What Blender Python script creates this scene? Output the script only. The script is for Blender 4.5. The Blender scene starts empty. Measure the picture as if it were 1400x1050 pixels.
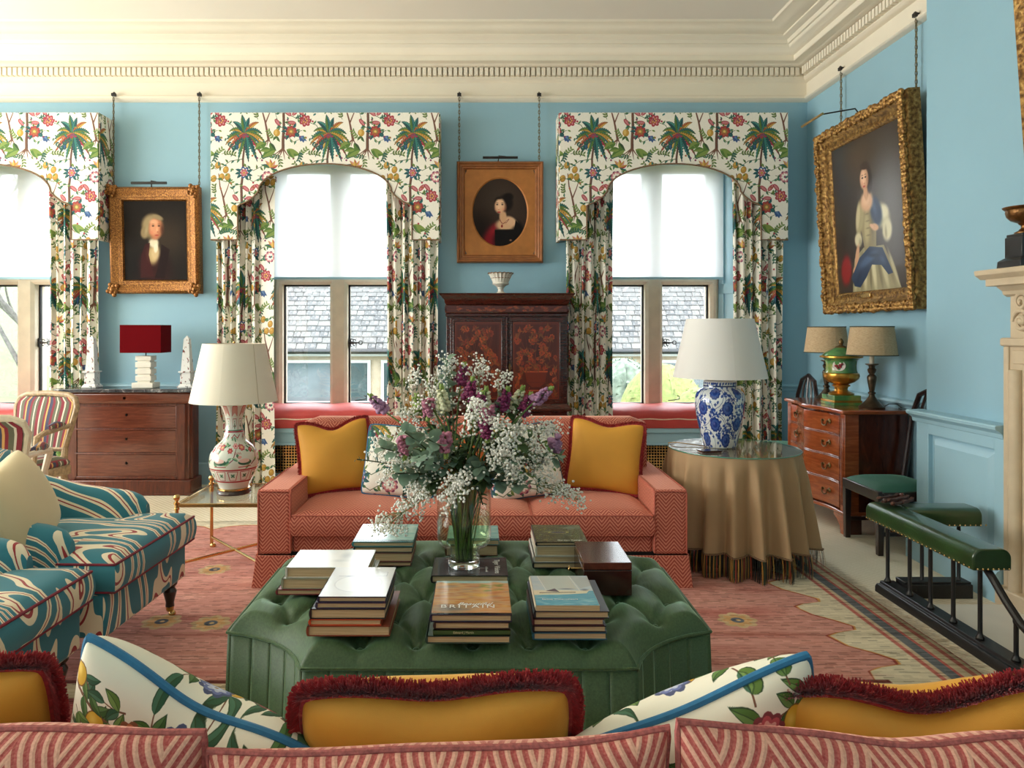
import bpy, math, random
import numpy as np
from mathutils import Vector, Matrix
random.seed(7)
rng = np.random.default_rng(7)
PI = math.pi
scene = bpy.context.scene
COL = scene.collection
# ------------------------------------------------------------ camera
CAM_Z = 1.45
cam_data = bpy.data.cameras.new('camera')
cam_data.sensor_width = 36.0
cam_data.lens = 36.0 * 1000 / 1400
cam_data.shift_x = 46 / 1400
cam_data.shift_y = -75 / 1400
cam_data.clip_start = 0.05
cam_data.clip_end = 300
cam = bpy.data.objects.new('camera', cam_data)
cam.location = (0, 0, CAM_Z)
cam.rotation_euler = (PI / 2, 0, 0)
COL.objects.link(cam)
scene.camera = cam
# ------------------------------------------------------------ view, world, lights
scene.view_settings.view_transform = 'Standard'
scene.view_settings.look = 'None'
scene.view_settings.gamma = 1.0
scene.view_settings.use_curve_mapping = False
scene.view_settings.exposure = 0.78
scene.cycles.max_bounces = 10
scene.cycles.diffuse_bounces = 5
scene.cycles.glossy_bounces = 4
scene.cycles.transmission_bounces = 10
scene.cycles.transparent_max_bounces = 16
scene.cycles.caustics_reflective = False
scene.cycles.caustics_refractive = False
scene.cycles.sample_clamp_indirect = 6.0
world = bpy.data.worlds.new('overcast_sky')
scene.world = world
world.use_nodes = True
wn = world.node_tree
wn.nodes['Background'].inputs[0].default_value = (0.86, 0.93, 1.0, 1)
wn.nodes['Background'].inputs[1].default_value = 5.8

def area(name, loc, rot, sx, sy, power, color):
    d = bpy.data.lights.new(name, 'AREA')
    d.shape = 'RECTANGLE'; d.size = sx; d.size_y = sy
    d.energy = power; d.color = color
    o = bpy.data.objects.new(name, d)
    o.location = loc; o.rotation_euler = rot
    COL.objects.link(o)
    return o
# daylight of the windows in the left-hand wall, plus weak fill added behind the camera
area('daylight_left', (-8.3, 3.2, 2.2), (0, math.radians(-90), 0), 2.9, 6.0, 390, (1.0, 0.965, 0.91))
area('fill_behind', (-0.5, -2.6, 3.2), (math.radians(84), 0, 0), 6.0, 1.4, 9, (1.0, 0.95, 0.87))

# ------------------------------------------------------------ helpers
def lin(c):
    r = []
    for x in c[:3]:
        x = x / 255.0
        r.append(x / 12.92 if x <= 0.04045 else ((x + 0.055) / 1.055) ** 2.4)
    return (r[0], r[1], r[2], 1.0)

def W(px, py, Y):
    return ((px - 654) / 1000 * Y, Y, CAM_Z - (py - 450) / 1000 * Y)
def WX(px, Y): return (px - 654) / 1000 * Y
def WZ(py, Y): return CAM_Z - (py - 450) / 1000 * Y

class B:
    """collects vertices and faces of one mesh"""
    def __init__(s):
        s.v = []; s.f = []; s.uv = {}
    def add(s, vs, fs, uvs=None):
        n = len(s.v); s.v.extend([tuple(p) for p in vs])
        for k, f in enumerate(fs):
            if uvs is not None:
                s.uv[len(s.f)] = [uvs[i] for i in f]
            s.f.append(tuple(i + n for i in f))
        return s
    def box(s, x0, x1, y0, y1, z0, z1):
        s.add([(x0,y0,z0),(x1,y0,z0),(x1,y1,z0),(x0,y1,z0),(x0,y0,z1),(x1,y0,z1),(x1,y1,z1),(x0,y1,z1)],
              [(0,3,2,1),(4,5,6,7),(0,1,5,4),(1,2,6,5),(2,3,7,6),(3,0,4,7)])
        return s
    def taper(s, x, y, z0, z1, w0, d0, w1, d1, ox=0, oy=0):
        """tapered bar: bottom (w0,d0) at z0, top (w1,d1) at z1, top shifted by ox, oy"""
        a, b, c, d = w0/2, d0/2, w1/2, d1/2
        s.add([(x-a,y-b,z0),(x+a,y-b,z0),(x+a,y+b,z0),(x-a,y+b,z0),
               (x+ox-c,y+oy-d,z1),(x+ox+c,y+oy-d,z1),(x+ox+c,y+oy+d,z1),(x+ox-c,y+oy+d,z1)],
              [(0,3,2,1),(4,5,6,7),(0,1,5,4),(1,2,6,5),(2,3,7,6),(3,0,4,7)])
        return s
    def lathe(s, prof, n=24, c=(0,0,0), caps=True, mod=None, sx=1, sy=1, uvr=False):
        """prof: list of (r, z)"""
        m = len(prof); vs = []; uvs = []
        L = [0]
        for i in range(1, m): L.append(L[-1] + math.hypot(prof[i][0]-prof[i-1][0], prof[i][1]-prof[i-1][1]))
        for i, (r, z) in enumerate(prof):
            for k in range(n + 1):
                a = 2*PI*k/n
                rr = r if mod is None else mod(r, z, a, i)
                vs.append((c[0]+rr*math.sin(a)*sx, c[1]-rr*math.cos(a)*sy, c[2]+z))
                uvs.append((k/n, L[i]/max(L[-1],1e-6)))
        fs = []
        w = n + 1
        for i in range(m-1):
            for k in range(n):
                fs.append((i*w+k, i*w+k+1, (i+1)*w+k+1, (i+1)*w+k))
        s.add(vs, fs, uvs)
        if caps:
            for i, rev in ((0, True), (m-1, False)):
                if prof[i][0] > 1e-4:
                    b = len(s.v); ring = [vs[i*w+k] for k in range(n)]
                    s.v.extend(ring); f = list(range(b, b+n))
                    s.f.append(tuple(f[::-1] if rev else f))
        return s
    def tube(s, path, r, n=8, closed=False, caps=True):
        P = [Vector(p) for p in path]; m = len(P)
        rs = r if isinstance(r, (list, tuple)) else [r]*m
        vs = []; prev = None
        for i in range(m):
            if closed: t = P[(i+1) % m] - P[i-1]
            else: t = P[min(i+1, m-1)] - P[max(i-1, 0)]
            if t.length < 1e-9: t = Vector((0,0,1))
            t.normalize()
            if prev is None:
                u = t.orthogonal().normalized()
            else:
                u = prev - t * prev.dot(t)
                u = u.normalized() if u.length > 1e-6 else t.orthogonal().normalized()
            prev = u; w = t.cross(u)
            for k in range(n):
                a = 2*PI*k/n
                vs.append(P[i] + (u*math.cos(a) + w*math.sin(a))*rs[i])
        fs = []
        for i in range(m if closed else m-1):
            j = (i+1) % m
            for k in range(n):
                k2 = (k+1) % n
                fs.append((i*n+k, i*n+k2, j*n+k2, j*n+k))
        if not closed and caps:
            fs.append(tuple(range(n))[::-1]); fs.append(tuple((m-1)*n+k for k in range(n)))
        s.add(vs, fs); return s
    def grid(s, fn, nu, nv, uvs=True, flip=False, us=1, vs_=1):
        vs = []; uv = []
        for j in range(nv+1):
            for i in range(nu+1):
                u, v = i/nu, j/nv
                vs.append(fn(u, v)); uv.append((u*us, v*vs_))
        w = nu+1; fs = []
        for j in range(nv):
            for i in range(nu):
                q = (j*w+i, j*w+i+1, (j+1)*w+i+1, (j+1)*w+i)
                fs.append(q[::-1] if flip else q)
        s.add(vs, fs, uv if uvs else None); return s
    def prism(s, poly, axis, a, b):
        """poly extruded along axis ('x','y','z') from a to b; poly given in the two other axes in order"""
        n = len(poly)
        def P(p, t):
            if axis == 'x': return (t, p[0], p[1])
            if axis == 'y': return (p[0], t, p[1])
            return (p[0], p[1], t)
        vs = [P(p, a) for p in poly] + [P(p, b) for p in poly]
        fs = [tuple(range(n))[::-1], tuple(range(n, 2*n))]
        for i in range(n):
            j = (i+1) % n
            fs.append((i, j, n+j, n+i))
        s.add(vs, fs); return s
    def ball(s, c, r, n=10, m=6, sz=1.0):
        prof = [(r*math.sin(PI*i/m), -r*sz*math.cos(PI*i/m)) for i in range(m+1)]
        prof[0] = (1e-5, prof[0][1]); prof[-1] = (1e-5, prof[-1][1])
        return s.lathe(prof, n, c, caps=False)
    def xf(s, M):
        s.v = [tuple(M @ Vector(p)) for p in s.v]; return s

def boxuv(me, explicit, scale=1.0):
    nl = len(me.loops)
    if nl == 0: return
    uvl = me.uv_layers.new(name='UVMap')
    co = np.empty(len(me.vertices)*3, np.float32); me.vertices.foreach_get('co', co); co = co.reshape(-1, 3)
    vi = np.empty(nl, np.int32); me.loops.foreach_get('vertex_index', vi)
    npoly = len(me.polygons)
    nor = np.empty(npoly*3, np.float32); me.polygons.foreach_get('normal', nor); nor = np.abs(nor.reshape(-1, 3))
    lt = np.empty(npoly, np.int32); me.polygons.foreach_get('loop_total', lt)
    ls = np.empty(npoly, np.int32); me.polygons.foreach_get('loop_start', ls)
    ax = np.argmax(nor + np.array([0.0, 0.02, 0.01]), axis=1)
    la = np.repeat(ax, lt); P = co[vi]
    uv = np.empty((nl, 2), np.float32)
    for a, (i, j) in enumerate(((1, 2), (0, 2), (0, 1))):
        k = la == a
        uv[k, 0] = P[k, i]; uv[k, 1] = P[k, j]
    uv *= scale
    for f, q in explicit.items():
        for t in range(len(q)):
            uv[ls[f]+t] = q[t]
    uvl.data.foreach_set('uv', uv.ravel())

def obj(name, b, mat, parent=None, smooth=35, world=False, bevel=0, seg=2, recalc=True, solid=0, subdiv=0, label=None):
    me = bpy.data.meshes.new(name)
    vs = b.v
    if world and parent is not None:
        L = Vector(parent.location); M = (Matrix.Translation(L) @ parent.rotation_euler.to_matrix().to_4x4()).inverted()
        pp = parent.parent
        while pp is not None:
            M = M @ (Matrix.Translation(pp.location) @ pp.rotation_euler.to_matrix().to_4x4()).inverted()
            pp = pp.parent
        vs = [tuple(M @ Vector(p)) for p in vs]
    me.from_pydata(vs, [], b.f)
    if recalc:
        import bmesh
        bm = bmesh.new(); bm.from_mesh(me)
        bmesh.ops.recalc_face_normals(bm, faces=bm.faces[:])
        ex = None
        bm.to_mesh(me); bm.free()
        # face corner order may flip, so explicit UVs are matched again by vertex
        ex = {}
        for f, q in b.uv.items():
            d = {vi: q[t] for t, vi in enumerate(b.f[f])}
            ex[f] = [d[vi] for vi in me.polygons[f].vertices]
    else:
        ex = b.uv
    boxuv(me, ex)
    if smooth:
        me.polygons.foreach_set('use_smooth', np.ones(len(me.polygons), bool))
        me.set_sharp_from_angle(angle=math.radians(smooth))
    if mat is not None: me.materials.append(mat.m if isinstance(mat, NT) else mat)
    o = bpy.data.objects.new(name, me)
    COL.objects.link(o)
    if parent is not None: o.parent = parent
    if solid:
        m = o.modifiers.new('solid', 'SOLIDIFY'); m.thickness = solid; m.offset = 0
    if bevel:
        m = o.modifiers.new('bevel', 'BEVEL'); m.width = bevel; m.segments = seg; m.limit_method = 'ANGLE'; m.angle_limit = math.radians(40)
        m.harden_normals = False
    if subdiv:
        m = o.modifiers.new('sub', 'SUBSURF'); m.levels = subdiv; m.render_levels = subdiv
    if label: o['label'] = label
    return o

def tag(o, label, cat, group=None, kind=None):
    o['label'] = label; o['category'] = cat
    if group: o['group'] = group
    if kind: o['kind'] = kind
    return o
def thing(name, label, cat, loc=(0,0,0), rotz=0, group=None, rot=None):
    o = bpy.data.objects.new(name, None); COL.objects.link(o)
    o.empty_display_size = 0.1
    o.location = loc; o.rotation_euler = rot if rot else (0, 0, rotz)
    return tag(o, label, cat, group)
def struct(name, b, mat, parent=None, **k):
    o = obj(name, b, mat, parent, **k)
    if parent is None: o['kind'] = 'structure'
    return o
def sroot(name, loc=(0,0,0)):
    o = bpy.data.objects.new(name, None); COL.objects.link(o); o.location = loc; o['kind'] = 'structure'; return o
def dup(root, loc=None, rotz=None, label=None, rot=None):
    kids = {}
    for c in bpy.data.objects:
        if c.parent is not None: kids.setdefault(c.parent.name, []).append(c)
    def rec(o, par):
        c = o.copy(); COL.objects.link(c)
        if par is not None: c.parent = par
        for ch in kids.get(o.name, []): rec(ch, c)
        return c
    r = rec(root, None)
    if loc is not None: r.location = loc
    if rotz is not None: r.rotation_euler = (0, 0, rotz)
    if rot is not None: r.rotation_euler = rot
    if label: r['label'] = label
    return r
def share(o, parent, name=None):
    c = o.copy(); COL.objects.link(c); c.parent = parent
    return c

# ------------------------------------------------------------ materials
class NT:
    def __init__(s, name):
        s.m = bpy.data.materials.new(name); s.m.use_nodes = True
        s.t = s.m.node_tree; s.p = s.t.nodes['Principled BSDF']; s.out = s.t.nodes['Material Output']
    def n(s, typ, **kw):
        x = s.t.nodes.new(typ)
        for k, v in kw.items(): setattr(x, k, v)
        return x
    def l(s, a, b): s.t.links.new(a, b)
    def val(s, x, sock):
        if isinstance(x, (int, float)): sock.default_value = x
        elif isinstance(x, tuple): sock.default_value = x
        else: s.l(x, sock)
    def math(s, op, a, b=0.0, c=None):
        x = s.n('ShaderNodeMath', operation=op)
        s.val(a, x.inputs[0]); s.val(b, x.inputs[1])
        if c is not None: s.val(c, x.inputs[2])
        return x.outputs[0]
    def mix(s, f, a, b, mode='MIX'):
        x = s.n('ShaderNodeMix', data_type='RGBA', blend_type=mode)
        s.val(f, x.inputs[0]); s.val(a, x.inputs[6]); s.val(b, x.inputs[7])
        return x.outputs[2]
    def coord(s, which='Object', scale=(1,1,1), rot=(0,0,0), loc=(0,0,0)):
        tc = s.n('ShaderNodeTexCoord'); mp = s.n('ShaderNodeMapping')
        mp.inputs['Scale'].default_value = scale; mp.inputs['Rotation'].default_value = rot; mp.inputs['Location'].default_value = loc
        s.l(tc.outputs[which], mp.inputs[0]); return mp.outputs[0]
    def noise(s, vec, scale=5, detail=3, rough=0.5, dist=0.0):
        x = s.n('ShaderNodeTexNoise'); x.inputs['Scale'].default_value = scale; x.inputs['Detail'].default_value = detail
        x.inputs['Roughness'].default_value = rough; x.inputs['Distortion'].default_value = dist
        if vec is not None: s.l(vec, x.inputs['Vector'])
        return x.outputs['Fac']
    def ramp(s, f, stops, interp='LINEAR'):
        x = s.n('ShaderNodeValToRGB'); x.color_ramp.interpolation = interp
        e = x.color_ramp.elements
        while len(e) < len(stops): e.new(0.5)
        for i, (p, c) in enumerate(stops): e[i].position = p; e[i].color = c
        s.l(f, x.inputs[0]); return x.outputs[0]
    def bump(s, h, strength=0.3, dist=0.01):
        x = s.n('ShaderNodeBump'); x.inputs['Strength'].default_value = strength; x.inputs['Distance'].default_value = dist
        s.l(h, x.inputs['Height']); s.l(x.outputs[0], s.p.inputs['Normal'])
    def set(s, **kw):
        names = dict(rough='Roughness', metal='Metallic', coat='Coat Weight', coatr='Coat Roughness', sheen='Sheen Weight', sheenr='Sheen Roughness',
                     trans='Transmission Weight', ior='IOR', spec='Specular IOR Level', alpha='Alpha', sheent='Sheen Tint')
        for k, v in kw.items():
            s.val(v, s.p.inputs[names[k]])
        return s
    def base(s, c): s.val(c, s.p.inputs['Base Color']); return s

def plain(name, c, rough=0.6, var=0.06, scale=6, metal=0.0, bump=0.0, bscale=120, coord='Object', **kw):
    m = NT(name); v = m.coord(coord)
    c = lin(c)
    d = tuple(x*(1-var*2) for x in c[:3]) + (1,); e = tuple(min(1, x*(1+var)) for x in c[:3]) + (1,)
    m.base(m.ramp(m.noise(v, scale, 4), [(0.3, d), (0.7, e)]))
    m.set(rough=rough, metal=metal, **kw)
    if bump: m.bump(m.noise(v, bscale, 3), bump, 0.004)
    return m.m
def wood(name, c1, c2, rough=0.32, scale=(2, 2, 18), coat=0.25, coord='Object'):
    m = NT(name); v = m.coord(coord, scale)
    f = m.noise(v, 3.0, 6, 0.6, 0.8)
    m.base(m.ramp(f, [(0.28, lin(c1)), (0.55, lin(tuple((a+b)/2 for a, b in zip(c1, c2)))), (0.78, lin(c2))]))
    m.set(rough=rough, coat=coat, coatr=0.12); return m.m
def velvet(name, c, sheen=0.6, rough=0.8, var=0.1, tint=None, scale=5):
    m = NT(name); v = m.coord('Object')
    c1 = lin(c)
    m.base(m.ramp(m.noise(v, scale, 3), [(0.3, tuple(x*(1-var) for x in c1[:3])+(1,)), (0.7, tuple(min(1, x*(1+var)) for x in c1[:3])+(1,))]))
    m.set(rough=rough, sheen=sheen, sheenr=0.35)
    m.p.inputs['Sheen Tint'].default_value = lin(tint) if tint else lin(tuple(min(255, x*1.4+30) for x in c))
    m.bump(m.noise(v, 500, 2), 0.12, 0.002)
    return m.m
# ------------------------------------------------------------ painter: draws procedural prints into memory
class Cv:
    def __init__(s, w, h, bg, wrap=False):
        s.w, s.h, s.wrap = w, h, wrap
        s.a = np.empty((h, w, 3), np.float32); s.a[:] = np.array(bg, np.float32)
    def _blit(s, x0, y0, cov, col):
        """cov: coverage array placed with its top-left at x0,y0"""
        hh, ww = cov.shape
        col = np.asarray(col, np.float32)
        xs = [0] if not s.wrap else [-s.w, 0, s.w]
        ys = [0] if s.wrap in (False, 'x') else [-s.h, 0, s.h]
        for oy in ys:
            for ox in xs:
                X, Y = x0+ox, y0+oy
                a0, b0 = max(0, X), max(0, Y); a1, b1 = min(s.w, X+ww), min(s.h, Y+hh)
                if a0 >= a1 or b0 >= b1: continue
                c = cov[b0-Y:b1-Y, a0-X:a1-X, None]
                cc = col if col.ndim == 1 else col[b0-Y:b1-Y, a0-X:a1-X]
                s.a[b0:b1, a0:a1] += (cc - s.a[b0:b1, a0:a1]) * c
    def poly(s, pts, col, al=1.0):
        p = np.asarray(pts, np.float32)
        x0, y0 = np.floor(p.min(0)).astype(int) - 1; x1, y1 = np.ceil(p.max(0)).astype(int) + 2
        if x1-x0 > 3000 or y1-y0 > 3000: return
        cov = np.zeros((y1-y0, x1-x0), np.float32)
        for sx, sy in ((.25, .25), (.75, .25), (.25, .75), (.75, .75)):
            gx = np.arange(x0, x1)[None, :] + sx; gy = np.arange(y0, y1)[:, None] + sy
            ins = np.zeros(cov.shape, bool)
            q = np.roll(p, -1, 0)
            for (ax, ay), (bx, by) in zip(p, q):
                if ay == by: continue
                c = ((ay > gy) != (by > gy)) & (gx < (bx-ax)*(gy-ay)/(by-ay)+ax)
                ins ^= c
            cov += ins * .25
        s._blit(x0, y0, cov*al, col)
    def line(s, pts, wid, col, al=1.0):
        """stroke; wid may be (start, end)"""
        p = [(float(a), float(b)) for a, b in pts]
        if isinstance(wid, (int, float)): wid = (wid, wid)
        n = len(p); L = []; R = []
        for i in range(n):
            a = p[max(i-1, 0)]; b = p[min(i+1, n-1)]
            dx, dy = b[0]-a[0], b[1]-a[1]; d = math.hypot(dx, dy) or 1
            w = (wid[0] + (wid[1]-wid[0])*i/max(n-1, 1))/2
            L.append((p[i][0]-dy/d*w, p[i][1]+dx/d*w)); R.append((p[i][0]+dy/d*w, p[i][1]-dx/d*w))
        s.poly(L + R[::-1], col, al)
    def ell(s, x, y, rx, ry, col, al=1.0, rot=0, n=18):
        c, t = math.cos(rot), math.sin(rot)
        s.poly([(x+rx*math.cos(a)*c-ry*math.sin(a)*t, y+rx*math.cos(a)*t+ry*math.sin(a)*c) for a in [2*PI*i/n for i in range(n)]], col, al)
    def soft(s, x, y, rx, ry, col, al=1.0, rot=0, k=1.0):
        """soft brush dab: alpha falls off smoothly; k>1 = harder edge"""
        R = max(rx, ry); x0, y0 = int(x-R)-1, int(y-R)-1; n = int(2*R)+3
        gx = np.arange(x0, x0+n)[None, :]+.5-x; gy = np.arange(y0, y0+n)[:, None]+.5-y
        c, t = math.cos(rot), math.sin(rot)
        d = np.sqrt(((gx*c+gy*t)/rx)**2 + ((-gx*t+gy*c)/ry)**2)
        cov = np.clip((1-d)*k, 0, 1); cov = cov*cov*(3-2*cov)
        s._blit(x0, y0, cov.astype(np.float32)*al, col)
    def leaf(s, x, y, L, wd, ang, col, col2=None, vein=None, bend=0.15):
        """pointed leaf from (x,y) along ang, two-tone"""
        c, t = math.cos(ang), math.sin(ang)
        N = 7; A = []; M_ = []; C = []
        for i in range(N+1):
            u = i/N; h = wd/2*math.sin(PI*u**.8)*(1 if u < 1 else 0); b = bend*L*math.sin(PI*u)*.5
            A.append((u*L, b+h)); M_.append((u*L, b)); C.append((u*L, b-h))
        T = lambda q: [(x+a*c-b*t, y+a*t+b*c) for a, b in q]
        s.poly(T(A)+T(M_)[::-1], col)
        s.poly(T(C)+T(M_)[::-1], col2 or col)
        if vein: s.line(T(M_), max(1, wd*.06), vein)
    def flower(s, x, y, r, n, col, col2, cen, rot=0, cen_r=.3):
        for k in range(n):
            a = rot+2*PI*k/n
            s.ell(x+.6*r*math.cos(a), y+.6*r*math.sin(a), .48*r, .36*r, col, 1, a, 12)
        for k in range(n):
            a = rot+2*PI*k/n
            s.ell(x+.5*r*math.cos(a), y+.5*r*math.sin(a), .3*r, .2*r, col2, 1, a, 10)
        s.ell(x, y, cen_r*r, cen_r*r, cen)
    def noise(s, amp, cell=4, seed=1):
        g = np.random.default_rng(seed).normal(0, 1, (s.h//cell+2, s.w//cell+2)).astype(np.float32)
        big = np.kron(g, np.ones((cell, cell), np.float32))[:s.h, :s.w]
        s.a += big[..., None]*amp
    def image(s, name):
        im = bpy.data.images.new(name, s.w, s.h, alpha=False)
        px = np.ones((s.h, s.w, 4), np.float32)
        px[..., :3] = np.clip(s.a[::-1]/255.0, 0, 1)
        im.pixels.foreach_set(px.ravel()); im.update(); im.pack()
        return im

def printmat(name, im, scale=(1,1), coord='UV', rough=0.8, loc=(0,0), sheen=0.0, coat=0.0, ext='REPEAT', transl=0.0, bump=0.0, spec=0.5, weave=0, cubic=True):
    m = NT(name)
    v = m.coord(coord, (scale[0], scale[1], 1), loc=(loc[0], loc[1], 0))
    t = m.n('ShaderNodeTexImage', image=im, extension=ext)
    t.interpolation = 'Linear'
    m.l(v, t.inputs[0]); m.base(t.outputs[0]); m.set(rough=rough, sheen=sheen, coat=coat, coatr=0.05, spec=spec)
    if bump: m.bump(m.noise(m.coord('Object'), weave or 60, 3), bump, 0.004)
    if transl:
        tb = m.n('ShaderNodeBsdfTranslucent'); m.l(t.outputs[0], tb.inputs[0])
        mx = m.n('ShaderNodeMixShader'); mx.inputs[0].default_value = transl
        m.l(m.p.outputs[0], mx.inputs[1]); m.l(tb.outputs[0], mx.inputs[2]); m.l(mx.outputs[0], m.out.inputs[0])
    return m.m

TEAL = (24, 104, 104); TEAL2 = (40, 128, 118); DKT = (18, 78, 84); GRN = (84, 128, 46); GRN2 = (128, 156, 62); DKG = (50, 84, 44)
OCH = (206, 150, 44); OCH2 = (232, 186, 84); RUST = (186, 92, 46); RED = (178, 42, 58); PINK = (222, 138, 140); BRN = (122, 76, 56); DKB = (84, 52, 44)
PLUM = (140, 56, 96); BLUE = (46, 86, 150); CREAM = (246, 240, 224)

def paint_chintz():
    Wd, Hd = 512, 916; k = 512/403
    c = Cv(Wd, Hd, CREAM, wrap=True); R = random.Random(3)
    for (ox, oy) in ((250, 150), (250+Wd/2, 150+Hd/2)):
        P = lambda x, y: (ox+x*k, oy+y*k)
        def path(pts, wid, col): c.line([P(*q) for q in pts], wid if isinstance(wid, tuple) else (wid, wid), col)
        def lf(x, y, L, wd, deg, col, col2=None): X, Y = P(x, y); c.leaf(X, Y, L*k, wd*k, math.radians(deg), col, col2)
        # trunk and roots
        tr = [(0, 10), (-3, 60), (-10, 120), (-9, 180), (-18, 250), (-16, 320), (-20, 390), (-20, 440)]
        path(tr, (10, 18), DKB); path([(x-1.5, y) for x, y in tr], (5, 9), BRN)
        for dx, dy in ((-42, 30), (-24, 36), (8, 40), (34, 30), (-60, 22)):
            path([(-20, 430), (-20+dx*.5, 444+dy*.4), (-20+dx, 444+dy)], (9, 2), BRN)
        for dx, L, dg, w in ((-34, 78, 150, 36), (16, 70, 20, 36), (-60, 52, 172, 24), (30, 50, 60, 24)):
            lf(-20+dx, 436, L, w, dg, GRN, GRN2)
        # secondary tree
        t2 = [(-126, 190), (-120, 250), (-106, 300), (-96, 350), (-88, 395)]
        path(t2, (5, 15), BRN); path([(-104, 310), (-84, 260), (-70, 215)], (8, 3), BRN)
        for dx, dy in ((-26, 22), (-8, 28), (20, 24), (-44, 30)): path([(-90, 388), (-90+dx, 392+dy)], (8, 2), BRN)
        lf(-98, 404, 66, 34, 150, GRN2, GRN); lf(-84, 404, 50, 24, 50, GRN, DKG)
        # palm crown
        fr = [(-172, 92, 26, OCH, RUST), (-158, 92, 30, TEAL, GRN), (-140, 96, 26, GRN, OCH), (-122, 108, 30, TEAL2, DKT), (-98, 104, 30, TEAL, GRN), (-78, 96, 26, DKT, TEAL2), (-55, 112, 26, OCH, RUST),
              (-34, 96, 30, GRN, TEAL), (-12, 98, 28, OCH, GRN), (8, 96, 26, TEAL, OCH), (32, 96, 24, RED, GRN), (58, 108, 30, TEAL, DKT), (82, 116, 32, DKT, TEAL2), (108, 104, 28, TEAL2, GRN), (140, 86, 26, TEAL, DKT), (160, 92, 24, RUST, RED)]
        for dg, L, w, a, b in fr:
            an = math.radians(dg); sg = 1 if math.cos(an) > 0 else -1
            n = 9
            cl = []
            for i in range(n+1):
                u = i/n; drop = 26*u*u*abs(math.cos(an))
                cl.append((L*u*math.cos(an), L*u*math.sin(an)+drop))
            A_, C2 = [], []
            N = 22
            for i in range(N+1):
                u = i/N; drop = 30*u*u*abs(math.cos(an)); x, y = L*u*math.cos(an), (L*u*math.sin(an) if math.sin(an) > 0 else L*1.02*u*math.sin(an))+58*u*u*(.35+abs(math.cos(an)))-12*u
                dx_, dy_ = math.cos(an), math.sin(an)+(116*u*(.35+abs(math.cos(an)))-12)/L; q = math.hypot(dx_, dy_)
                wd = .44*w*math.sin(PI*min(1, .06+.94*u)**.75)**.8*(1.1 if i % 2 else .6)
                A_.append((x-dy_/q*wd, y+dx_/q*wd)); C2.append((x+dy_/q*wd, y-dx_/q*wd))
            mid = [((p[0]+r_[0])/2, (p[1]+r_[1])/2) for p, r_ in zip(A_, C2)]
            dk = tuple(v*.62 for v in a)
            c.poly([P(p[0]*1.04, p[1]*1.04) for p in A_+C2[::-1]], dk)
            c.poly([P(*p) for p in A_+mid[::-1]], a); c.poly([P(*p) for p in C2+mid[::-1]], b)
            path(mid, (3, 1.5), dk); path([(p[0]*.5+r_[0]*.5, p[1]*.5+r_[1]*.5) for p, r_ in zip(A_, mid)][3:-3], 2, tuple(min(255, v+40) for v in a))
        for q in range(7):
            X, Y = P(R.uniform(-13, 13), R.uniform(2, 24)); c.ell(X, Y, 7, 7, RED if q % 2 else PLUM)
        # bird on the trunk
        X, Y = P(-24, 58); c.leaf(X, Y-26, 58, 24, 1.9, BLUE, DKT); c.leaf(X+5, Y-20, 40, 12, 1.8, OCH2, OCH); c.ell(X+2, Y-26, 9, 9, RED)
        # sprigs
        def sprig(x, y, L, dg, n, col, col2, sz=17):
            an = math.radians(dg)
            pts = [(x+L*i/n*math.cos(an+.12*i/n*3), y+L*i/n*math.sin(an+.12*i/n*3)) for i in range(n+1)]
            path(pts, (3, 1.5), DKG)
            for i in range(1, n+1):
                d0 = dg+20*i/n
                lf(pts[i][0], pts[i][1], sz, 8, d0+48, col, col2); lf(pts[i][0], pts[i][1], sz, 8, d0-48, col2, col)
        for a in ((-150, 120, 60, -70, 5), (-112, 96, 60, -20, 5), (-165, 200, 60, 100, 5), (-100, 212, 40, 10, 4), (-136, 170, 40, 200, 3), (-140, 292, 44, -120, 4),
                  (70, 120, 54, -40, 5), (150, 180, 50, 60, 4), (60, 200, 50, 10, 4), (176, 110, 46, 170, 4), (40, 290, 44, -40, 4), (70, 345, 48, 160, 4), (-60, 385, 46, -150, 4), (110, 400, 50, 20, 4), (150, 420, 46, -60, 4), (64, 440, 46, 80, 4), (-40, 470, 40, 60, 3), (20, 330, 40, 40, 4)):
            sprig(*a, GRN if a[3] % 20 else DKG, TEAL if a[0] > 0 else GRN2)
        for x, y in ((-130, 150), (-92, 172), (-112, 206), (-150, 214), (-84, 205)):
            X, Y = P(x, y); c.ell(X, Y, 17, 22, (150, 98, 30), 1, .3); c.ell(X-1, Y-1, 15, 20, OCH, 1, .3); c.soft(X-4, Y-6, 12, 14, OCH2, .9)
        # twining stems
        for pts in ([(-10, 150), (40, 176), (90, 150), (120, 160)], [(-12, 200), (40, 230), (80, 205), (106, 206)], [(-16, 240), (-60, 250), (-46, 300)], [(-14, 260), (30, 280), (60, 296), (86, 298)], [(-18, 300), (10, 320), (18, 350)], [(-18, 330), (-50, 330), (-50, 350)], [(-20, 350), (30, 400), (73, 380)], [(-6, 120), (-70, 130), (-110, 160), (-130, 150)], [(120, 160), (160, 200), (190, 190)], [(86, 298), (140, 320), (170, 380)], [(-88, 230), (-150, 210), (-180, 240)]):
            path(pts, (4, 2), DKG)
            for (qx, qy), (rx_, ry_) in zip(pts, pts[1:]):
                for f_ in (.3, .7): lf(qx+(rx_-qx)*f_, qy+(ry_-qy)*f_, 22, 9, R.uniform(0, 360), R.choice((GRN, TEAL, DKG)), R.choice((GRN2, TEAL2, GRN)))
        # blooms
        X, Y = P(-5, 185); c.flower(X, Y, 34, 7, BLUE, CREAM, RED); c.flower(X, Y+2, 22, 6, RED, PINK, OCH)
        for dg in (-20, 20, 170, 200, 140, 60): lf(-5+16*math.cos(math.radians(dg)), 185+16*math.sin(math.radians(dg)), 28, 13, dg, TEAL, DKT)
        X, Y = P(120, 150)
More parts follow.
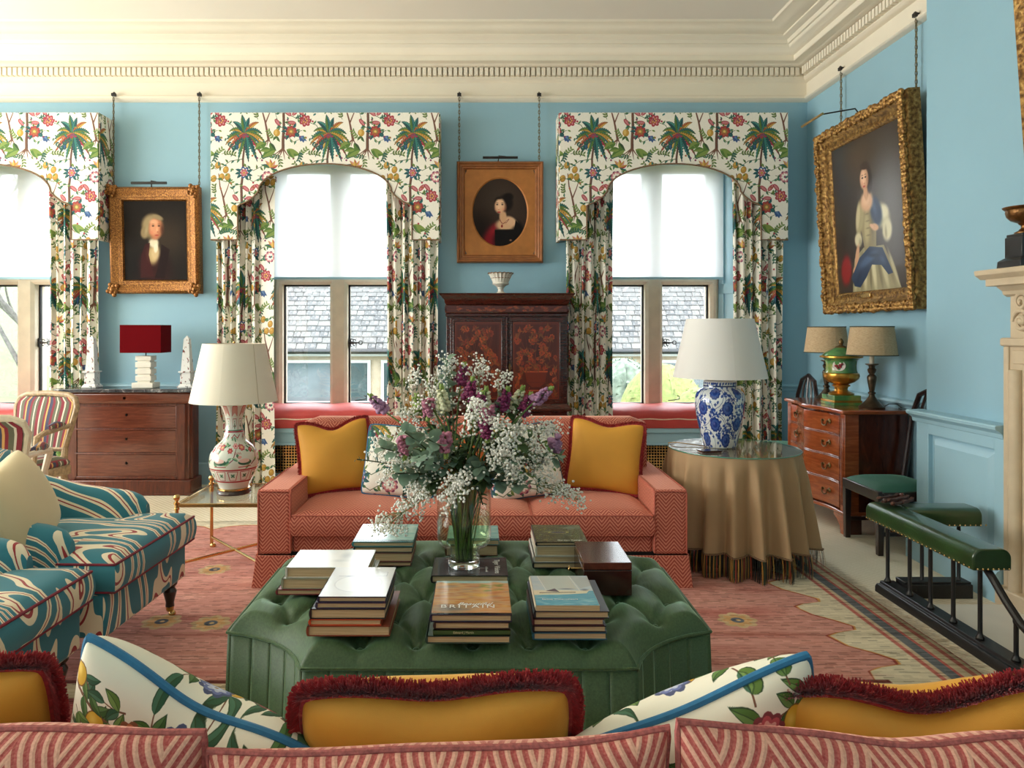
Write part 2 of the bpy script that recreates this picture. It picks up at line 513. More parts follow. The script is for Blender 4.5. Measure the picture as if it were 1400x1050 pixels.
        for dg in (-160, -125, -90, -55, -20): lf(120, 162, 42, 15, dg, PINK if dg % 2 else RED, OCH)
        lf(120, 160, 30, 18, -92, OCH, OCH2); lf(118, 164, 46, 14, 200, TEAL, GRN); lf(122, 164, 40, 12, 20, GRN, TEAL)
        for x, y, dg in ((38, 258, -48), (4, 262, 40), (22, 308, 4), (-46, 306, 50), (64, 256, 50)):
            X, Y = P(x, y); an = math.radians(dg); c.ell(X, Y, 25, 12, RED, 1, an); c.ell(X, Y, 20, 7, PINK, 1, an)
            for t in (-12, -4, 4, 12): c.line([(X+t*math.cos(an)-7*math.sin(-an), Y+t*math.sin(an)-7*math.cos(an)), (X+t*math.cos(an)+7*math.sin(-an), Y+t*math.sin(an)+7*math.cos(an))], 2, RED)
        X, Y = P(106, 206); c.flower(X, Y, 34, 8, PLUM, PINK, OCH, .3); c.flower(X, Y, 30, 8, PINK, CREAM, PLUM, .6, .25)
        X, Y = P(86, 298); c.flower(X, Y, 35, 7, RED, PINK, RED); c.flower(X, Y, 21, 5, RED, OCH2, PLUM)
        X, Y = P(18, 350); c.flower(X, Y, 34, 8, RED, RUST, (150, 130, 60), .2, .42); c.ell(X, Y, 8, 8, OCH2)
        for dg in (-150, -60, 30, 120, 180): lf(18+20*math.cos(math.radians(dg)), 350+20*math.sin(math.radians(dg)), 28, 13, dg, TEAL, DKT)
        X, Y = P(-50, 356); c.ell(X, Y, 20, 22, OCH); c.ell(X-5, Y-3, 9, 16, OCH2); lf(-50, 372, 32, 12, 60, GRN, DKG); lf(-50, 372, 28, 12, 130, GRN, DKG)
        X, Y = P(73, 385); c.poly([(X-24, Y-16), (X+6, Y-20), (X+26, Y+14), (X+12, Y+10), (X+6, Y+24), (X-4, Y+12), (X-14, Y+16)], BLUE); c.poly([(X-18, Y-14), (X, Y-16), (X+8, Y+8)], (88, 128, 178)); lf(58, 372, 26, 12, 220, DKT, TEAL)
        for q in range(40):
            x, y = R.uniform(-190, 200), R.uniform(100, 470); X, Y = P(x, y)
            if q % 3 == 0: c.ell(X, Y, 6, 6, R.choice((RED, PLUM, RUST)))
            else: lf(x, y, 18, 8, R.uniform(0, 360), R.choice((GRN, TEAL, DKG)), R.choice((GRN2, TEAL2)))
    return (c.a.__setitem__(Ellipsis, c.a*.80+c.a.mean(2, keepdims=True)*.20), c.noise(3, 2, 8), c.image('palm_chintz'))[2]

def paint_lemon(seed):
    """large-scale lemon branch print of the near cushions"""
    S_ = 640; c = Cv(S_, S_, (243, 236, 216)); R = random.Random(seed)
    def lf(x, y, L, w, an):
        g = R.choice(((62, 98, 40), (78, 112, 44), (44, 86, 58), (94, 124, 50)))
        c.leaf(x, y, L+3, w+4, an, (36, 58, 30), (36, 58, 30)); c.leaf(x, y, L, w, an, g, tuple(min(255, q+26) for q in g), (46, 70, 34))
    def branch(x, y, an, n):
        pts = [(x, y)]
        for i in range(n):
            an += R.uniform(-.3, .3); x += 44*math.cos(an); y += 44*math.sin(an); pts.append((x, y))
        c.line(pts, (11, 5), (96, 60, 44)); c.line(pts, (6, 3), (134, 88, 60))
        for i, (px, py) in enumerate(pts[1:]):
            for sg in (1, -1):
                if R.random() < .8: lf(px, py, R.uniform(54, 84), R.uniform(24, 34), an+sg*R.uniform(.6, 1.2))
            if i % 2 == 1:
                lx, ly = px+R.uniform(-30, 30), py+34
                c.ell(lx, ly, 32, 42, (120, 78, 26), 1, .2); c.ell(lx, ly, 29, 39, (216, 166, 40), 1, .2); c.soft(lx-7, ly-9, 22, 30, (240, 206, 96), .9)
    for bx_, by_, ba_, bn_ in ((60, 600, -1.1, 7), (620, 640, -2.0, 7), (330, 420, -1.4, 5), (30, 250, -.4, 5), (360, 640, -.6, 5), (610, 330, -2.0, 5), (20, 120, .1, 5), (640, 190, -2.8, 5), (240, 260, -1.0, 4), (420, 300, -.8, 5), (300, 130, .2, 5), (640, 60, 2.7, 4), (180, 420, -.7, 4), (480, 480, -.9, 4)): branch(bx_, by_, ba_, bn_)
    for gy in range(6):
        for gx in range(6):
            sx_, sy_, an = (gx+R.uniform(.2, .8))*S_/6, (gy+R.uniform(.2, .8))*S_/6, R.uniform(0, 6.28)
            c.line([(sx_, sy_), (sx_+30*math.cos(an), sy_+30*math.sin(an)), (sx_+62*math.cos(an+.2), sy_+62*math.sin(an+.2))], (5, 3), (120, 78, 54))
            for q in (-1, 1): lf(sx_+18*math.cos(an), sy_+18*math.sin(an), R.uniform(46, 66), R.uniform(20, 28), an+q*R.uniform(.6, 1.0))
            lf(sx_+60*math.cos(an+.2), sy_+60*math.sin(an+.2), 60, 24, an+.2)
            if (gx+gy) % 3 == 0: c.ell(sx_, sy_+20, 27, 35, (120, 78, 26), 1, .2); c.ell(sx_, sy_+20, 24, 32, (216, 166, 40), 1, .2); c.soft(sx_-6, sy_+12, 18, 24, (240, 206, 96), .9)
    for x, y, a, b in ((330, 60, (110, 120, 170), (190, 196, 214)), (470, 90, (196, 84, 92), (236, 170, 160)), (140, 420, (60, 100, 160), (150, 180, 210)), (540, 470, (120, 60, 110), (190, 150, 180)), (230, 120, (206, 120, 80), (240, 190, 150))):
        c.flower(x, y, 46, 9, tuple(v*.7 for v in a), b, (190, 160, 60), .2); c.flower(x, y, 38, 7, a, b, (190, 160, 60), .5); c.flower(x, y, 22, 6, b, tuple(min(255, v+20) for v in b), (150, 110, 40), .1)
    return c.image('lemon_print')

def paint_rug(x0, x1, y0, y1, ppm=250):
    """flat-woven rug seen in plan; image x = world x, image y down = far to near"""
    w, h = int((x1-x0)*ppm), int((y1-y0)*ppm)
    base = np.array((216, 205, 178), np.float32)
    c = Cv(w, h, base)
    X = lambda x: (x-x0)*ppm; Y = lambda y: (y1-y)*ppm
    R = random.Random(5)
    red = (204, 146, 135)
    def field(off, col, a=1.0):
        pts = []
        # far edge: cloud scallops
        xs = np.linspace(x0+.32, 1.70, 9)
        for a0, b0 in zip(xs[:-1], xs[1:]):
            for t in np.linspace(0, 1, 7)[:-1]:
                pts.append((X(a0+(b0-a0)*t), Y(5.24+.12*math.sin(PI*t)**.6+off)))
        # right edge: serrated lobes
        ys = np.linspace(5.2, 3.04, 7)
        for a0, b0 in zip(ys[:-1], ys[1:]):
            for t, o in ((0, 0), (.2, .03), (.4, .10), (.6, .16), (.72, .15), (.8, .05), (.9, -.01)):
                pts.append((X(1.64+o+off+R.uniform(-.006, .006)), Y(a0+(b0-a0)*t)))
        pts.append((X(1.62), Y(3.0-off))); pts.append((X(x0+.3), Y(3.0-off)))
        c.poly(pts, col, a)
    field(.018, (206, 150, 86)); field(.008, (150, 70, 60)); field(0, red)
    # worn dye: paler and darker dabs scattered at random over the field
    for _ in range(260):
        x, y = R.uniform(x0+.3, 1.6), R.uniform(3.0, 5.25)
        c.soft(X(x), Y(y), R.uniform(30, 110), R.uniform(7, 20), R.choice(((218, 164, 152), (186, 112, 104), (220, 172, 156), (178, 104, 96), (206, 140, 124))), .4)
    for x, y in ((-1.31, 3.58), (-1.56, 3.6), (-1.58, 4.38), (-1.0, 4.35), (1.28, 3.62), (-1.3, 5.0), (.2, 3.15), (1.2, 4.5), (-1.85, 4.0), (-.9, 3.1)):
        r = 23
        c.flower(X(x), Y(y), r, 8, (206, 180, 140), (214, 170, 120), (150, 140, 130)); c.ell(X(x), Y(y), 8, 8, (96, 104, 116)); c.ell(X(x)+1, Y(y), 3, 3, (220, 190, 140))
    # near cross band
    for ya, yb, col in ((3.0, 2.97, (120, 70, 64)), (2.97, 2.85, (196, 178, 146)), (2.85, 2.82, (140, 74, 70)), (2.82, 2.62, (184, 100, 94)), (2.62, y0, (190, 172, 140))):
        c.poly([(0, Y(ya)), (X(1.68), Y(ya)), (X(1.68), Y(yb)), (0, Y(yb))], col)
    # stripes along the right edge
    for xa, xb, col in ((1.90, 1.925, (190, 110, 100)), (1.925, 1.945, (200, 180, 150)), (1.945, 1.995, (104, 108, 112)), (1.995, 2.01, (190, 104, 96)), (2.01, 2.05, (204, 188, 156)), (2.05, 2.075, (186, 112, 100)), (2.075, 2.095, (204, 186, 150)), (2.095, 2.105, (190, 116, 104))):
        c.poly([(X(xa), 0), (X(xb), 0), (X(xb), h), (X(xa), h)], col)
    # weft lines and abrash
    g = np.random.default_rng(9)
    rowv = np.repeat(g.normal(0, 8, (h//2+1, 1)), 2, 0)[:h]
    c.a += rowv[..., None].astype(np.float32)
    n = np.kron(g.normal(0, 1, (h//3+1, w//9+1)), np.ones((3, 9)))[:h, :w]
    n = np.stack([np.roll(r_, int(k_)) for r_, k_ in zip(n, np.repeat(g.integers(0, 400, h//3+1), 3)[:h])])
    c.a += (n*6)[..., None].astype(np.float32)
    n = np.kron((g.random((h//2+1, w//11+1)) < .09), np.ones((2, 11)))[:h, :w]
    n = np.stack([np.roll(r_, int(k_)) for r_, k_ in zip(n, np.repeat(g.integers(0, 400, h//2+1), 2)[:h])])
    c.a *= (1-.20*n)[..., None].astype(np.float32)
    return c.image('rug_weave')

def paint_man():
    w, h = 360, 440; c = Cv(w, h, (30, 25, 22))
    c.soft(250, 200, 210, 200, (62, 50, 38), .8); c.soft(90, 380, 180, 160, (16, 13, 12), .9)
    c.soft(175, 420, 150, 170, (52, 22, 20), .95); c.soft(120, 350, 60, 90, (74, 24, 24), .7); c.soft(235, 360, 60, 100, (34, 16, 16), .8)
    # waistcoat and cravat
    c.soft(160, 300, 46, 74, (176, 152, 106), 1, -.1, 1.6); c.soft(178, 288, 36, 62, (204, 178, 134), .9, .15, 1.6)
    c.soft(170, 232, 36, 36, (222, 208, 180), 1, 0, 2); c.soft(182, 262, 16, 34, (232, 220, 196), .9, .1, 2)
    c.poly([(214, 240), (262, 270), (230, 430), (172, 430), (208, 320)], (30, 15, 15), .9); c.poly([(120, 240), (148, 232), (140, 300), (166, 420), (90, 430), (96, 300)], (58, 22, 22), .85)
    # head
    c.soft(164, 142, 76, 88, (132, 114, 82), 1, .1, 2.4); c.soft(152, 128, 60, 66, (160, 142, 106), .9, .2, 1.8); c.soft(118, 176, 30, 44, (146, 128, 94), 1, .1, 2); c.soft(128, 166, 14, 40, (178, 160, 124), .7, .2)
    c.soft(184, 152, 50, 70, (176, 112, 80), 1, .05, 2.8); c.soft(176, 148, 38, 58, (218, 154, 116), .95, .05, 1.8); c.soft(172, 116, 34, 22, (226, 168, 130), .8, 0, 1.4); c.soft(222, 160, 20, 62, (70, 42, 32), .85); c.soft(158, 176, 20, 20, (214, 130, 100), .6)
    c.soft(180, 204, 32, 20, (190, 122, 90), .8); c.soft(196, 90, 44, 18, (150, 132, 98), .9, .35, 1.8)
    for ex in (168, 202): c.soft(ex, 138, 10, 5, (52, 34, 28), .95, 0, 2); c.soft(ex, 128, 14, 4, (110, 78, 54), .8)
    c.soft(190, 160, 7, 24, (234, 176, 136), .8); c.soft(194, 172, 10, 6, (150, 84, 64), .8); c.soft(188, 190, 16, 5, (164, 66, 58), .95, 0, 1.6)
    c.noise(1.6, 2, 4); return c.image('portrait_gentleman')
def paint_lady_oval():
    w, h = 360, 440; c = Cv(w, h, (52, 40, 34))
    c.soft(190, 140, 260, 260, (66, 54, 46), .9); c.soft(60, 330, 160, 180, (30, 22, 20), .9)
    c.soft(120, 400, 70, 130, (124, 24, 34), 1, .2, 1.5); c.soft(140, 330, 40, 70, (146, 32, 42), .8, .3)
    c.soft(240, 400, 130, 110, (20, 17, 18), 1, 0, 2); c.soft(290, 350, 66, 110, (18, 16, 17), 1, -.3, 2)
    c.soft(214, 300, 80, 52, (216, 172, 134), 1, 0, 2); c.soft(250, 276, 58, 36, (220, 178, 142), 1, .5, 2); c.soft(200, 250, 30, 62, (212, 166, 128), 1, -.05, 2.2)
    c.poly([(146, 330), (272, 330), (282, 268), (330, 330), (340, 440), (150, 440)], (20, 17, 18)); c.line([(150, 330), (272, 328)], 5, (90, 76, 56), .7)
    c.soft(215, 160, 62, 66, (28, 21, 20), 1, 0, 2.4); c.soft(170, 150, 32, 34, (30, 22, 20), 1, 0, 2); c.soft(235, 120, 42, 32, (26, 20, 19), 1, 0, 2)
    c.soft(180, 178, 42, 58, (226, 178, 140), 1, .08, 2.6); c.soft(176, 170, 30, 42, (240, 198, 162), .9, 0, 1.4); c.soft(216, 186, 14, 40, (176, 118, 88), .7)
    for ex in (162, 196): c.soft(ex, 170, 9, 5, (40, 28, 26), 1, 0, 2); c.soft(ex, 160, 14, 4, (70, 48, 40), .9)
    c.soft(172, 190, 6, 20, (246, 206, 172), .8); c.soft(172, 202, 9, 5, (190, 120, 96), .8); c.soft(174, 218, 15, 6, (180, 58, 58), .95, 0, 1.8); c.soft(204, 200, 16, 14, (226, 140, 116), .6); c.soft(152, 200, 10, 12, (226, 140, 116), .5)
    c.soft(176, 128, 30, 14, (34, 25, 23), .9)
    c.line([(178, 270), (196, 290), (222, 286), (240, 262)], 3, (120, 40, 40)); c.ell(193, 308, 6, 9, (130, 30, 34)); c.line([(180, 262), (193, 300), (236, 262)], 2, (110, 50, 44))
    c.soft(250, 398, 14, 10, (190, 130, 100), .9); c.noise(1.4, 2, 5); return c.image('portrait_lady_oval')
def paint_lady_full():
    w, h = 420, 520; c = Cv(w, h, (58, 48, 42))
    c.soft(60, 80, 140, 240, (48, 54, 62), .9); c.soft(180, 60, 180, 150, (80, 62, 48), .9); c.soft(350, 250, 160, 330, (112, 108, 108), .9); c.soft(90, 330, 120, 160, (46, 36, 32), .9)
    c.soft(60, 440, 46, 70, (140, 30, 34), 1, .2, 2)
    K = 2.2
    # skirt in long folds
    c.poly([(120, 404), (180, 372), (300, 376), (346, 450), (384, 520), (96, 520), (106, 450)], (150, 140, 106))
    for x, r, wd, col in ((128, .25, 18, (196, 186, 146)), (160, .12, 12, (112, 102, 76)), (182, .05, 18, (206, 196, 156)), (214, 0, 10, (118, 108, 80)), (236, -.1, 18, (214, 204, 164)), (270, -.2, 12, (120, 110, 82)), (296, -.3, 18, (200, 190, 150)), (330, -.38, 14, (132, 122, 92)), (350, -.42, 12, (190, 180, 142))):
        c.soft(x, 456, wd, 92, col, .9, r, 1.4)
    # bodice, sleeves
    c.poly([(180, 222), (250, 216), (266, 290), (256, 384), (188, 388), (172, 310)], (142, 128, 92)); c.soft(206, 310, 26, 84, (182, 168, 124), .9, .05, 1.4); c.soft(240, 300, 14, 84, (112, 100, 72), .8)
    for y in (262, 286, 310, 334): c.soft(214, y, 22, 5, (112, 100, 74), .7)
    c.soft(166, 270, 32, 76, (168, 154, 112), 1, .22, K); c.soft(156, 262, 16, 64, (202, 190, 148), .9, .22, 1.6); c.soft(150, 342, 30, 32, (212, 202, 166), 1, .2, K); c.soft(160, 352, 14, 22, (150, 138, 104), .8)
    c.soft(296, 280, 62, 48, (190, 180, 144), 1, .6, K); c.soft(312, 270, 34, 30, (226, 218, 188), .9, .5, 1.6); c.soft(324, 330, 34, 46, (214, 206, 172), 1, .1, K); c.soft(316, 338, 12, 36, (150, 140, 108), .8)
    c.soft(136, 398, 15, 54, (206, 156, 120), 1, .32, K); c.soft(118, 444, 20, 14, (206, 156, 120), 1, -.6, K)
    # blue wrap over the lap and behind the arm
    c.poly([(92, 470), (150, 404), (216, 372), (292, 384), (344, 470), (318, 474), (280, 440), (226, 434), (188, 474), (146, 506), (110, 500)], (40, 56, 84)); c.soft(200, 416, 84, 22, (72, 94, 128), .9, -.35, 1.4); c.soft(240, 404, 60, 12, (28, 40, 62), .8, .1); c.soft(290, 424, 34, 18, (62, 82, 114), .8, .7); c.soft(140, 470, 40, 16, (30, 42, 66), .8, -.8)
    c.soft(266, 262, 40, 66, (44, 58, 86), 1, -.3, K); c.soft(258, 250, 18, 46, (68, 86, 118), .8, -.3); c.soft(254, 312, 30, 15, (212, 164, 128), 1, .25, K); c.soft(236, 306, 16, 8, (220, 174, 140), 1, .5, K)
    # chest, neck, head
    c.soft(214, 220, 48, 44, (214, 168, 132), 1, 0, K); c.soft(208, 214, 32, 30, (232, 190, 154), .9, 0, 1.4); c.soft(213, 184, 18, 40, (206, 158, 122), 1, -.05, 2.6); c.soft(224, 186, 8, 30, (160, 112, 84), .7)
    c.soft(216, 130, 42, 50, (50, 34, 28), 1, 0, 2.6); c.soft(238, 160, 20, 44, (46, 32, 26), 1, .1, K); c.soft(206, 142, 31, 44, (206, 156, 122), 1, .05, 3); c.soft(202, 138, 23, 34, (238, 194, 160), .9, 0, 1.6); c.soft(226, 150, 10, 30, (160, 110, 84), .6); c.soft(212, 100, 34, 16, (58, 40, 32), 1, .1, K)
    for ex in (196, 215): c.soft(ex, 138, 7, 4, (40, 28, 24), 1, 0, 2); c.soft(ex, 129, 9, 3, (90, 62, 48), .8)
    c.soft(203, 152, 5, 14, (244, 204, 172), .8); c.soft(206, 158, 6, 4, (180, 120, 94), .8); c.soft(204, 168, 10, 4.4, (178, 66, 62), .95, 0, 1.8); c.soft(194, 156, 10, 9, (226, 150, 124), .5)
    c.noise(1.6, 2, 6); return c.image('portrait_lady_seated')

def paint_marquetry(w=300, h=420, vase=True, seed=2):
    c = Cv(w, h, (70, 22, 12)); R = random.Random(seed)
    g = np.random.default_rng(seed).normal(0, 1, (1, w)).repeat(h, 0); c.a += (g*4)[..., None].astype(np.float32)
    ORs = ((150, 56, 22), (128, 46, 22), (168, 72, 28), (112, 38, 20))
    if vase:
        for d, col in ((8, (150, 62, 30)), (16, (104, 38, 22))):
            c.line([(d, d), (w-d, d), (w-d, h-d), (d, h-d), (d, d)], 3, col)
        c.soft(w/2, h*.42, w*.36, h*.36, (52, 17, 12), .8)
        cx = w/2
        c.poly([(cx-70, h*.64), (cx+70, h*.64), (cx+58, h*.78), (cx+26, h*.84), (cx-26, h*.84), (cx-58, h*.78)], (100, 34, 18)); c.line([(cx-74, h*.64), (cx+74, h*.64)], 8, (160, 66, 30)); c.line([(cx-60, h*.78), (cx+60, h*.78)], 5, (90, 32, 20))
        c.poly([(cx-84, h*.88), (cx+84, h*.88), (cx+84, h*.94), (cx-84, h*.94)], (104, 36, 18)); c.line([(cx-40, h*.84), (cx-50, h*.88), (cx+50, h*.88), (cx+40, h*.84)], 4, (170, 74, 34))
        for k in range(40):
            x, y = R.uniform(34, w-34), R.uniform(30, h*.62); c.line([(cx, h*.64), ((cx+x)/2+R.uniform(-20, 20), (y+h*.64)/2), (x, y)], 1.6, (112, 46, 24), .8)
    else:
        c.line([(0, h*.5)]+[(i*w/30, h*.5+h*.2*math.sin(i*.9)) for i in range(31)], 2, (120, 50, 26))
    for k in range(70 if vase else 40):
        x, y = R.uniform(26, w-26), R.uniform(30, h*.62) if vase else R.uniform(h*.15, h*.85)
        if vase and k > 52: x = R.choice((R.uniform(24, 60), R.uniform(w-60, w-24))); y = R.uniform(h*.6, h*.95)
        r = R.uniform(9, 19) if vase else R.uniform(5, h*.16)
        c.flower(x, y, r, 7, R.choice(ORs), R.choice(ORs), (90, 30, 20), R.random())
        for _ in range(3): c.leaf(x, y, r*2.0, r*.6, R.uniform(0, 6.28), R.choice(((104, 62, 28), (92, 42, 22), (128, 66, 28))))
    return c.image('marquetry')

def paint_rose_vase():
    """famille-rose style painting unrolled: u around, v up"""
    w, h = 900, 560; c = Cv(w, h, (214, 220, 208), 'x'); R = random.Random(8)
    rd = (158, 40, 48); gr = (70, 132, 96); dk = (40, 92, 70); pk = (214, 130, 130)
    Y = lambda v: h*(1-v)
    # lower band of panels
    c.poly([(0, Y(.09)), (w, Y(.09)), (w, Y(.11)), (0, Y(.11))], rd); c.poly([(0, Y(.24)), (w, Y(.24)), (w, Y(.255)), (0, Y(.255))], rd)
    for i in range(12):
        x = i*w/12
        c.line([(x+8, Y(.23)), (x+18, Y(.12)), (x+58, Y(.12)), (x+68, Y(.23)), (x+8, Y(.23))], 5, rd); c.flower(x+38, Y(.18), 14, 4, gr, dk, dk, .78)
    # garden scene on the body
    for i in range(6):
        x = i*w/6
        c.line([(x, Y(.30)), (x+40, Y(.36)), (x+60, Y(.48)), (x+100, Y(.56))], (7, 3), (130, 60, 70))
        c.flower(x+60, Y(.52), 22, 6, pk, (240, 190, 190), rd); c.flower(x+105, Y(.50), 24, 7, rd, pk, (230, 200, 120)); c.flower(x+20, Y(.46), 18, 6, rd, (200, 70, 70), pk)
        for _ in range(9): c.leaf(x+R.uniform(0, 140), Y(R.uniform(.28, .6)), R.uniform(26, 44), 16, R.uniform(0, 6.28), R.choice((gr, dk, (150, 180, 130))), gr)
        c.ell(x+110, Y(.33), 42, 18, dk); c.ell(x+106, Y(.345), 34, 13, (226, 190, 180)); c.ell(x+80, Y(.385), 12, 9, (220, 160, 150)); c.line([(x+70, Y(.28)), (x+150, Y(.285))], 5, rd)
        c.line([(x+10, Y(.62)), (x+50, Y(.66)), (x+90, Y(.62)), (x+130, Y(.66))], 7, rd); c.line([(x+10, Y(.60)), (x+50, Y(.635)), (x+90, Y(.60))], 3, gr)
        for t in range(5): c.line([(x+50+t*9, Y(.44)), (x+54+t*9, Y(.415))], 3, rd)
    c.poly([(0, Y(.68)), (w, Y(.68)), (w, Y(.70)), (0, Y(.70))], rd); c.poly([(0, Y(.70)), (w, Y(.70)), (w, Y(.71)), (0, Y(.71))], gr)
    for i in range(8):
        x = i*w/8+10; c.line([(x, Y(.71)), (x+16, Y(.83)), (x+76, Y(.83)), (x+92, Y(.71))], 5, rd); c.flower(x+46, Y(.75), 18, 4, gr, dk, pk); c.ell(x+46, Y(.80), 5, 5, dk)
        c.poly([(x+10, Y(.86)), (x+24, Y(.99)), (x+66, Y(.99)), (x+80, Y(.86)), (x+46, Y(.9))], (196, 150, 140)); c.line([(x+8, Y(.86)), (x+22, Y(.98)), (x+68, Y(.98)), (x+82, Y(.86))], 6, rd)
    return c.image('famille_rose')

def paint_blue_white():
    w, h = 960, 480; c = Cv(w, h, (222, 226, 226), 'x'); R = random.Random(4)
    b1 = (34, 62, 134); b2 = (58, 92, 164); dk = (24, 40, 96); Y = lambda v: h*(1-v)
    for row, v in enumerate((.24, .40, .56, .72)):
        for i in range(6):
            x = (i+(.5 if row % 2 else 0))*w/6; y = Y(v)
            for k in range(2):
                an = R.uniform(0, 6.28); q = [(x+(t*6)*math.cos(an+t*.35), y+(t*6)*math.sin(an+t*.35)) for t in range(16)]; c.line(q, (4, 2), b1)
            for _ in range(10):
                an = R.uniform(0, 6.28); d = R.uniform(40, 80); c.leaf(x+d*math.cos(an), y+.8*d*math.sin(an), R.uniform(18, 30), 13, R.uniform(0, 6.28), b1, b2)
                c.flower(x+(d+18)*math.cos(an+.4), y+.8*(d+18)*math.sin(an+.4), 9, 4, b2, b1, dk)
    for row, v in enumerate((.24, .40, .56, .72)):
        for i in range(6):
            x = (i+(.5 if row % 2 else 0))*w/6; y = Y(v)
            c.flower(x, y, 34, 11, b1, b2, b2, .2); c.ell(x, y, 24, 22, b2); c.ell(x, y, 17, 15, b1); c.soft(x-6, y-6, 12, 12, (90, 120, 186), .7)
    for vv in (.055, .13, .80, .86, .97): c.poly([(0, Y(vv)), (w, Y(vv)), (w, Y(vv+.012)), (0, Y(vv+.012))], dk)
    for i in range(36):
        x = i*w/36; c.line([(x, Y(.065)), (x+13, Y(.125)), (x+26, Y(.065))], 4, b1); c.ell(x+13, Y(.085), 4, 6, b2)
        c.leaf(x, Y(.83), 20, 10, -.4, b1, b2); c.flower(x+10, Y(.92), 11, 5, b1, b2, dk)
    return c.image('blue_white')

def paint_cover(kind):
    w, h = 300, 330; R = random.Random(hash(kind) % 100 if False else len(kind))
    if kind == 'autumn':
        c = Cv(w, h, (206, 160, 116)); c.poly([(0, 0), (w, 0), (w, 26), (0, 26)], (170, 196, 190))
        for _ in range(170):
            y = R.uniform(20, h); c.soft(R.uniform(0, w), y, R.uniform(20, 60), R.uniform(5, 16), R.choice(((196, 120, 62), (214, 164, 96), (150, 132, 116), (206, 132, 80), (222, 180, 110), (176, 100, 66))), .6, R.uniform(-.2, .2))
        for _ in range(24): c.soft(R.uniform(190, 280), R.uniform(40, 110), 22, 9, R.choice(((110, 130, 60), (136, 146, 84))), .7)
        c.soft(190, 150, 60, 30, (230, 190, 90), .7); c.soft(60, 280, 130, 60, (126, 120, 116), .8); c.poly([(0, 316), (w, 316), (w, h), (0, h)], (26, 24, 32))
    elif kind == 'sail':
        c = Cv(w, h, (196, 208, 214)); 
        for i in range(60): c.soft(R.uniform(0, w), R.uniform(0, 190), 50, 14, R.choice(((206, 212, 212), (180, 200, 212), (214, 214, 206))), .5)
        c.poly([(0, 190), (w, 176), (w, h), (0, h)], (104, 170, 192))
        for _ in range(90): c.soft(R.uniform(0, w), R.uniform(200, h), R.uniform(20, 50), 6, R.choice(((140, 196, 208), (88, 156, 184), (176, 212, 216))), .6)
        c.poly([(40, 0), (200, 0), (222, 160), (70, 168)], (206, 206, 196)); c.poly([(206, 0), (300, 20), (300, 120), (240, 150)], (190, 194, 192)); c.line([(36, 0), (66, 176)], 4, (236, 230, 214)); c.line([(204, 0), (236, 190)], 4, (236, 230, 214))
        c.poly([(0, 172), (130, 168), (236, 176), (290, 160), (262, 204), (160, 216), (0, 222)], (234, 222, 192)); c.poly([(28, 196), (210, 190), (210, 196), (28, 202)], (110, 84, 84)); c.poly([(60, 180), (110, 150), (130, 190)], (120, 96, 100)); c.soft(170, 156, 60, 10, (96, 104, 126), .8); c.soft(260, 166, 30, 20, (120, 122, 132), .8)
    elif kind == 'garden':
        c = Cv(w, h, (112, 112, 84))
        for _ in range(420): c.soft(R.uniform(0, w), R.uniform(0, h), R.uniform(6, 22), R.uniform(4, 10), R.choice(((134, 138, 74), (88, 92, 70), (150, 150, 120), (104, 94, 76), (160, 160, 84), (120, 124, 124))), .6)
        c.ell(150, 150, 66, 26, (170, 166, 110)); c.ell(150, 150, 50, 18, (96, 94, 110)); c.soft(240, 60, 100, 50, (150, 160, 150), .6)
    elif kind == 'teal':
        c = Cv(w, h, (150, 196, 192))
        for _ in range(120): c.soft(R.uniform(0, w), R.uniform(0, h), 40, 16, R.choice(((176, 210, 204), (120, 180, 182), (196, 216, 206), (140, 176, 170))), .5)
        c.poly([(0, 300), (w, 300), (w, h), (0, h)], (70, 120, 128))
    elif kind == 'mono':
        c = Cv(w, h, (70, 68, 72))
        for _ in range(120): c.soft(R.uniform(0, w), R.uniform(0, h), 50, 14, R.choice(((96, 94, 98), (56, 54, 58), (120, 118, 120), (48, 46, 50))), .6, .2)
        c.soft(190, 200, 40, 26, (150, 146, 144), .8); c.soft(60, 80, 60, 20, (130, 126, 130), .7)
    elif kind == 'plate':
        c = Cv(w, h, (226, 228, 230)); c.ell(150, 190, 112, 96, (196, 200, 206), .6, 0, 30); c.ell(150, 190, 106, 90, (236, 238, 240), 1, 0, 30); c.line([(40, 108), (270, 104)], 6, (176, 180, 190)); c.line([(216, 60), (270, 60), (270, 110)], 4, (180, 186, 194)); c.soft(90, 110, 30, 10, (150, 160, 180), .7)
    else:
        c = Cv(w, h, (232, 230, 222)); c.soft(200, 120, 40, 110, (176, 176, 172), .8); c.soft(190, 210, 50, 40, (190, 190, 186), .7); c.soft(60, 60, 90, 60, (240, 240, 236), .8)
    return c.image('cover_'+kind)

CHINTZ = paint_chintz()
m_chintz = printmat('palm_chintz', CHINTZ, (1/.76, 1/1.36), rough=0.75, transl=0.0, bump=0.05)
m_lemon = [printmat('lemon_print_a', paint_lemon(1), (1, 1), rough=0.75), printmat('lemon_print_b', paint_lemon(12), (1, 1), rough=0.75)]
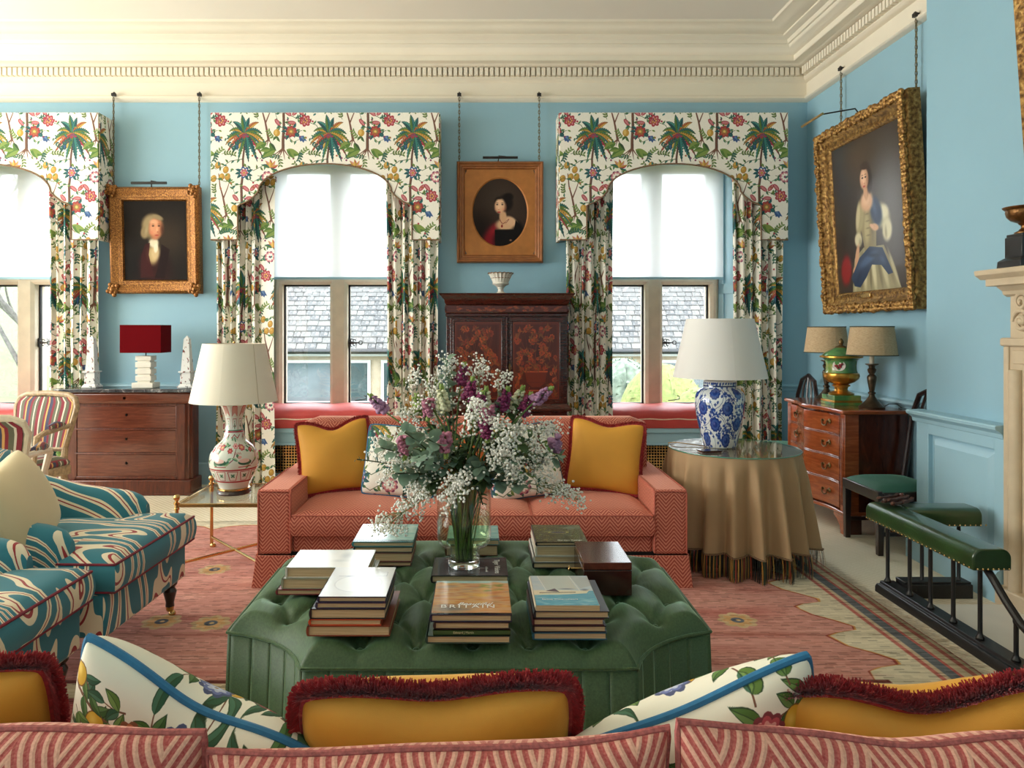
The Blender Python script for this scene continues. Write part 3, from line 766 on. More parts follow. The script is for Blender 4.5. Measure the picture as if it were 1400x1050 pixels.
# ------------------------------------------------------------ shared materials
m_wall = plain('blue_wall_paint', (148, 188, 205), 0.55, 0.02, 1.5)
m_panel = plain('blue_panel_paint', (160, 198, 213), 0.42, 0.015, 2)
m_plaster = plain('cream_plaster', (238, 229, 210), 0.7, 0.02, 2)
m_ceil = plain('ceiling_white', (247, 241, 230), 0.8, 0.015, 1)
m_stone = plain('cream_window_stone', (218, 202, 178), 0.7, 0.05, 8, bump=0.15, bscale=60)
m_mantel = plain('limestone_mantel', (206, 186, 156), 0.6, 0.06, 9, bump=0.15, bscale=50)
m_iron = plain('black_iron', (26, 25, 26), 0.4, 0.05, 20)
m_black = plain('soot_black', (14, 13, 13), 0.85, 0.05, 20)
m_brass = plain('polished_brass', (204, 166, 108), 0.22, 0.05, 12, metal=1.0)
m_dbrass = plain('aged_brass', (128, 104, 68), 0.35, 0.15, 14, metal=1.0)
m_bronze = plain('dark_bronze', (92, 78, 62), 0.38, 0.2, 14, metal=0.85)
m_maho = wood('mahogany', (66, 24, 14), (128, 60, 34), 0.3, (14, 14, 2))
m_mahoH = wood('mahogany_drawer', (82, 38, 26), (128, 68, 46), 0.26, (2, 2, 22))
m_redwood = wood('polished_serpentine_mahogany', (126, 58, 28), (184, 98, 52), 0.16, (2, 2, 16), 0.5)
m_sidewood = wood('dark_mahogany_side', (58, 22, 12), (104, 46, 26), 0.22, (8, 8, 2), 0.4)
m_dark = wood('dark_chair_wood', (30, 16, 14), (58, 32, 26), 0.28, (12, 12, 2), 0.4)
m_arm = wood('dark_armoire_wood', (46, 16, 10), (84, 32, 20), 0.25, (3, 3, 20), 0.35)
def glassmat(name, tint=(0.985, 0.995, 0.99)):
    """clear flat glass: transparent with an angle-dependent mirror coat"""
    m = NT(name); m.t.nodes.remove(m.p)
    tr = m.n('ShaderNodeBsdfTransparent'); tr.inputs[0].default_value = tint + (1,)
    gl = m.n('ShaderNodeBsdfGlossy'); gl.inputs['Roughness'].default_value = 0.02
    ge = m.n('ShaderNodeNewGeometry'); dt = m.n('ShaderNodeVectorMath', operation='DOT_PRODUCT')
    m.l(ge.outputs['Normal'], dt.inputs[0]); m.l(ge.outputs['Incoming'], dt.inputs[1])
    c = m.math('ABSOLUTE', dt.outputs['Value'])
    f = m.math('MULTIPLY_ADD', m.math('POWER', m.math('SUBTRACT', 1.0, c), 5.0), .96, .04)
    mx = m.n('ShaderNodeMixShader'); m.l(f, mx.inputs[0])
    m.l(tr.outputs[0], mx.inputs[1]); m.l(gl.outputs[0], mx.inputs[2]); m.l(mx.outputs[0], m.out.inputs[0])
    return m.m
m_pane = glassmat('window_glass')
m_tglass = glassmat('table_glass', (0.97, 0.99, 0.98))

# ------------------------------------------------------------ room shell
XL, XR, YW, YB, ZC = -8.5, 3.08, 6.85, -3.0, 4.12
XB, YBR = 2.85, 4.65
m_floor = NT('pale_sisal')
v = m_floor.coord('Object')
w1 = m_floor.n('ShaderNodeTexWave', wave_type='BANDS', bands_direction='DIAGONAL'); w1.inputs['Scale'].default_value = 14; w1.inputs['Distortion'].default_value = 1.2; w1.inputs['Detail'].default_value = 1
m_floor.l(v, w1.inputs[0])
m_floor.base(m_floor.mix(0.5, m_floor.ramp(w1.outputs[1], [(0.2, lin((214, 198, 168))), (0.8, lin((240, 229, 206)))]), m_floor.ramp(m_floor.noise(v, 2, 4), [(0.3, lin((222, 208, 180))), (0.7, lin((240, 230, 208)))])))
m_floor.set(rough=0.85); m_floor.bump(w1.outputs[1], 0.5, 0.004)
struct('floor', B().box(XL-.2, XR+.3, YB-.2, YW+.1, -.12, 0), m_floor.m)
struct('ceiling', B().box(XL-.2, XR+.3, YB-.2, YW+.6, ZC, ZC+.12), m_ceil)
struct('wall_left', B().box(XL-.2, XL, YB-.2, YW+.1, 0, ZC), m_wall)
struct('wall_front', B().box(XL-.2, XR+.3, YB-.2, YB, 0, ZC), m_wall)
b = B().box(XR, XR+.25, YBR-.02, YW+.1, 0, ZC)
struct('wall_right', b, m_wall)
FY0, FY1 = 2.05, 3.52       # fireplace opening
b = B().box(XB, XR+.25, FY1, YBR, 0, ZC).box(XB, XR+.25, YB, FY0, 0, ZC).box(XB, XR+.25, FY0, FY1, 1.2, ZC)
wc = struct('wall_chimney', b, m_wall)
struct('hearth_back', B().box(XR+.2, XR+.25, FY0, FY1, 0, 1.2), m_black, wc)
WIN = [(-4.50, 'window_1'), (-1.389, 'window_2'), (1.745, 'window_3')]
HB, HF, ZS, ZH = 0.80, 0.645, 0.53, 3.13      # room-side and frame-side half width, seat level, head
YF = 7.28
b = B(); xs = [XL-.1]
for c, _ in WIN: xs += [c-HB, c+HB]
xs.append(XR+.1)
for i in range(0, len(xs), 2): b.box(xs[i], xs[i+1], YW, YW+.1, 0, ZC)
for c, _ in WIN:
    b.box(c-HB, c+HB, YW, YW+.1, ZH, ZC); b.box(c-HB, c+HB, YW, YW+.1, 0, .10)
    b.box(c-HB, c+HB, YW+.15, YW+.25, 0, ZS-.02)
xs = [XL-.1]
for c, _ in WIN: xs += [c-HF, c+HF]
xs.append(XR+.3)
for i in range(0, len(xs), 2): b.box(xs[i], xs[i+1], YF, YF+.25, -.1, ZC)
for c, _ in WIN:
    b.box(c-HF, c+HF, YF, YF+.25, ZH-.02, ZC); b.box(c-HF, c+HF, YF, YF+.25, -.1, .66)
    b.box(c-HB-.02, c+HB+.02, YW+.1, YF, ZH, ZH+.04)
struct('wall_back', b, m_wall)

# picture rail and dentil cornice
prof = [(0, 3.572), (.03, 3.582), (.046, 3.60), (.04, 3.622), (.016, 3.634), (.012, 3.64), (.012, 3.752), (.03, 3.758), (.052, 3.778), (.06, 3.786), (.06, 3.868), (.115, 3.872), (.135, 3.884), (.15, 3.886), (.215, 3.886), (.22, 3.892), (.22, 3.934),
        (.232, 3.938), (.25, 3.956), (.285, 3.972), (.295, 3.985), (.30, 4.0), (.315, 4.004), (.33, 4.03), (.37, 4.044), (.38, 4.05), (.38, 4.062), (.42, 4.066), (.46, 4.09), (.54, 4.104), (.56, 4.13), (0, 4.13)]
b = B(); vs = []
for p, z in prof:
    vs += [(XL, YW-p, z), (XR-p, YW-p, z), (XR-p, YBR+p, z), (XB-p, YBR+p, z), (XB-p, YB, z)]
fs = []
for i in range(len(prof)-1):
    for k in range(4): fs.append((i*5+k, i*5+k+1, (i+1)*5+k+1, (i+1)*5+k))
corn = struct('trim_1', b.add(vs, fs), m_plaster, recalc=True)
b = B(); sp = .0478; x = -5.2
while x < XR-.12: b.box(x, x+.033, YW-.108, YW-.05, 3.792, 3.862); x += sp
y = YW-.13
while y > YBR+.12: b.box(XR-.108, XR-.05, y-.033, y, 3.792, 3.862); y -= sp
o = struct('dentil_course', b, m_plaster, corn); o['kind'] = 'stuff'
# dado rail, baseboards
def rail(name, segs, prof_, mat):
    b = B()
    for (axis, pos, a, c_, sgn) in segs:
        poly = [(pos-sgn*p, z) for p, z in prof_]
        b.prism(poly, 'x' if axis == 'x' else 'y', a, c_)
    return struct(name, b, mat)
dprof = [(0, .875), (.012, .878), (.016, .895), (.034, .905), (.042, .918), (.036, .934), (.02, .94), (0, .945)]
rail('trim_2', [('x', YW, c0+HB, c1-HB, 1) for c0, c1 in ((WIN[0][0], WIN[1][0]), (WIN[1][0], WIN[2][0]))] + [('x', YW, WIN[2][0]+HB, XR, 1), ('y', XR, YBR, YW, 1)], dprof, m_panel)
bprof = [(0, 0), (.03, 0), (.03, .16), (.02, .175), (.02, .19), (.008, .2), (0, .2)]
rail('baseboard_back', [('x', YW, XL, WIN[0][0]-HB, 1), ('x', YW, WIN[0][0]+HB, WIN[1][0]-HB, 1), ('x', YW, WIN[1][0]+HB, WIN[2][0]-HB, 1), ('x', YW, WIN[2][0]+HB, XR, 1)], bprof, m_panel)
rail('baseboard_right', [('y', XR, YBR, YW, 1)], bprof, m_panel)

# dado panelling on the chimney breast
PX, PY0, PY1 = 2.785, 3.87, YBR+.0
dado = sroot('trim_3')
fr = B()
A0, A1, Z0, Z1 = 3.95, 4.53, .21, .80
fr.box(PX, XB, PY0, A0, 0, .88).box(PX, XB, A1, PY1, 0, .88).box(PX, XB, A0, A1, 0, Z0).box(PX, XB, A0, A1, Z1, .88)
struct('panel_frame', fr, m_panel, dado, bevel=.004)
pb = B()
def fielded(b, x, y0, y1, z0, z1, e=.045, d=.022):
    vs = [(x+d, y0, z0), (x+d, y1, z0), (x+d, y1, z1), (x+d, y0, z1), (x, y0+e, z0+e), (x, y1-e, z0+e), (x, y1-e, z1-e), (x, y0+e, z1-e)]
    b.add(vs, [(0, 1, 5, 4), (1, 2, 6, 5), (2, 3, 7, 6), (3, 0, 4, 7), (4, 5, 6, 7)])
fielded(pb, PX+.006, A0+.012, A1-.012, Z0+.012, Z1-.012)
pb.box(PX+.028, XB, A0, A1, Z0, Z1)
struct('raised_panel', pb, m_panel, dado, smooth=20)
cp = [(PX+.01, .86), (PX-.008, .868), (PX-.012, .89), (PX-.03, .905), (PX-.048, .915), (PX-.052, .93), (PX-.045, .938), (PX+.06, .94)]
struct('dado_cap', B().prism(cp, 'y', PY0, PY1+.03), m_panel, dado)
bp = [(PX+.01, 0), (PX-.05, 0), (PX-.05, .15), (PX-.04, .165), (PX-.02, .175), (PX-.012, .195), (PX+.01, .2)]
struct('panel_skirting', B().prism(bp, 'y', PY0, PY1+.03), m_panel, dado)

# ------------------------------------------------------------ windows
m_blind = NT('white_roller_blind'); m_blind.t.nodes.remove(m_blind.p)
tl = m_blind.n('ShaderNodeBsdfTranslucent'); tl.inputs[0].default_value = (.93, .94, .95, 1)
df = m_blind.n('ShaderNodeBsdfDiffuse'); df.inputs[0].default_value = (.86, .88, .9, 1)
tp = m_blind.n('ShaderNodeBsdfTransparent'); tp.inputs[0].default_value = (1, 1, 1, 1)
x1 = m_blind.n('ShaderNodeMixShader'); x1.inputs[0].default_value = .18
m_blind.l(tl.outputs[0], x1.inputs[1]); m_blind.l(df.outputs[0], x1.inputs[2])
x2 = m_blind.n('ShaderNodeMixShader'); x2.inputs[0].default_value = .12
m_blind.l(x1.outputs[0], x2.inputs[1]); m_blind.l(tp.outputs[0], x2.inputs[2]); m_blind.l(x2.outputs[0], m_blind.out.inputs[0])
ZT0, ZT1 = 1.895, 1.985
def stonebar(b, x0, x1, y0, y1, z0, z1, vert=True, ch=.028):
    """chamfered stone bar"""
    if vert: b.prism([(x0, y0+ch), (x0+ch, y0), (x1-ch, y0), (x1, y0+ch), (x1, y1), (x0, y1)], 'z', z0, z1)
    else: b.prism([(y0+ch, z0), (y0, z0+ch), (y0, z1-ch), (y0+ch, z1), (y1, z1), (y1, z0)], 'x', x0, x1)
for wi, (c, nm) in enumerate(WIN):
    w = sroot(nm, (c, YF, 0))
    jm = B()
    for sg in (-1, 1):
        x0, x1 = sorted((sg*HF, sg*(HF-.082))); stonebar(jm, x0, x1, -.02, .2, .6, ZH)
    struct('stone_jamb', jm, m_stone, w, smooth=0)
    struct('stone_mullion', (lambda q: (stonebar(q, -.085, .085, -.03, .2, .6, ZH), q)[1])(B()), m_stone, w, smooth=0)
    tb = B(); 
    for x0, x1 in ((-HF+.05, -.06), (.06, HF-.05)): stonebar(tb, x0, x1, -.025, .2, ZT0, ZT1, False); stonebar(tb, x0, x1, -.02, .2, 3.03, ZH, False)
    struct('stone_transom', tb, m_stone, w, smooth=0)
    struct('stone_sill', B().box(-HF, HF, -.04, .25, .60, .695), m_stone, w, bevel=.01)
    for (x0, x1) in ((-HF+.08, -.083), (.083, HF-.08)):
        for (z0, z1) in ((.695, ZT0), (ZT1, 3.03)):
            f = B(); t = .018; ya, yb = .07, .10
            f.box(x0, x0+t, ya, yb, z0, z1).box(x1-t, x1, ya, yb, z0, z1).box(x0, x1, ya, yb, z0, z0+t).box(x0, x1, ya, yb, z1-t, z1)
            fr = struct('casement', f, m_iron, w)
            struct('pane', B().box(x0+t, x1-t, .083, .087, z0+t, z1-t), m_pane, fr, smooth=0)
            if x0 > 0 and z0 < 1:
                h = B(); hx, hy, hz = x0+.012, .045, 1.315
                h.box(hx-.006, hx+.012, hy, hy+.03, hz-.045, hz+.045)
                h.tube([(hx, hy, hz), (hx+.05, hy-.015, hz), (hx+.10, hy-.02, hz)], [.012, .009, .006], 8)
                for (dx, dz) in ((.03, .022), (.03, -.022), (.055, .018), (.055, -.018)):
                    h.tube([(hx+dx+.014*math.cos(t), hy-.01, hz+dz+.014*math.sin(t)) for t in np.linspace(0, 5, 10)], .0045, 6)
                h.tube([(hx+.118+.018*math.cos(t), hy-.02, hz+.018*math.sin(t)) for t in np.linspace(0, 2*PI, 13)[:-1]], .005, 6, closed=True)
                struct('latch', h, m_iron, fr)
                s_ = B().tube([(hx+.06, hy, .735), (hx+.12, hy, .74), (hx+.17, hy, .75), (hx+.175, hy, .775), (hx+.15, hy, .785)], .005, 6)
                struct('stay', s_, m_iron, fr)
    # splayed reveals with panelled shutters
    for sg in (-1, 1):
        q = B()
        P = lambda t, d: (sg*(HB+(HF-HB)*t)+sg*d*.94, (YW-YF)+(YF-YW)*t+d*.34)
        def slab(t0, t1, d0, d1, z0, z1):
            q.prism([P(t0, d0), P(t1, d0), P(t1, d1), P(t0, d1)], 'z', z0, z1)
        slab(0, 1, .016, .05, ZS, ZH)
        for (z0, z1) in ((ZS, .62), (1.42, 1.52), (1.80, 1.90), (3.03, ZH)): slab(0, 1, 0, .02, z0, z1)
        slab(0, .16, 0, .02, ZS, ZH); slab(.84, 1, 0, .02, ZS, ZH)
        struct('shutter_reveal', q, m_panel, w, smooth=0)
    struct('reveal_head', B().box(-HB, HB, -(YF-YW), 0, ZH-.02, ZH), m_panel, w)
    # window seat board and the brass heater grille beneath
    sb = B().box(-HB-.02, HB+.02, -(YF-YW)-.05, .0, ZS-.045, ZS).box(-HB, HB, -(YF-YW)-.02, -(YF-YW), .375, ZS-.045).box(-HB, HB, -(YF-YW)-.03, -(YF-YW), .365, .385)
    sb.box(-HB, -HB+.05, -(YF-YW)-.015, -(YF-YW)+.05, .1, .37).box(HB-.05, HB, -(YF-YW)-.015, -(YF-YW)+.05, .1, .37)
    struct('seat_board', sb, m_panel, w, bevel=.006)
    g = B(); yy = -(YF-YW)
    xx = -HB+.05
    while xx < HB-.05: g.box(xx-.0035, xx+.0035, yy, yy+.004, .1, .37); xx += .026
    zz = .112
    while zz < .37: g.box(-HB+.05, HB-.05, yy-.003, yy+.001, zz-.0035, zz+.0035); zz += .026
    o = struct('brass_grille', g, m_brass, w, smooth=0); o['kind'] = 'stuff'
    struct('grille_cavity', B().box(-HB, HB, yy+.1, yy+.12, .1, .5), m_black, w)
    # roller blind
    wh = ('left-hand window with the lawn outside', 'window behind the sofa', 'right-hand window')[wi]
    rb = thing('roller_blind', 'white translucent roller blind drawn half down over the '+wh, 'blind', (c, YF-.10, 1.95), group='window blinds')
    obj('blind_cloth', B().grid(lambda u, v: (-.66+1.32*u, .004*math.sin(u*9), 1.13*v), 12, 6), m_blind.m, rb)
    obj('hem_bar', B().box(-.66, .66, -.006, .008, -.012, .012), m_panel, rb, bevel=.003)
    obj('roller', B().tube([(-.66, 0, 1.13), (.66, 0, 1.13)], .022, 12), m_panel, rb)

# ------------------------------------------------------------ pelmets, curtains, seat cushions
def pelmet_outline(hw=1.027):
    """half outline of the lower edge, x measured from the pelmet's centre, z absolute"""
    e = [(hw, 2.255), (.785, 2.255), (.785, 2.56), (.76, 2.575), (.70, 2.60), (.64, 2.645), (.60, 2.69)]
    for i in range(1, 13):
        a = i/12*PI/2
        e.append((.60*math.cos(a), 2.69+.25*math.sin(a)))
    return e
m_braid = NT('green_red_braid'); v = m_braid.coord('Object', (60, 60, 60), (0, .7, 0))
wv = m_braid.n('ShaderNodeTexWave'); wv.inputs['Scale'].default_value = 1.2; m_braid.l(v, wv.inputs[0])
m_braid.base(m_braid.ramp(wv.outputs[1], [(.3, lin((70, 84, 50))), (.5, lin((214, 200, 160))), (.7, lin((130, 50, 44)))])); m_braid.set(rough=.8)
YP = 6.60
pel = []
PEL = [(-4.455, 'at the left edge of the room'), (-1.383, 'above the window behind the sofa'), (1.762, 'above the right-hand window')]
def front_panel(hw, zt):
    b = B(); lo = pelmet_outline(hw)
    pts = [(-x, z) for x, z in lo] + [(x, z) for x, z in lo[::-1][1:]]
    vs, uv, fs = [], [], []
    for x, z in pts: vs += [(x, 0, z), (x, 0, zt)]; uv += [(x, z), (x, zt)]
    for i in range(len(pts)-1): 
        if abs(pts[i][0]-pts[i+1][0]) > 1e-6: fs.append((i*2, i*2+2, i*2+3, i*2+1))
    uv = [(x+.33, z+.647) for x, z in uv]     # a palm crown sits at x = .04 and .76 to each side
    return b.add(vs, fs, uv), pts
for i, (cx, where) in enumerate(PEL):
    t = thing('pelmet', 'palm-printed chintz pelmet with arched lower edge '+where, 'pelmet', (cx, YP, 0), group='pelmets')
    b, pts = front_panel(1.027, 3.40)
    obj('front_panel', b, m_chintz, t, solid=.02, recalc=False, smooth=0)
    for sg in (-1, 1):
        obj('side_return', B().box(sg*1.027-.01, sg*1.027+.01, .01, YW-YP-.005, 2.255, 3.40), m_chintz, t)
    obj('top_board', B().box(-1.03, 1.03, 0, YW-YP-.005, 3.385, 3.405), m_chintz, t)
    obj('braid', B().tube([(x, -.012, z) for x, z in pts], .008, 6), m_braid.m, t)

def curtain(name, label, x0, x1, z1, flat_side, folds, yc=6.715, pinch=None):
    """one curtain leg hanging to the floor from z1; flat_side: -1 / 1 = side with the flat leading edge, 0 none"""
    xc = (x0+x1)/2
    t = thing(name, label, 'curtain', (xc, yc, 0), group='chintz curtains')
    wd = x1-x0; R = random.Random(int((x0+9)*1000)); ph = [R.uniform(-.5, .5) for _ in range(4)]
    fl = .24 if flat_side else 0
    def s_of(u):     # fold displacement
        if flat_side == 1 and u > 1-fl: return 0.0, 1-(u-(1-fl))/fl
        if flat_side == -1 and u < fl: return 0.0, u/fl
        q = u/(1-fl) if flat_side == 1 else ((u-fl)/(1-fl) if flat_side == -1 else u)
        return q, 1
    NU, NV = folds*14, 26
    def fn(u, v):
        q, e = s_of(u)
        z = z1*v
        k = 1.0 if q else 0.0
        amp = .039*(1-.22*v)
        sn = math.sin(2*PI*folds*(q+.02*math.sin(3*v+ph[0])+.012*math.sin(17*q+ph[2])))
        y = -amp*math.copysign(abs(sn)**.75, sn)*k + .012*math.sin(7*q+3*v+ph[1])
        narrow = 1-.06*math.sin(PI*v) if pinch is None else 1-pinch*math.sin(PI*min(1, v*1.1))
        x = (u-.5)*wd*narrow + .017*math.sin(2*PI*folds*q*2+1.3)*k
        if flat_side: y -= .03*(1-e if e < 1 else 0)
        return (x, y, z+.004)
    # cloth length used for the print runs further than the hung width
    acc = [0.0]
    for i in range(NU):
        a, b_ = fn(i/NU, .5), fn((i+1)/NU, .5); acc.append(acc[-1]+math.hypot(a[0]-b_[0], a[1]-b_[1]))
    bb = B(); bb.grid(fn, NU, NV, uvs=False)
    off = R.random()
    for f in range(len(bb.f)):
        j, i = divmod(f, NU)
        bb.uv[f] = [(acc[i]+off, z1*j/NV), (acc[i+1]+off, z1*j/NV), (acc[i+1]+off, z1*(j+1)/NV), (acc[i]+off, z1*(j+1)/NV)]
    obj('curtain_cloth', bb, m_chintz, t, recalc=False, smooth=80)
    obj('heading', B().box(-wd/2, wd/2, -.01, .02, z1-.05, z1), m_chintz, t)
    return t
curtain('curtain', 'chintz curtain hanging in folds beside the marble-topped chest, right of the left-hand window', WX(66, 6.7), WX(133, 6.7), 2.95, 0, 6)
curtain('curtain', 'chintz curtain behind the cream-shaded lamp with the painted vase base', WX(294, 6.7), WX(377, 6.7), 2.85, 1, 6)
curtain('curtain', 'chintz curtain just left of the marquetry cabinet, behind the flowers', WX(527, 6.7), WX(598, 6.7), 2.85, 0, 6)
curtain('curtain', 'chintz curtain just right of the marquetry cabinet', WX(773, 6.7), WX(837, 6.7), 2.85, 0, 6)
curtain('curtain', 'chintz curtain in the right corner, next to the serpentine chest of drawers', WX(1002, 6.7), WX(1070, 6.7), 2.85, 0, 6)
curtain('curtain', 'chintz curtain at the far left edge of the room, mostly out of the picture', -5.55, -5.02, 2.95, 0, 6)

m_coral = velvet('coral_silk', (190, 66, 62), 0.5, 0.5, 0.12, (255, 170, 160), 3)
m_pipew = plain('cream_piping', (236, 214, 190), 0.7, 0.1, 120)
for i, (c, nm) in enumerate(WIN):
    wh = ('below the left-hand window', 'left of the flowers, behind the sofa', 'behind the round skirted table')[i]
    t = thing('window_seat_cushion', 'coral red window seat cushion with cream piping '+wh, 'cushion', (c, (YW+YF)/2-.02, ZS), group='window seat cushions')
    d = (YF-YW)/2+.05
    b = B()
    pf = [(-d+.01, 0), (-d-.004, .03), (-d-.006, .06), (-d, .085), (-d-.012, .11), (-d-.01, .135), (-d+.03, .168), (-d+.10, .19), (0, .197), (d-.08, .19), (d-.03, .16), (d-.05, 0)]
    n = 40; vs = []
    for k in range(n+1):
        u = k/n; x = -.755+1.51*u; e = min(1, min(u, 1-u)/.04); bul = .9+.1*e
        for (y, z) in pf: vs.append((x*(1-.0*z), y+.004*math.sin(37*u+y*9), z*(bul+.025*math.sin(u*23+y*5)*(z > .1))))
    m_ = len(pf); fs = []
    for k in range(n):
        for q in range(m_-1): fs.append((k*m_+q, k*m_+q+1, (k+1)*m_+q+1, (k+1)*m_+q))
    fs.append(tuple(range(m_))); fs.append(tuple(n*m_+q for q in range(m_))[::-1])
    obj('cushion_body', b.add(vs, fs), m_coral, t, smooth=60)
    obj('piping', B().tube([(-.755+1.51*k/40, -d-.004, .085+.003*math.sin(k*.9)) for k in range(41)], .006, 6), m_pipew, t)
# ------------------------------------------------------------ outside
m_lawn = plain('lawn', (84, 97, 54), 0.9, 0.12, 1.2)
m_slate = NT('stone_slate'); v = m_slate.coord('Object')
gi = m_slate.n('ShaderNodeObjectInfo')
m_slate.base(m_slate.mix(m_slate.ramp(m_slate.noise(v, 9, 5), [(.56, (0,0,0,1)), (.66, (1,1,1,1))]), m_slate.ramp(gi.outputs['Random'], [(0, lin((70, 69, 69))), (.5, lin((86, 84, 82))), (1, lin((100, 97, 92)))]), lin((146, 145, 140)))); m_slate.set(rough=.9)
m_house = plain('cotswold_stone', (166, 149, 126), 0.9, 0.08, 6)
m_white = plain('white_joinery', (182, 182, 178), 0.5, 0.02, 8)
m_hglass = plain('house_window_glass', (70, 82, 84), 0.1, 0.2, 2)
m_hedge = plain('hedge_green', (92, 106, 60), 0.9, 0.3, 8)
m_hedge2 = plain('silver_green', (108, 118, 102), 0.9, 0.3, 8)
m_yew = plain('clipped_yew', (114, 122, 66), 0.9, 0.2, 14)
m_bark = plain('grey_bark', (98, 94, 88), 0.9, 0.2, 10)
GZ = -1.3
b = B(); b.grid(lambda u, v: (-60+110*u, 8.5+90*v, GZ + max(0, (v-.14))*12*max(0, min(1, (-6-(-60+110*u))/10)) + .1*math.sin(u*30)*v), 40, 30)
struct('lawn_ground', b, m_lawn, recalc=False)
ho = thing('stone_house', 'stone house across the garden with grey stone-slate roof and white windows', 'house', (0, 18, GZ))
HX0, HX1, HY, EZ = -9.2, 12.0, 18.0, .93
RS = math.radians(47); RIDGE = 2.9
b = B().box(HX0, HX1, HY, HY+5, GZ-.4, EZ)
obj('wall', b, m_house, ho, world=True)
ns = RIDGE/math.sin(RS)
roof = B(); roof.add([(HX0-.3, HY-.22, EZ), (HX1+.3, HY-.22, EZ), (HX1+.3, HY-.22+RIDGE/math.tan(RS), EZ+RIDGE), (HX0-.3, HY-.22+RIDGE/math.tan(RS), EZ+RIDGE), (HX0-.3, HY+8, EZ), (HX1+.3, HY+8, EZ)],
    [(0, 1, 2, 3), (0, 3, 4), (1, 5, 2), (3, 2, 5, 4), (0, 4, 5, 1)])
ro = obj('roof', roof, plain('roof_underlay', (120, 116, 108), .9), ho, world=True, smooth=0)
def slate_geo(w, l):
    q = B(); h = .028
    q.add([(-w/2, 0, 0), (w/2, 0, 0), (w/2*.97, l, 0), (-w/2*.97, l, 0), (-w/2, 0, h), (w/2, 0, h), (w/2*.97, l, h*.5), (-w/2*.97, l, h*.5)], [(0,3,2,1),(4,5,6,7),(0,1,5,4),(1,2,6,5),(2,3,7,6),(3,0,4,7)])
    return q
R = random.Random(21)
geo = []
for k in range(8):
    w = (.19, .23, .28, .21, .26, .33, .17, .22)[k]
    o = obj('slate', slate_geo(w-.012, .42), m_slate.m, ro, smooth=0); geo.append((w, o)); o.hide_render = False
proto = [g[1] for g in geo]
dirv = Vector((0, math.cos(RS), math.sin(RS)))
rowh = .20; cnt = 0; rest = B(); used = set()
for r in range(24):
    rowh = .24-.10*r/36
    base = Vector((0, HY-.26, EZ-GZ)) + dirv*(sum(.20-.08*q/20 for q in range(r))) + Vector((0, -.02, .02))
    base.y -= 18
    for (xa, xb) in ((-9.2, -5.6), (-5.6, -2.0), (-2.0, 2.9), (2.9, 6.6), (6.6, 11.8)):
        seen = (xa, xb) in ((-5.6, -2.0), (2.9, 6.6)) and r < 15 and cnt < 292
        x = xa+R.uniform(0, .1)
        while x < xb:
            k = R.randrange(8); w = geo[k][0]; lift = R.uniform(0, .012)
            if seen:
                if k not in used: o = proto[k]; used.add(k)
                else: o = share(proto[k], ro)
                o.location = (x+w/2, base.y, base.z+lift); o.rotation_euler = (RS-.06+R.uniform(-.02, .02), R.uniform(-.015, .015), R.uniform(-.02, .02)); cnt += 1
            else:
                M = Matrix.Translation((x+w/2, base.y, base.z+lift)) @ Matrix.Rotation(RS-.06, 4, 'X')
                g = slate_geo(w-.012, .42); rest.add([tuple(M @ Vector(p)) for p in g.v], g.f)
            x += w
o = obj('slate_courses', rest, m_slate.m, ho, smooth=0); o['kind'] = 'stuff'
obj('gutter', B().tube([(HX0, HY-.34, EZ-.02), (HX1, HY-.34, EZ-.02)], .06, 8), m_iron, ho, world=True)
obj('fascia', B().box(HX0, HX1, HY-.2, HY-.02, EZ-.14, EZ), m_white, ho, world=True)
for (xa, xb) in ((-4.80, -3.50), (-3.44, -2.72), (-2.32, -1.2), (4.4, 6.0), (-7.6, -6.2)):
    f = B(); za, zb = -.32, .62; t = .07
    f.box(xa-t, xb+t, HY-.06, HY+.02, za-t, za).box(xa-t, xb+t, HY-.06, HY+.02, zb, zb+t).box(xa-t, xa, HY-.06, HY+.02, za, zb).box(xb, xb+t, HY-.06, HY+.02, za, zb)
    fo = obj('window', f, m_white, ho, world=True)
    obj('pane', B().box(xa, xb, HY-.02, HY-.01, za, zb), m_hglass, fo, smooth=0).location = (0, 0, 0)
    fo.children[0].data.transform(Matrix.Translation((0, -18, -GZ)))
def blob(name, label, cat, c, r, mat, seed, squash=1, rough=.10, n=26, group=None):
    R = random.Random(seed); p = [(R.uniform(3, 9), R.uniform(0, 6), R.uniform(3, 9), R.uniform(0, 6)) for _ in range(5)]
    def fn(r_, z, a, i):
        d = sum(math.sin(q[0]*a+q[1])*math.sin(q[2]*z/r+q[3]) for q in p)/5
        return max(0, r_*(1+rough*d*2))
    b = B(); m = 16
    b.lathe([(r*math.sin(PI*i/m)+1e-4, -r*squash*math.cos(PI*i/m)) for i in range(m+1)], n, (0, 0, r*squash*.75), caps=False, mod=fn)
    # leafy surface tufts
    for _ in range(700 if rough > .05 else 300):
        a, t = R.uniform(0, 2*PI), R.uniform(.2, PI-.15); rr = r*1.0
        x, y, z = rr*math.sin(t)*math.cos(a), rr*math.sin(t)*math.sin(a), r*squash*.75+r*squash*math.cos(t)
        s = r*.055*R.uniform(.6, 1.5); q = [Vector((R.uniform(-s, s), R.uniform(-s, s), R.uniform(-s, s))) for _ in range(3)]
        b.add([(x+e.x, y+e.y, z+e.z) for e in q], [(0, 1, 2)])
    o = obj(name, b, mat, recalc=False, smooth=60); o.location = c
    return tag(o, label, cat, group)
blob('clipped_bush', 'rounded clipped yellow-green yew bush outside, right of the window latch', 'bush', (3.12, 12.4, GZ), .80, m_yew, 3, 1.55, .03)
blob('clipped_bush', 'second clipped yew dome outside, half behind the white lampshade', 'bush', (2.98, 9.9, GZ), .56, m_yew, 4, 2.0, .03)
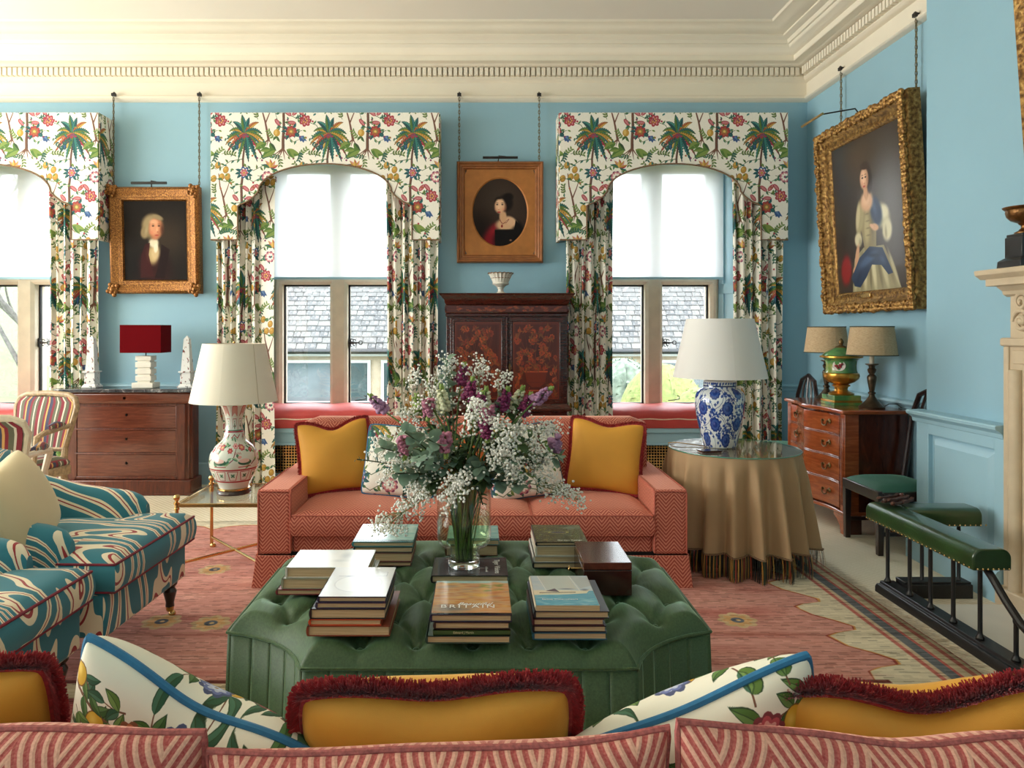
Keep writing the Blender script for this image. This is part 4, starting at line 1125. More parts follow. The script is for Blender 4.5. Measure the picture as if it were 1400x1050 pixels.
blob('garden_shrub', 'light green loose shrub outside the left light of the right-hand window', 'bush', (1.85, 10.3, GZ), .45, m_hedge, 5, 2.0, .22)
blob('garden_shrub', 'silvery green shrub outside, behind the light green one', 'bush', (2.9, 15.0, GZ), .95, m_hedge2, 6, 1.3, .2)
b = B(); R = random.Random(2)
b.box(-4.6, -.6, 10.2, 10.8, GZ, .16)
for _ in range(2600):
    x, y, z = R.uniform(-4.6, -.6), R.choice((10.2, R.uniform(10.2, 10.8))), R.uniform(-.5, .2)
    if y > 10.25: z = R.uniform(.15, .24)
    b.add([(x+R.uniform(-.05, .05), y+R.uniform(-.05, .02), z+R.uniform(-.05, .05)) for _ in range(3)], [(0, 1, 2)])
tag(obj('garden_hedge', b, m_hedge, recalc=False, smooth=0), 'low green hedge outside, below the left light of the middle window', 'hedge')
m_bud = plain('pale_blossom', (236, 214, 220), .8, .05)
def tree(label, x, y, h, seed, r0=.16, sprout=None):
    R = random.Random(seed); t = thing('bare_tree', label, 'tree', (x, y, GZ-.2)); b = B()
    tips = []
    def br(p, d, L, r, lv):
        q = p; pts = [p]
        for _ in range(4):
            d = (d+Vector((R.uniform(-.16, .16), R.uniform(-.16, .16), R.uniform(-.03, .12)))).normalized(); q = q+d*L/4; pts.append(q)
        b.tube(pts, [r*(1-.12*i) for i in range(5)], 6 if lv < 2 else 4, caps=False); tips.append(q)
        if lv < 4:
            for _ in range(3):
                dd = (d+Vector((R.uniform(-.9, .9), R.uniform(-.9, .9), R.uniform(-.1, .6)))).normalized(); br(q if R.random() < .6 else pts[2+R.randrange(3)], dd, L*.72, r*.52, lv+1)
    br(Vector((0, 0, 0)), Vector((.05, 0, 1)), h*.42, r0, 0)
    obj('trunk_and_branches', b, m_bark, t, recalc=False, smooth=60)
    if sprout:
        f = B()
        for p in tips[-sprout:]:
            for _ in range(3):
                c = p+Vector((R.uniform(-.1, .1), R.uniform(-.1, .1), R.uniform(-.05, .1))); f.ball(c, .035, 6, 4, 1.5)
        o = obj('blossom', f, m_bud, t, recalc=False); o['kind'] = 'stuff'
    return t
tree('grey-trunked tree on the lawn beyond the far-left window light', -9.6, 14.0, 7, 11, .26)
tree('leaning thin tree farther up the lawn, right of the left window mullion', -13.4, 22.0, 7, 12, .18)
tree('distant bare tree high on the lawn', -20.0, 34.0, 9, 13, .24)
tree('magnolia with pale blossom outside the right light of the right-hand window', 4.6, 12.6, 4.6, 15, .07, sprout=60)
t = thing('garden_urn', 'pale stone garden urn on the lawn, seen low in the left-hand window', 'urn', (-8.32, 14.3, GZ))
b = B().box(-.2, .2, -.2, .2, 0, .85)
obj('pedestal', b, m_house, t, bevel=.02)
obj('bowl', B().lathe([(.12, .85), (.09, .95), (.12, 1.0), (.26, 1.12), (.30, 1.22), (.34, 1.25)], 20), m_house, t)

# ------------------------------------------------------------ framed pictures and chains
m_gilt = NT('carved_gilt'); v = m_gilt.coord('Object')
nz = m_gilt.noise(v, 110, 3)
m_gilt.base(m_gilt.ramp(nz, [(.35, lin((92, 54, 24))), (.55, lin((150, 98, 46))), (.7, lin((190, 138, 72)))])); m_gilt.set(rough=.42, metal=.6); m_gilt.bump(nz, .45, .008)
m_gilt2 = NT('antique_gilt'); v = m_gilt2.coord('Object'); nz = m_gilt2.noise(v, 40, 4)
m_gilt2.base(m_gilt2.ramp(nz, [(.35, lin((98, 66, 32))), (.55, lin((158, 118, 62))), (.72, lin((196, 160, 96)))])); m_gilt2.set(rough=.4, metal=.6); m_gilt2.bump(nz, .6, .012)
m_oakgilt = plain('brown_gilt_wood', (150, 92, 48), .4, .12, 20, metal=.25)
m_slip = plain('gilt_spandrel', (176, 112, 52), .55, .08, 12, metal=.2)
m_chain = plain('picture_chain', (122, 112, 84), .5, .2, 60, metal=.5)
def frame_ring(w, h, prof_):
    """prof_: (inset from outer edge, height towards the room) ; mitred ring in local XZ, front = -y"""
    b = B(); vs = []
    for d, t in prof_:
        for sx, sz in ((-1, -1), (1, -1), (1, 1), (-1, 1)): vs.append((sx*(w/2-d), -t, sz*(h/2-d)))
    fs = []
    for i in range(len(prof_)-1):
        for k in range(4): fs.append((i*4+k, i*4+(k+1) % 4, (i+1)*4+(k+1) % 4, (i+1)*4+k))
    return b.add(vs, fs)
def chain_mesh(L, dx=0.0):
    b = B(); n = int(L/.030)
    for i in range(n):
        z = -i*.030; a = (i % 2)*PI/2
        pts = [((.008*math.cos(t))*math.cos(a), (.008*math.cos(t))*math.sin(a), z-.016+.021*math.sin(t)) for t in np.linspace(0, 2*PI, 9)[:-1]]
        b.tube(pts, .0032, 4, closed=True)
    b.tube([(0, 0, 0), (0, 0, -L)], .0022, 4)
    return b
def hang_chain(x, y, z0, z1, label, name='picture_chain'):
    t = thing(name, label, 'chain', (x, y, z1), group='picture chains')
    o = obj('links', chain_mesh(z1-z0), m_chain, t, recalc=False); o['kind'] = 'stuff'
    obj('hook', B().tube([(0, .0, .02), (.0, -.012, .035), (0, .01, .05), (0, .03, .045)], .008, 6).box(-.018, .018, -.012, .02, .015, .04), m_iron, t)
    return t
m_varn = dict(rough=.30, coat=.15)
def light_arm(parent, w, z, y):
    b = B().tube([(-w/2, y-.10, z+.02), (w/2, y-.10, z+.02)], .012, 8)
    obj('picture_light', b, m_iron, parent)
    obj('light_arm', B().tube([(-.02, y, z-.02), (-.01, y-.03, z+.05), (.05, y-.07, z+.035), (.06, y-.10, z+.02)], .006, 6), m_iron, parent)
# gentleman, gilt frame
cw, ch = .80, .95
pc = W(213, 329, 6.78)
t = thing('gilt_framed_portrait', 'dark portrait of a man in a white cravat in a carved gilt frame', 'painting', pc, rot=(math.radians(2.5), 0, 0))
gw, gh = .835, .985
obj('frame', frame_ring(gw, gh, [(0, -.04), (0, .02), (.01, .045), (.03, .06), (.05, .05), (.075, .03), (.09, .032), (.105, .022), (.118, .026), (.128, .008), (.135, -.02)]), m_gilt, t, smooth=60)
b = B()
R = random.Random(1)
for sx in (-1, 1):
    for sz in (-1, 1):
        for k in range(9):
            a = k/9*2*PI; rr = .05 if k % 2 else .03
            b.ball((sx*(gw/2-.04)+rr*math.cos(a), -.055, sz*(gh/2-.04)+rr*math.sin(a)), .022, 8, 5)
        b.ball((sx*(gw/2-.04), -.062, sz*(gh/2-.04)), .03, 10, 6)
obj('corner_ornament', b, m_gilt, t)
obj('canvas', B().add([(-gw/2+.13, -.008, -gh/2+.13), (gw/2-.13, -.008, -gh/2+.13), (gw/2-.13, -.008, gh/2-.13), (-gw/2+.13, -.008, gh/2-.13)], [(0, 1, 2, 3)], [(0, 0), (1, 0), (1, 1), (0, 1)]), printmat('portrait_man', paint_man(), rough=.7, spec=.15), t, recalc=False)
light_arm(t, .32, gh/2, -.02)
hang_chain(WX(156, 6.80), 6.79, pc[2]+gh/2-.03, 3.60, 'hanging chain at the top left corner of the portrait of the man')
hang_chain(WX(273, 6.80), 6.79, pc[2]+gh/2-.03, 3.60, 'hanging chain at the top right corner of the portrait of the man')
# lady in oval
pc = W(683.5, 290.5, 6.80); gw, gh = .80, .935
t = thing('oval_portrait', 'oval portrait of a dark-haired woman in black above the marquetry cabinet', 'painting', pc, rot=(math.radians(1.2), 0, 0))
obj('frame', frame_ring(gw, gh, [(0, -.04), (0, .03), (.012, .048), (.022, .045), (.03, .034), (.042, .034), (.05, .026), (.062, .026), (.07, .016), (.08, .012)]), m_oakgilt, t, smooth=20)
# spandrel plate with an oval hole
ex, ez = .252, .312; b = B(); n = 48; vs = []; fs = []
for k in range(n):
    a = 2*PI*k/n; c_, s_ = math.cos(a), math.sin(a)
    q = min((gw/2-.07)/max(abs(c_), 1e-6), (gh/2-.07)/max(abs(s_), 1e-6))
    vs += [(ex*c_, -.004, ez*s_), ((ex+.012)*c_, -.014, (ez+.012)*s_), (q*c_, -.014, q*s_)]
for k in range(n):
    j = (k+1) % n
    fs += [(k*3, j*3, j*3+1, k*3+1), (k*3+1, j*3+1, j*3+2, k*3+2)]
obj('spandrel', b.add(vs, fs), m_slip, t, smooth=30)
vs = [(ex*1.02*math.cos(2*PI*k/n), -.003, ez*1.02*math.sin(2*PI*k/n)) for k in range(n)]
obj('canvas', B().add(vs, [tuple(range(n))], [(.5+x/(2*ex*1.02), .5+z/(2*ez*1.02)) for x, y, z in vs]), printmat('portrait_woman', paint_lady_oval(), rough=.7, spec=.15), t, recalc=False)
light_arm(t, .32, gh/2, 0)
hang_chain(WX(628, 6.80), 6.79, pc[2]+gh/2-.03, 3.60, 'hanging chain at the top left corner of the oval portrait')
hang_chain(WX(737, 6.80), 6.79, pc[2]+gh/2-.03, 3.60, 'hanging chain at the top right corner of the oval portrait')
# seated lady on the right wall: local x runs along the wall towards the camera
gw, gh = 1.30, 1.50
t = thing('large_gilt_portrait', 'large portrait of a seated woman in cream and blue on the right wall', 'painting', (2.975, 5.59, 2.335), rot=(math.radians(3.2), 0, -PI/2))
obj('frame', frame_ring(gw, gh, [(0, -.05), (0, .03), (.015, .06), (.045, .072), (.075, .06), (.09, .035), (.115, .03), (.13, .036), (.15, .026), (.16, .006), (.165, -.02)]), m_gilt2, t, smooth=60)
orn = B(); R = random.Random(6)
def edge(n, f):
    for k in range(n): f(k/(n-1))
def knob(x, z):
    orn.ball((x+R.uniform(-.008, .008), -.066, z+R.uniform(-.008, .008)), R.uniform(.016, .026), 7, 5)
edge(56, lambda u: (knob((u-.5)*(gw-.05), gh/2-.045), knob((u-.5)*(gw-.05), -gh/2+.045), knob((u-.5)*(gw-.04), gh/2-.018), knob((u-.5)*(gw-.04), -gh/2+.018)))
edge(64, lambda u: (knob(gw/2-.045, (u-.5)*(gh-.05)), knob(-gw/2+.045, (u-.5)*(gh-.05)), knob(-gw/2+.012+.01*math.sin(u*60), (u-.5)*(gh-.05)), knob(gw/2-.018, (u-.5)*(gh-.04))))
o = obj('carved_foliage', orn, m_gilt2, t); o['kind'] = 'stuff'
obj('canvas', B().add([(-gw/2+.16, -.008, -gh/2+.16), (gw/2-.16, -.008, -gh/2+.16), (gw/2-.16, -.008, gh/2-.16), (-gw/2+.16, -.008, gh/2-.16)], [(0, 1, 2, 3)], [(0, 0), (1, 0), (1, 1), (0, 1)]), printmat('portrait_seated', paint_lady_full(), rough=.3, coat=.12), t, recalc=False)
obj('name_plate', B().box(-.09, .05, -.045, -.03, -gh/2+.105, -gh/2+.14), m_brass, t, bevel=.004)
obj('picture_light', B().tube([(-.36, -.30, gh/2+.03), (.0, -.30, gh/2+.03)], .010, 8), m_brass, t)
obj('light_arm', B().tube([(-.02, .02, gh/2-.03), (-.02, -.04, gh/2+.06), (-.02, -.30, gh/2+.03)], .006, 6), m_iron, t)
hang_chain(3.035, 6.12, 3.04, 3.60, 'hanging chain at the far end of the large portrait on the right wall')
hang_chain(3.035, 5.07, 3.04, 3.60, 'hanging chain at the near end of the large portrait on the right wall')
# frame over the mantelpiece, mostly out of the picture
t = thing('overmantel_painting', 'gilt frame of the picture over the fireplace, cut by the right edge', 'painting', (2.765, 2.885, 2.95), rot=(math.radians(4), 0, -PI/2))
obj('frame', frame_ring(1.64, 1.9, [(0, -.045), (0, .04), (.02, .06), (.05, .05), (.08, .03), (.10, .03), (.12, 0)]), m_gilt2, t, smooth=60)
obj('canvas', B().box(-.72, .72, 0, .02, -.85, .85), plain('dark_canvas', (50, 42, 36), .4, .2, 2), t)
# ------------------------------------------------------------ chest of drawers on the left
m_marble = NT('grey_black_marble'); v = m_marble.coord('Object')
m_marble.base(m_marble.ramp(m_marble.noise(v, 9, 8, .7, 1.5), [(.38, lin((38, 38, 42))), (.55, lin((78, 78, 82))), (.66, lin((190, 186, 182)))])); m_marble.set(rough=.18, coat=.3)
cx0, cx1, cy0, cy1 = -3.655, -2.50, 6.36, 6.62
t = thing('chest_of_drawers', 'wide mahogany chest of drawers with a grey marble top, against the back wall', 'chest', ((cx0+cx1)/2, (cy0+cy1)/2, 0))
b = B().box(cx0+.03, cx1-.03, cy0+.05, cy1, .13, .90)
# canted front corner posts
for sg, xe in ((-1, cx0+.015), (1, cx1-.015)):
    pts = [(xe, cy0+.085), (xe-sg*.05, cy0+.03), (xe-sg*.115, cy0+.03), (xe-sg*.115, cy0+.12), (xe, cy0+.12)]
    b.prism(pts, 'z', .13, .80)
obj('carcass', b, m_maho, t, world=True, bevel=.004)
obj('frieze_drawer', B().prism([(cy0+.012, .80), (cy0-.002, .83), (cy0-.002, .885), (cy0+.012, .90), (cy0+.2, .90), (cy0+.2, .80)], 'x', cx0+.01, cx1-.01), m_mahoH, t, world=True, bevel=.006)
obj('plinth', B().box(cx0-.005, cx1+.005, cy0, cy1, .0, .03).box(cx0, cx1, cy0, cy1, .02, .135), m_maho, t, world=True, bevel=.01)
zs = [.155, .362, .575, .785]
kh = None
for k in range(3):
    z0, z1 = zs[k]+.008, zs[k+1]-.008
    d = obj('drawer', B().box(cx0+.145, cx1-.145, cy0+.036, cy0+.08, z0, z1), m_mahoH, t, world=True, bevel=.004)
    o = obj('keyhole', B().lathe([(.001, -.004), (.013, -.004), (.013, 0)], 12), m_dbrass, d); o.location = ((0, cy0+.036-(cy0+cy1)/2, (z0+z1)/2+.02)); o.rotation_euler = (-PI/2*-1, 0, 0)
    obj('lock_slot', B().box(-.003, .003, cy0+.028-(cy0+cy1)/2, cy0+.034-(cy0+cy1)/2, (z0+z1)/2+.012, (z0+z1)/2+.03), m_black, d)
o = obj('keyhole', B().lathe([(.001, -.004), (.013, -.004), (.013, 0)], 12), m_dbrass, t); o.location = (0, cy0-.002-(cy0+cy1)/2, .85); o.rotation_euler = (PI/2, 0, 0)
r = B()
for z in zs[1:3]: r.box(cx0+.13, cx1-.13, cy0+.028, cy0+.06, z-.008, z+.008)
r.box(cx0+.13, cx1-.13, cy0+.03, cy0+.06, .14, .163).box(cx0+.13, cx1-.13, cy0+.03, cy0+.06, .777, .80)
r.box(cx0+.122, cx0+.145, cy0+.03, cy0+.06, .14, .80).box(cx1-.145, cx1-.122, cy0+.03, cy0+.06, .14, .80)
obj('drawer_rails', r, m_maho, t, world=True, bevel=.003)
obj('marble_top', B().box(cx0-.03, cx1+.03, cy0-.02, cy1, .90, .93), m_marble.m, t, world=True, bevel=.005)
# lamp of stacked white blocks
m_white_st = plain('white_alabaster', (232, 226, 212), .35, .04, 8)
m_redsh = plain('dark_red_silk_shade', (96, 2, 10), .95, .06, 200, spec=.1)
def hollow_shade(r0, r1, h, n=48, t=.004):
    return B().lathe([(r0, 0), (r1, h), (r1-t, h), (r0-t, 0), (r0, 0)], n, caps=False)
lx, ly = WX(199.5, 6.49), 6.49
t = thing('table_lamp', 'lamp with a rectangular dark red shade on a stacked white block base', 'lamp', (lx, ly, .932))
b = B()
z = 0
for (wd, h, gap) in ((.187, .046, .016), (.14, .046, .014), (.14, .044, .014), (.14, .048, .014), (.14, .04, .0)):
    k = B().box(-wd/2, wd/2, -wd*.4, wd*.4, z, z+h)
    obj('stone_block', k, m_white_st, t, bevel=.004)
    if gap: b.box(-.055, .055, -.045, .045, z+h, z+h+gap)
    z += h+gap
obj('base_core', b, m_white_st, t)
obj('stem', B().tube([(0, 0, z), (0, 0, z+.10)], .006, 8), m_iron, t)
sw, sd, sh = .36, .22, .245; z0 = z+.028
s_ = B()
for (a, c_) in ((1, 1), (.985, .975)): pass
vs = []
for (w_, d_, zz) in ((sw, sd, z0), (sw, sd, z0+sh), (sw-.008, sd-.008, z0+sh), (sw-.008, sd-.008, z0)):
    for sx, sy in ((-1, -1), (1, -1), (1, 1), (-1, 1)): vs.append((sx*w_/2, sy*d_/2, zz))
fs = []
for i in range(4):
    j = (i+1) % 4
    for k in range(4): fs.append((i*4+k, i*4+(k+1) % 4, j*4+(k+1) % 4, j*4+k))
obj('lamp_shade', s_.add(vs, fs), m_redsh, t, bevel=.004)
# obelisks
m_obel = NT('painted_faience'); v = m_obel.coord('Object', (1, 1, .7))
nz = m_obel.noise(v, 42, 2)
m_obel.base(m_obel.mix(m_obel.ramp(nz, [(.62, (0,0,0,1)), (.66, (1,1,1,1))]), lin((222, 222, 220)), m_obel.ramp(m_obel.noise(v, 90, 2), [(.4, lin((150, 70, 66))), (.6, lin((84, 100, 96)))]))); m_obel.set(rough=.25)
def obelisk(label, px):
    t = thing('obelisk', label, 'ornament', (WX(px, 6.49), 6.49, .932), group='painted obelisks')
    q = B().box(-.066, .066, -.066, .066, 0, .014).taper(0, 0, .014, .035, .124, .124, .096, .096).box(-.046, .046, -.046, .046, .035, .135).box(-.058, .058, -.058, .058, .135, .147)
    obj('pedestal', q, m_obel.m, t, bevel=.003)
    obj('shaft', B().taper(0, 0, .147, .43, .082, .082, .046, .046).taper(0, 0, .43, .462, .046, .046, .002, .002), m_obel.m, t, bevel=.002)
obelisk('white painted obelisk left of the red-shaded lamp, in front of the curtain', 126)
obelisk('white painted obelisk right of the red-shaded lamp', 256)

# ------------------------------------------------------------ marquetry cabinet
ay0, ay1 = 6.36, 6.64
X0, X1 = WX(610, ay0), WX(776, ay0)
t = thing('marquetry_cabinet', 'tall dark marquetry cabinet with two inlaid doors between the windows', 'cabinet', ((X0+X1)/2, (ay0+ay1)/2, 0))
m_marq1 = printmat('marquetry_door', paint_marquetry(seed=2), rough=.3, coat=.3); m_marq2 = printmat('marquetry_door_b', paint_marquetry(seed=5), rough=.3, coat=.3)
m_marqf = printmat('marquetry_frieze', paint_marquetry(500, 60, False, 3), rough=.3, coat=.3)
b = B().box(X0, X1, ay0+.02, ay1, .0, 1.60)
obj('carcass', b, m_arm, t, world=True, bevel=.004)
zt = WZ(401, ay0)
def sweep3(prof_, x0, x1, yf, yb):
    """moulding on front and both sides; prof_ (projection, z)"""
    vs = []; fs = []
    for p, z in prof_: vs += [(x0-p, yb, z), (x0-p, yf-p, z), (x1+p, yf-p, z), (x1+p, yb, z)]
    m_ = len(prof_)
    for i in range(m_-1):
        for k in range(3): fs.append((i*4+k, i*4+k+1, (i+1)*4+k+1, (i+1)*4+k))
    fs.append((3, 2, 1, 0)); fs.append(tuple((m_-1)*4+k for k in range(4)))
    return B().add(vs, fs)
z = lambda py: WZ(py, ay0)
obj('cornice', sweep3([(.0, z(416.5)), (.005, z(416)), (.012, z(414)), (.016, z(410)), (.034, z(407)), (.040, z(405.5)), (.052, z(404)), (.06, z(401.5)), (.055, z(401))], X0, X1, ay0, ay1), m_arm, t, world=True)
obj('cushion_frieze', sweep3([(.0, z(428.5)), (.008, z(427.5)), (.012, z(424)), (.012, z(420)), (.008, z(417)), (0, z(416.5))], X0, X1, ay0+.0, ay1), m_arm, t, world=True, smooth=60)
obj('frieze_inlay', B().add([(X0+.005, ay0-.0135, z(426.5)), (X1-.005, ay0-.0135, z(426.5)), (X1-.005, ay0-.0135, z(418)), (X0+.005, ay0-.0135, z(418))], [(0, 1, 2, 3)], [(0, 0), (1, 0), (1, 1), (0, 1)]), m_marqf, t, world=True, recalc=False)
obj('frieze_band', sweep3([(0, z(433)), (.006, z(432)), (.006, z(429)), (0, z(428.5))], X0, X1, ay0, ay1), m_arm, t, world=True)
dz0, dz1 = z(552), z(434)
for k, (xa, xb) in enumerate(((X0+.035, (X0+X1)/2-.012), ((X0+X1)/2+.012, X1-.035))):
    d = obj('door', B().box(xa, xb, ay0-.0, ay0+.03, dz0, dz1), m_arm, t, world=True, bevel=.004)
    e = .035
    obj('marquetry_panel', B().add([(xa+e, ay0-.003, dz0+e), (xb-e, ay0-.003, dz0+e), (xb-e, ay0-.003, dz1-e), (xa+e, ay0-.003, dz1-e)], [(0, 1, 2, 3)], [(0, 0), (1, 0), (1, 1), (0, 1)]), (m_marq1, m_marq2)[k], d, world=True, recalc=False)
    fr = B()
    for (a0, a1, c0, c1) in ((xa+e-.012, xb-e+.012, dz0+e-.012, dz0+e), (xa+e-.012, xb-e+.012, dz1-e, dz1-e+.012), (xa+e-.012, xa+e, dz0+e, dz1-e), (xb-e, xb-e+.012, dz0+e, dz1-e)): fr.box(a0, a1, ay0-.008, ay0, c0, c1)
    obj('panel_moulding', fr, m_arm, d, world=True, bevel=.003)
    if k == 1: obj('lock_plate', B().box(xa+.004, xa+.02, ay0-.005, ay0, 1.08, 1.15), m_dbrass, d, world=True, bevel=.002)
obj('centre_bead', B().tube([((X0+X1)/2, ay0-.003, dz0), ((X0+X1)/2, ay0-.003, dz1)], .011, 8), m_arm, t, world=True)
obj('waist_moulding', sweep3([(0, z(563)), (.03, z(562)), (.034, z(559)), (.02, z(557)), (.012, z(554)), (.0, z(552))], X0, X1, ay0, ay1), m_arm, t, world=True)
zz = [.10, .38, .66]
for k in range(2):
    d = obj('drawer', B().box(X0+.03, X1-.03, ay0+.0, ay0+.03, zz[k]+.01, zz[k+1]-.01), m_arm, t, world=True, bevel=.004)
    for sg in (-1, 1):
        obj('handle', B().tube([(sg*.3+.04*math.cos(a), -(ay1-ay0)/2-.02, (zz[k]+zz[k+1])/2-.03*math.sin(a)) for a in np.linspace(0, PI, 9)], .004, 6), m_dbrass, d)
obj('plinth', sweep3([(.0, .0), (.03, .0), (.03, .08), (.015, .10), (0, .10)], X0, X1, ay0, ay1), m_arm, t, world=True)
# creamware basket on the cabinet
m_cream = plain('cream_porcelain', (226, 220, 206), .22, .03, 20)
t = thing('porcelain_basket', 'small white fluted porcelain basket on a foot, standing on the marquetry cabinet', 'bowl', (WX(684.5, 6.50), 6.50, zt))
def flute(r, z_, a, i): return r*(1+.05*math.cos(18*a)) if z_ > .11 else r
s = .00655
obj('basket', B().lathe([(.030, .058), (.05, .075), (.072, .085), (.076, .092), (.07, .096), (.074, .11), (.080, .13), (.082, .14), (.086, .142), (.092, .16), (.104, .176), (.112, .184), (.106, .184), (.09, .165), (.07, .10), (.001, .09)], 72, mod=flute), m_cream, t, smooth=40)
obj('foot', B().lathe([(.048, 0), (.048, .008), (.034, .016), (.026, .024), (.024, .046), (.032, .05), (.032, .056), (.028, .058)], 28), m_cream, t)
obj('gilt_rim', B().tube([(.112*math.cos(a), .112*math.sin(a), .184+.003*math.sin(18*a)) for a in np.linspace(0, 2*PI, 73)[:-1]], .004, 6, closed=True).tube([(.083*math.cos(a), .083*math.sin(a), .141) for a in np.linspace(0, 2*PI, 37)[:-1]], .003, 6, closed=True), m_gilt, t)

# ------------------------------------------------------------ serpentine chest on the right wall
sx_b, sx_f = 3.035, 2.56         # back and mean front x
sy0, sy1 = 5.15, 6.10
t = thing('serpentine_chest', 'serpentine-fronted mahogany chest of four drawers with brass handles against the right wall', 'chest', ((sx_b+sx_f)/2, (sy0+sy1)/2, 0))
def serp(y, off=0):
    u = (y-sy0)/(sy1-sy0)
    return sx_f + .02 - .055*math.sin(PI*u)**2 + .022*math.sin(2*PI*u)**2 - off
def serp_slab(y0, y1, z0, z1, off, back, n=26):
    pts = [(serp(y0+(y1-y0)*i/n, off), y0+(y1-y0)*i/n) for i in range(n+1)]
    return B().prism(pts + [(back, y1), (back, y0)], 'z', z0, z1)
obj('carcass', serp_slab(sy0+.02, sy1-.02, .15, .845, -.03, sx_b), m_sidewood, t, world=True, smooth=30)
for ya in (sy0, sy1-.07):
    q = B(); q.prism([(serp(ya)+.0, ya), (serp(ya+.07), ya+.07), (serp(ya)+.10, ya+.07), (serp(ya)+.10, ya)], 'z', .15, .845)
    for k in range(4): q.box(serp(ya)-.006, serp(ya)+.02, ya+.012+k*.013, ya+.018+k*.013, .2, .82)
    obj('corner_post', q, m_redwood, t, world=True, bevel=.003)
zz = [.165, .355, .53, .69, .84]
m_handle = m_dbrass
for k in range(4):
    d = obj('drawer', serp_slab(sy0+.075, sy1-.075, zz[k]+.008, zz[k+1]-.008, .006, sx_f+.2), m_redwood, t, world=True, bevel=.003, smooth=30)
    for yy in (sy0+.24, sy1-.24):
        x = serp(yy, .006); zc = (zz[k]+zz[k+1])/2
        h = B()
        for s_ in (-.04, .04):
            h.lathe([(.001, -.004), (.018, -.002), (.016, .004), (.008, .008), (.007, .02), (.001, .022)], 10, (0, 0, 0)); 
            n0 = len(h.v)-0
        h = B()
        for s_ in (-.04, .04):
            g = B().lathe([(.019, 0), (.017, .005), (.008, .009), (.007, .022), (.0005, .024)], 10).xf(Matrix.Translation((x, yy+s_, zc+.012)) @ Matrix.Rotation(-PI/2, 4, 'Y'))
            h.add(g.v, g.f)
        h.tube([(x-.018-.006*math.sin(a), yy+.04*math.cos(a), zc+.012-.034*math.sin(a)**.7 if math.sin(a) > 0 else zc+.012) for a in np.linspace(0, PI, 11)], .0045, 6)
        obj('handle', h, m_handle, d, world=True)
    q = B()
bead = B()
for z_ in zz[1:4]:
    bead.tube([(serp(y, .006), y, z_+.004) for y in np.linspace(sy0+.07, sy1-.07, 27)], .0045, 6).tube([(serp(y, .006), y, z_-.006) for y in np.linspace(sy0+.07, sy1-.07, 27)], .0045, 6)
m_bead = wood('pale_beading', (120, 66, 48), (170, 112, 88), .2, (4, 4, 4), .4)
obj('beading', bead, m_bead, t, world=True)
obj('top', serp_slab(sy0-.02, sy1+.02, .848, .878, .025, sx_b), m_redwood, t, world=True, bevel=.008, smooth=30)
obj('base_moulding', serp_slab(sy0-.01, sy1+.01, .135, .16, .016, sx_b), m_redwood, t, world=True, bevel=.006, smooth=30)
for (ya, yb) in ((sy0, sy0+.15), (sy1-.15, sy1)):
    s_ = 1 if ya == sy0 else -1; ye = ya if s_ == 1 else yb
    pts = [(ye, 0), (ye+s_*.05, 0), (ye+s_*.06, .05), (ye+s_*.10, .09), (ye+s_*.15, .115), (ye+s_*.15, .14), (ye, .14)]
    obj('bracket_foot', B().prism(pts, 'x', serp(ye, .008), serp(ye)+.03), m_redwood, t, world=True, bevel=.003)
    obj('bracket_foot', B().box(serp(ye), serp(ye)+.12, ye-(0 if s_ == 1 else .03), ye+(.03 if s_ == 1 else 0), 0, .14), m_sidewood, t, world=True, bevel=.003)
    obj('bracket_foot', B().box(sx_b-.12, sx_b, ye-(0 if s_ == 1 else .03), ye+(.03 if s_ == 1 else 0), 0, .14), m_sidewood, t, world=True, bevel=.003)
ZTC = .878
# pair of bronze candlestick lamps
m_linen = NT('natural_linen_shade'); v = m_linen.coord('Object', (1, 1, 6)); nz = m_linen.noise(v, 60, 3)
m_linen.base(m_linen.ramp(nz, [(.3, lin((176, 148, 112))), (.7, lin((206, 180, 144)))])); m_linen.set(rough=.85); m_linen.bump(nz, .3, .003)
m_candle = plain('candle_tube_cream', (222, 206, 180), .5, .03, 20)
m_trim = plain('dark_shade_trim', (66, 70, 58), .7, .05, 40)
def candle_lamp(label, x, y):
    t = thing('candlestick_lamp', label, 'lamp', (x, y, ZTC), group='pair of bronze candlestick lamps')
    obj('base', B().lathe([(.085, 0), (.088, .012), (.078, .02), (.06, .035), (.036, .062), (.022, .085), (.018, .10), (.026, .106), (.026, .114), (.016, .122), (.02, .14), (.030, .20), (.032, .225), (.026, .238), (.016, .246), (.026, .262), (.03, .28), (.02, .292), (.022, .306), (.044, .316), (.044, .322), (.001, .322)], 28), m_bronze, t)
    obj('candle_tube', B().lathe([(.016, .322), (.015, .41), (.001, .41)], 16), m_candle, t)
    z0, h, r0, r1 = .385, .205, .168, .142
    obj('lamp_shade', B().lathe([(r0, z0), (r1, z0+h), (r1-.004, z0+h), (r0-.004, z0), (r0, z0)], 48, caps=False), m_linen.m, t)
    obj('shade_trim', B().tube([(r0*math.cos(a), r0*math.sin(a), z0) for a in np.linspace(0, 2*PI, 49)[:-1]], .004, 6, closed=True).tube([(r1*math.cos(a), r1*math.sin(a), z0+h) for a in np.linspace(0, 2*PI, 49)[:-1]], .004, 6, closed=True), m_trim, t)
    return t
t1 = candle_lamp('bronze candlestick lamp with a linen shade at the near end of the serpentine chest', WX(1192, 5.29), 5.29)
obj('flex', B().tube([(.08, 0, .006), (.13, .01, .03), (.18, .0, .03), (.20, -.03, .006), (.16, -.06, .006)], .003, 6), m_iron, t1)
candle_lamp('bronze candlestick lamp with a linen shade, behind the green urn', WX(1130, 5.93), 5.93)
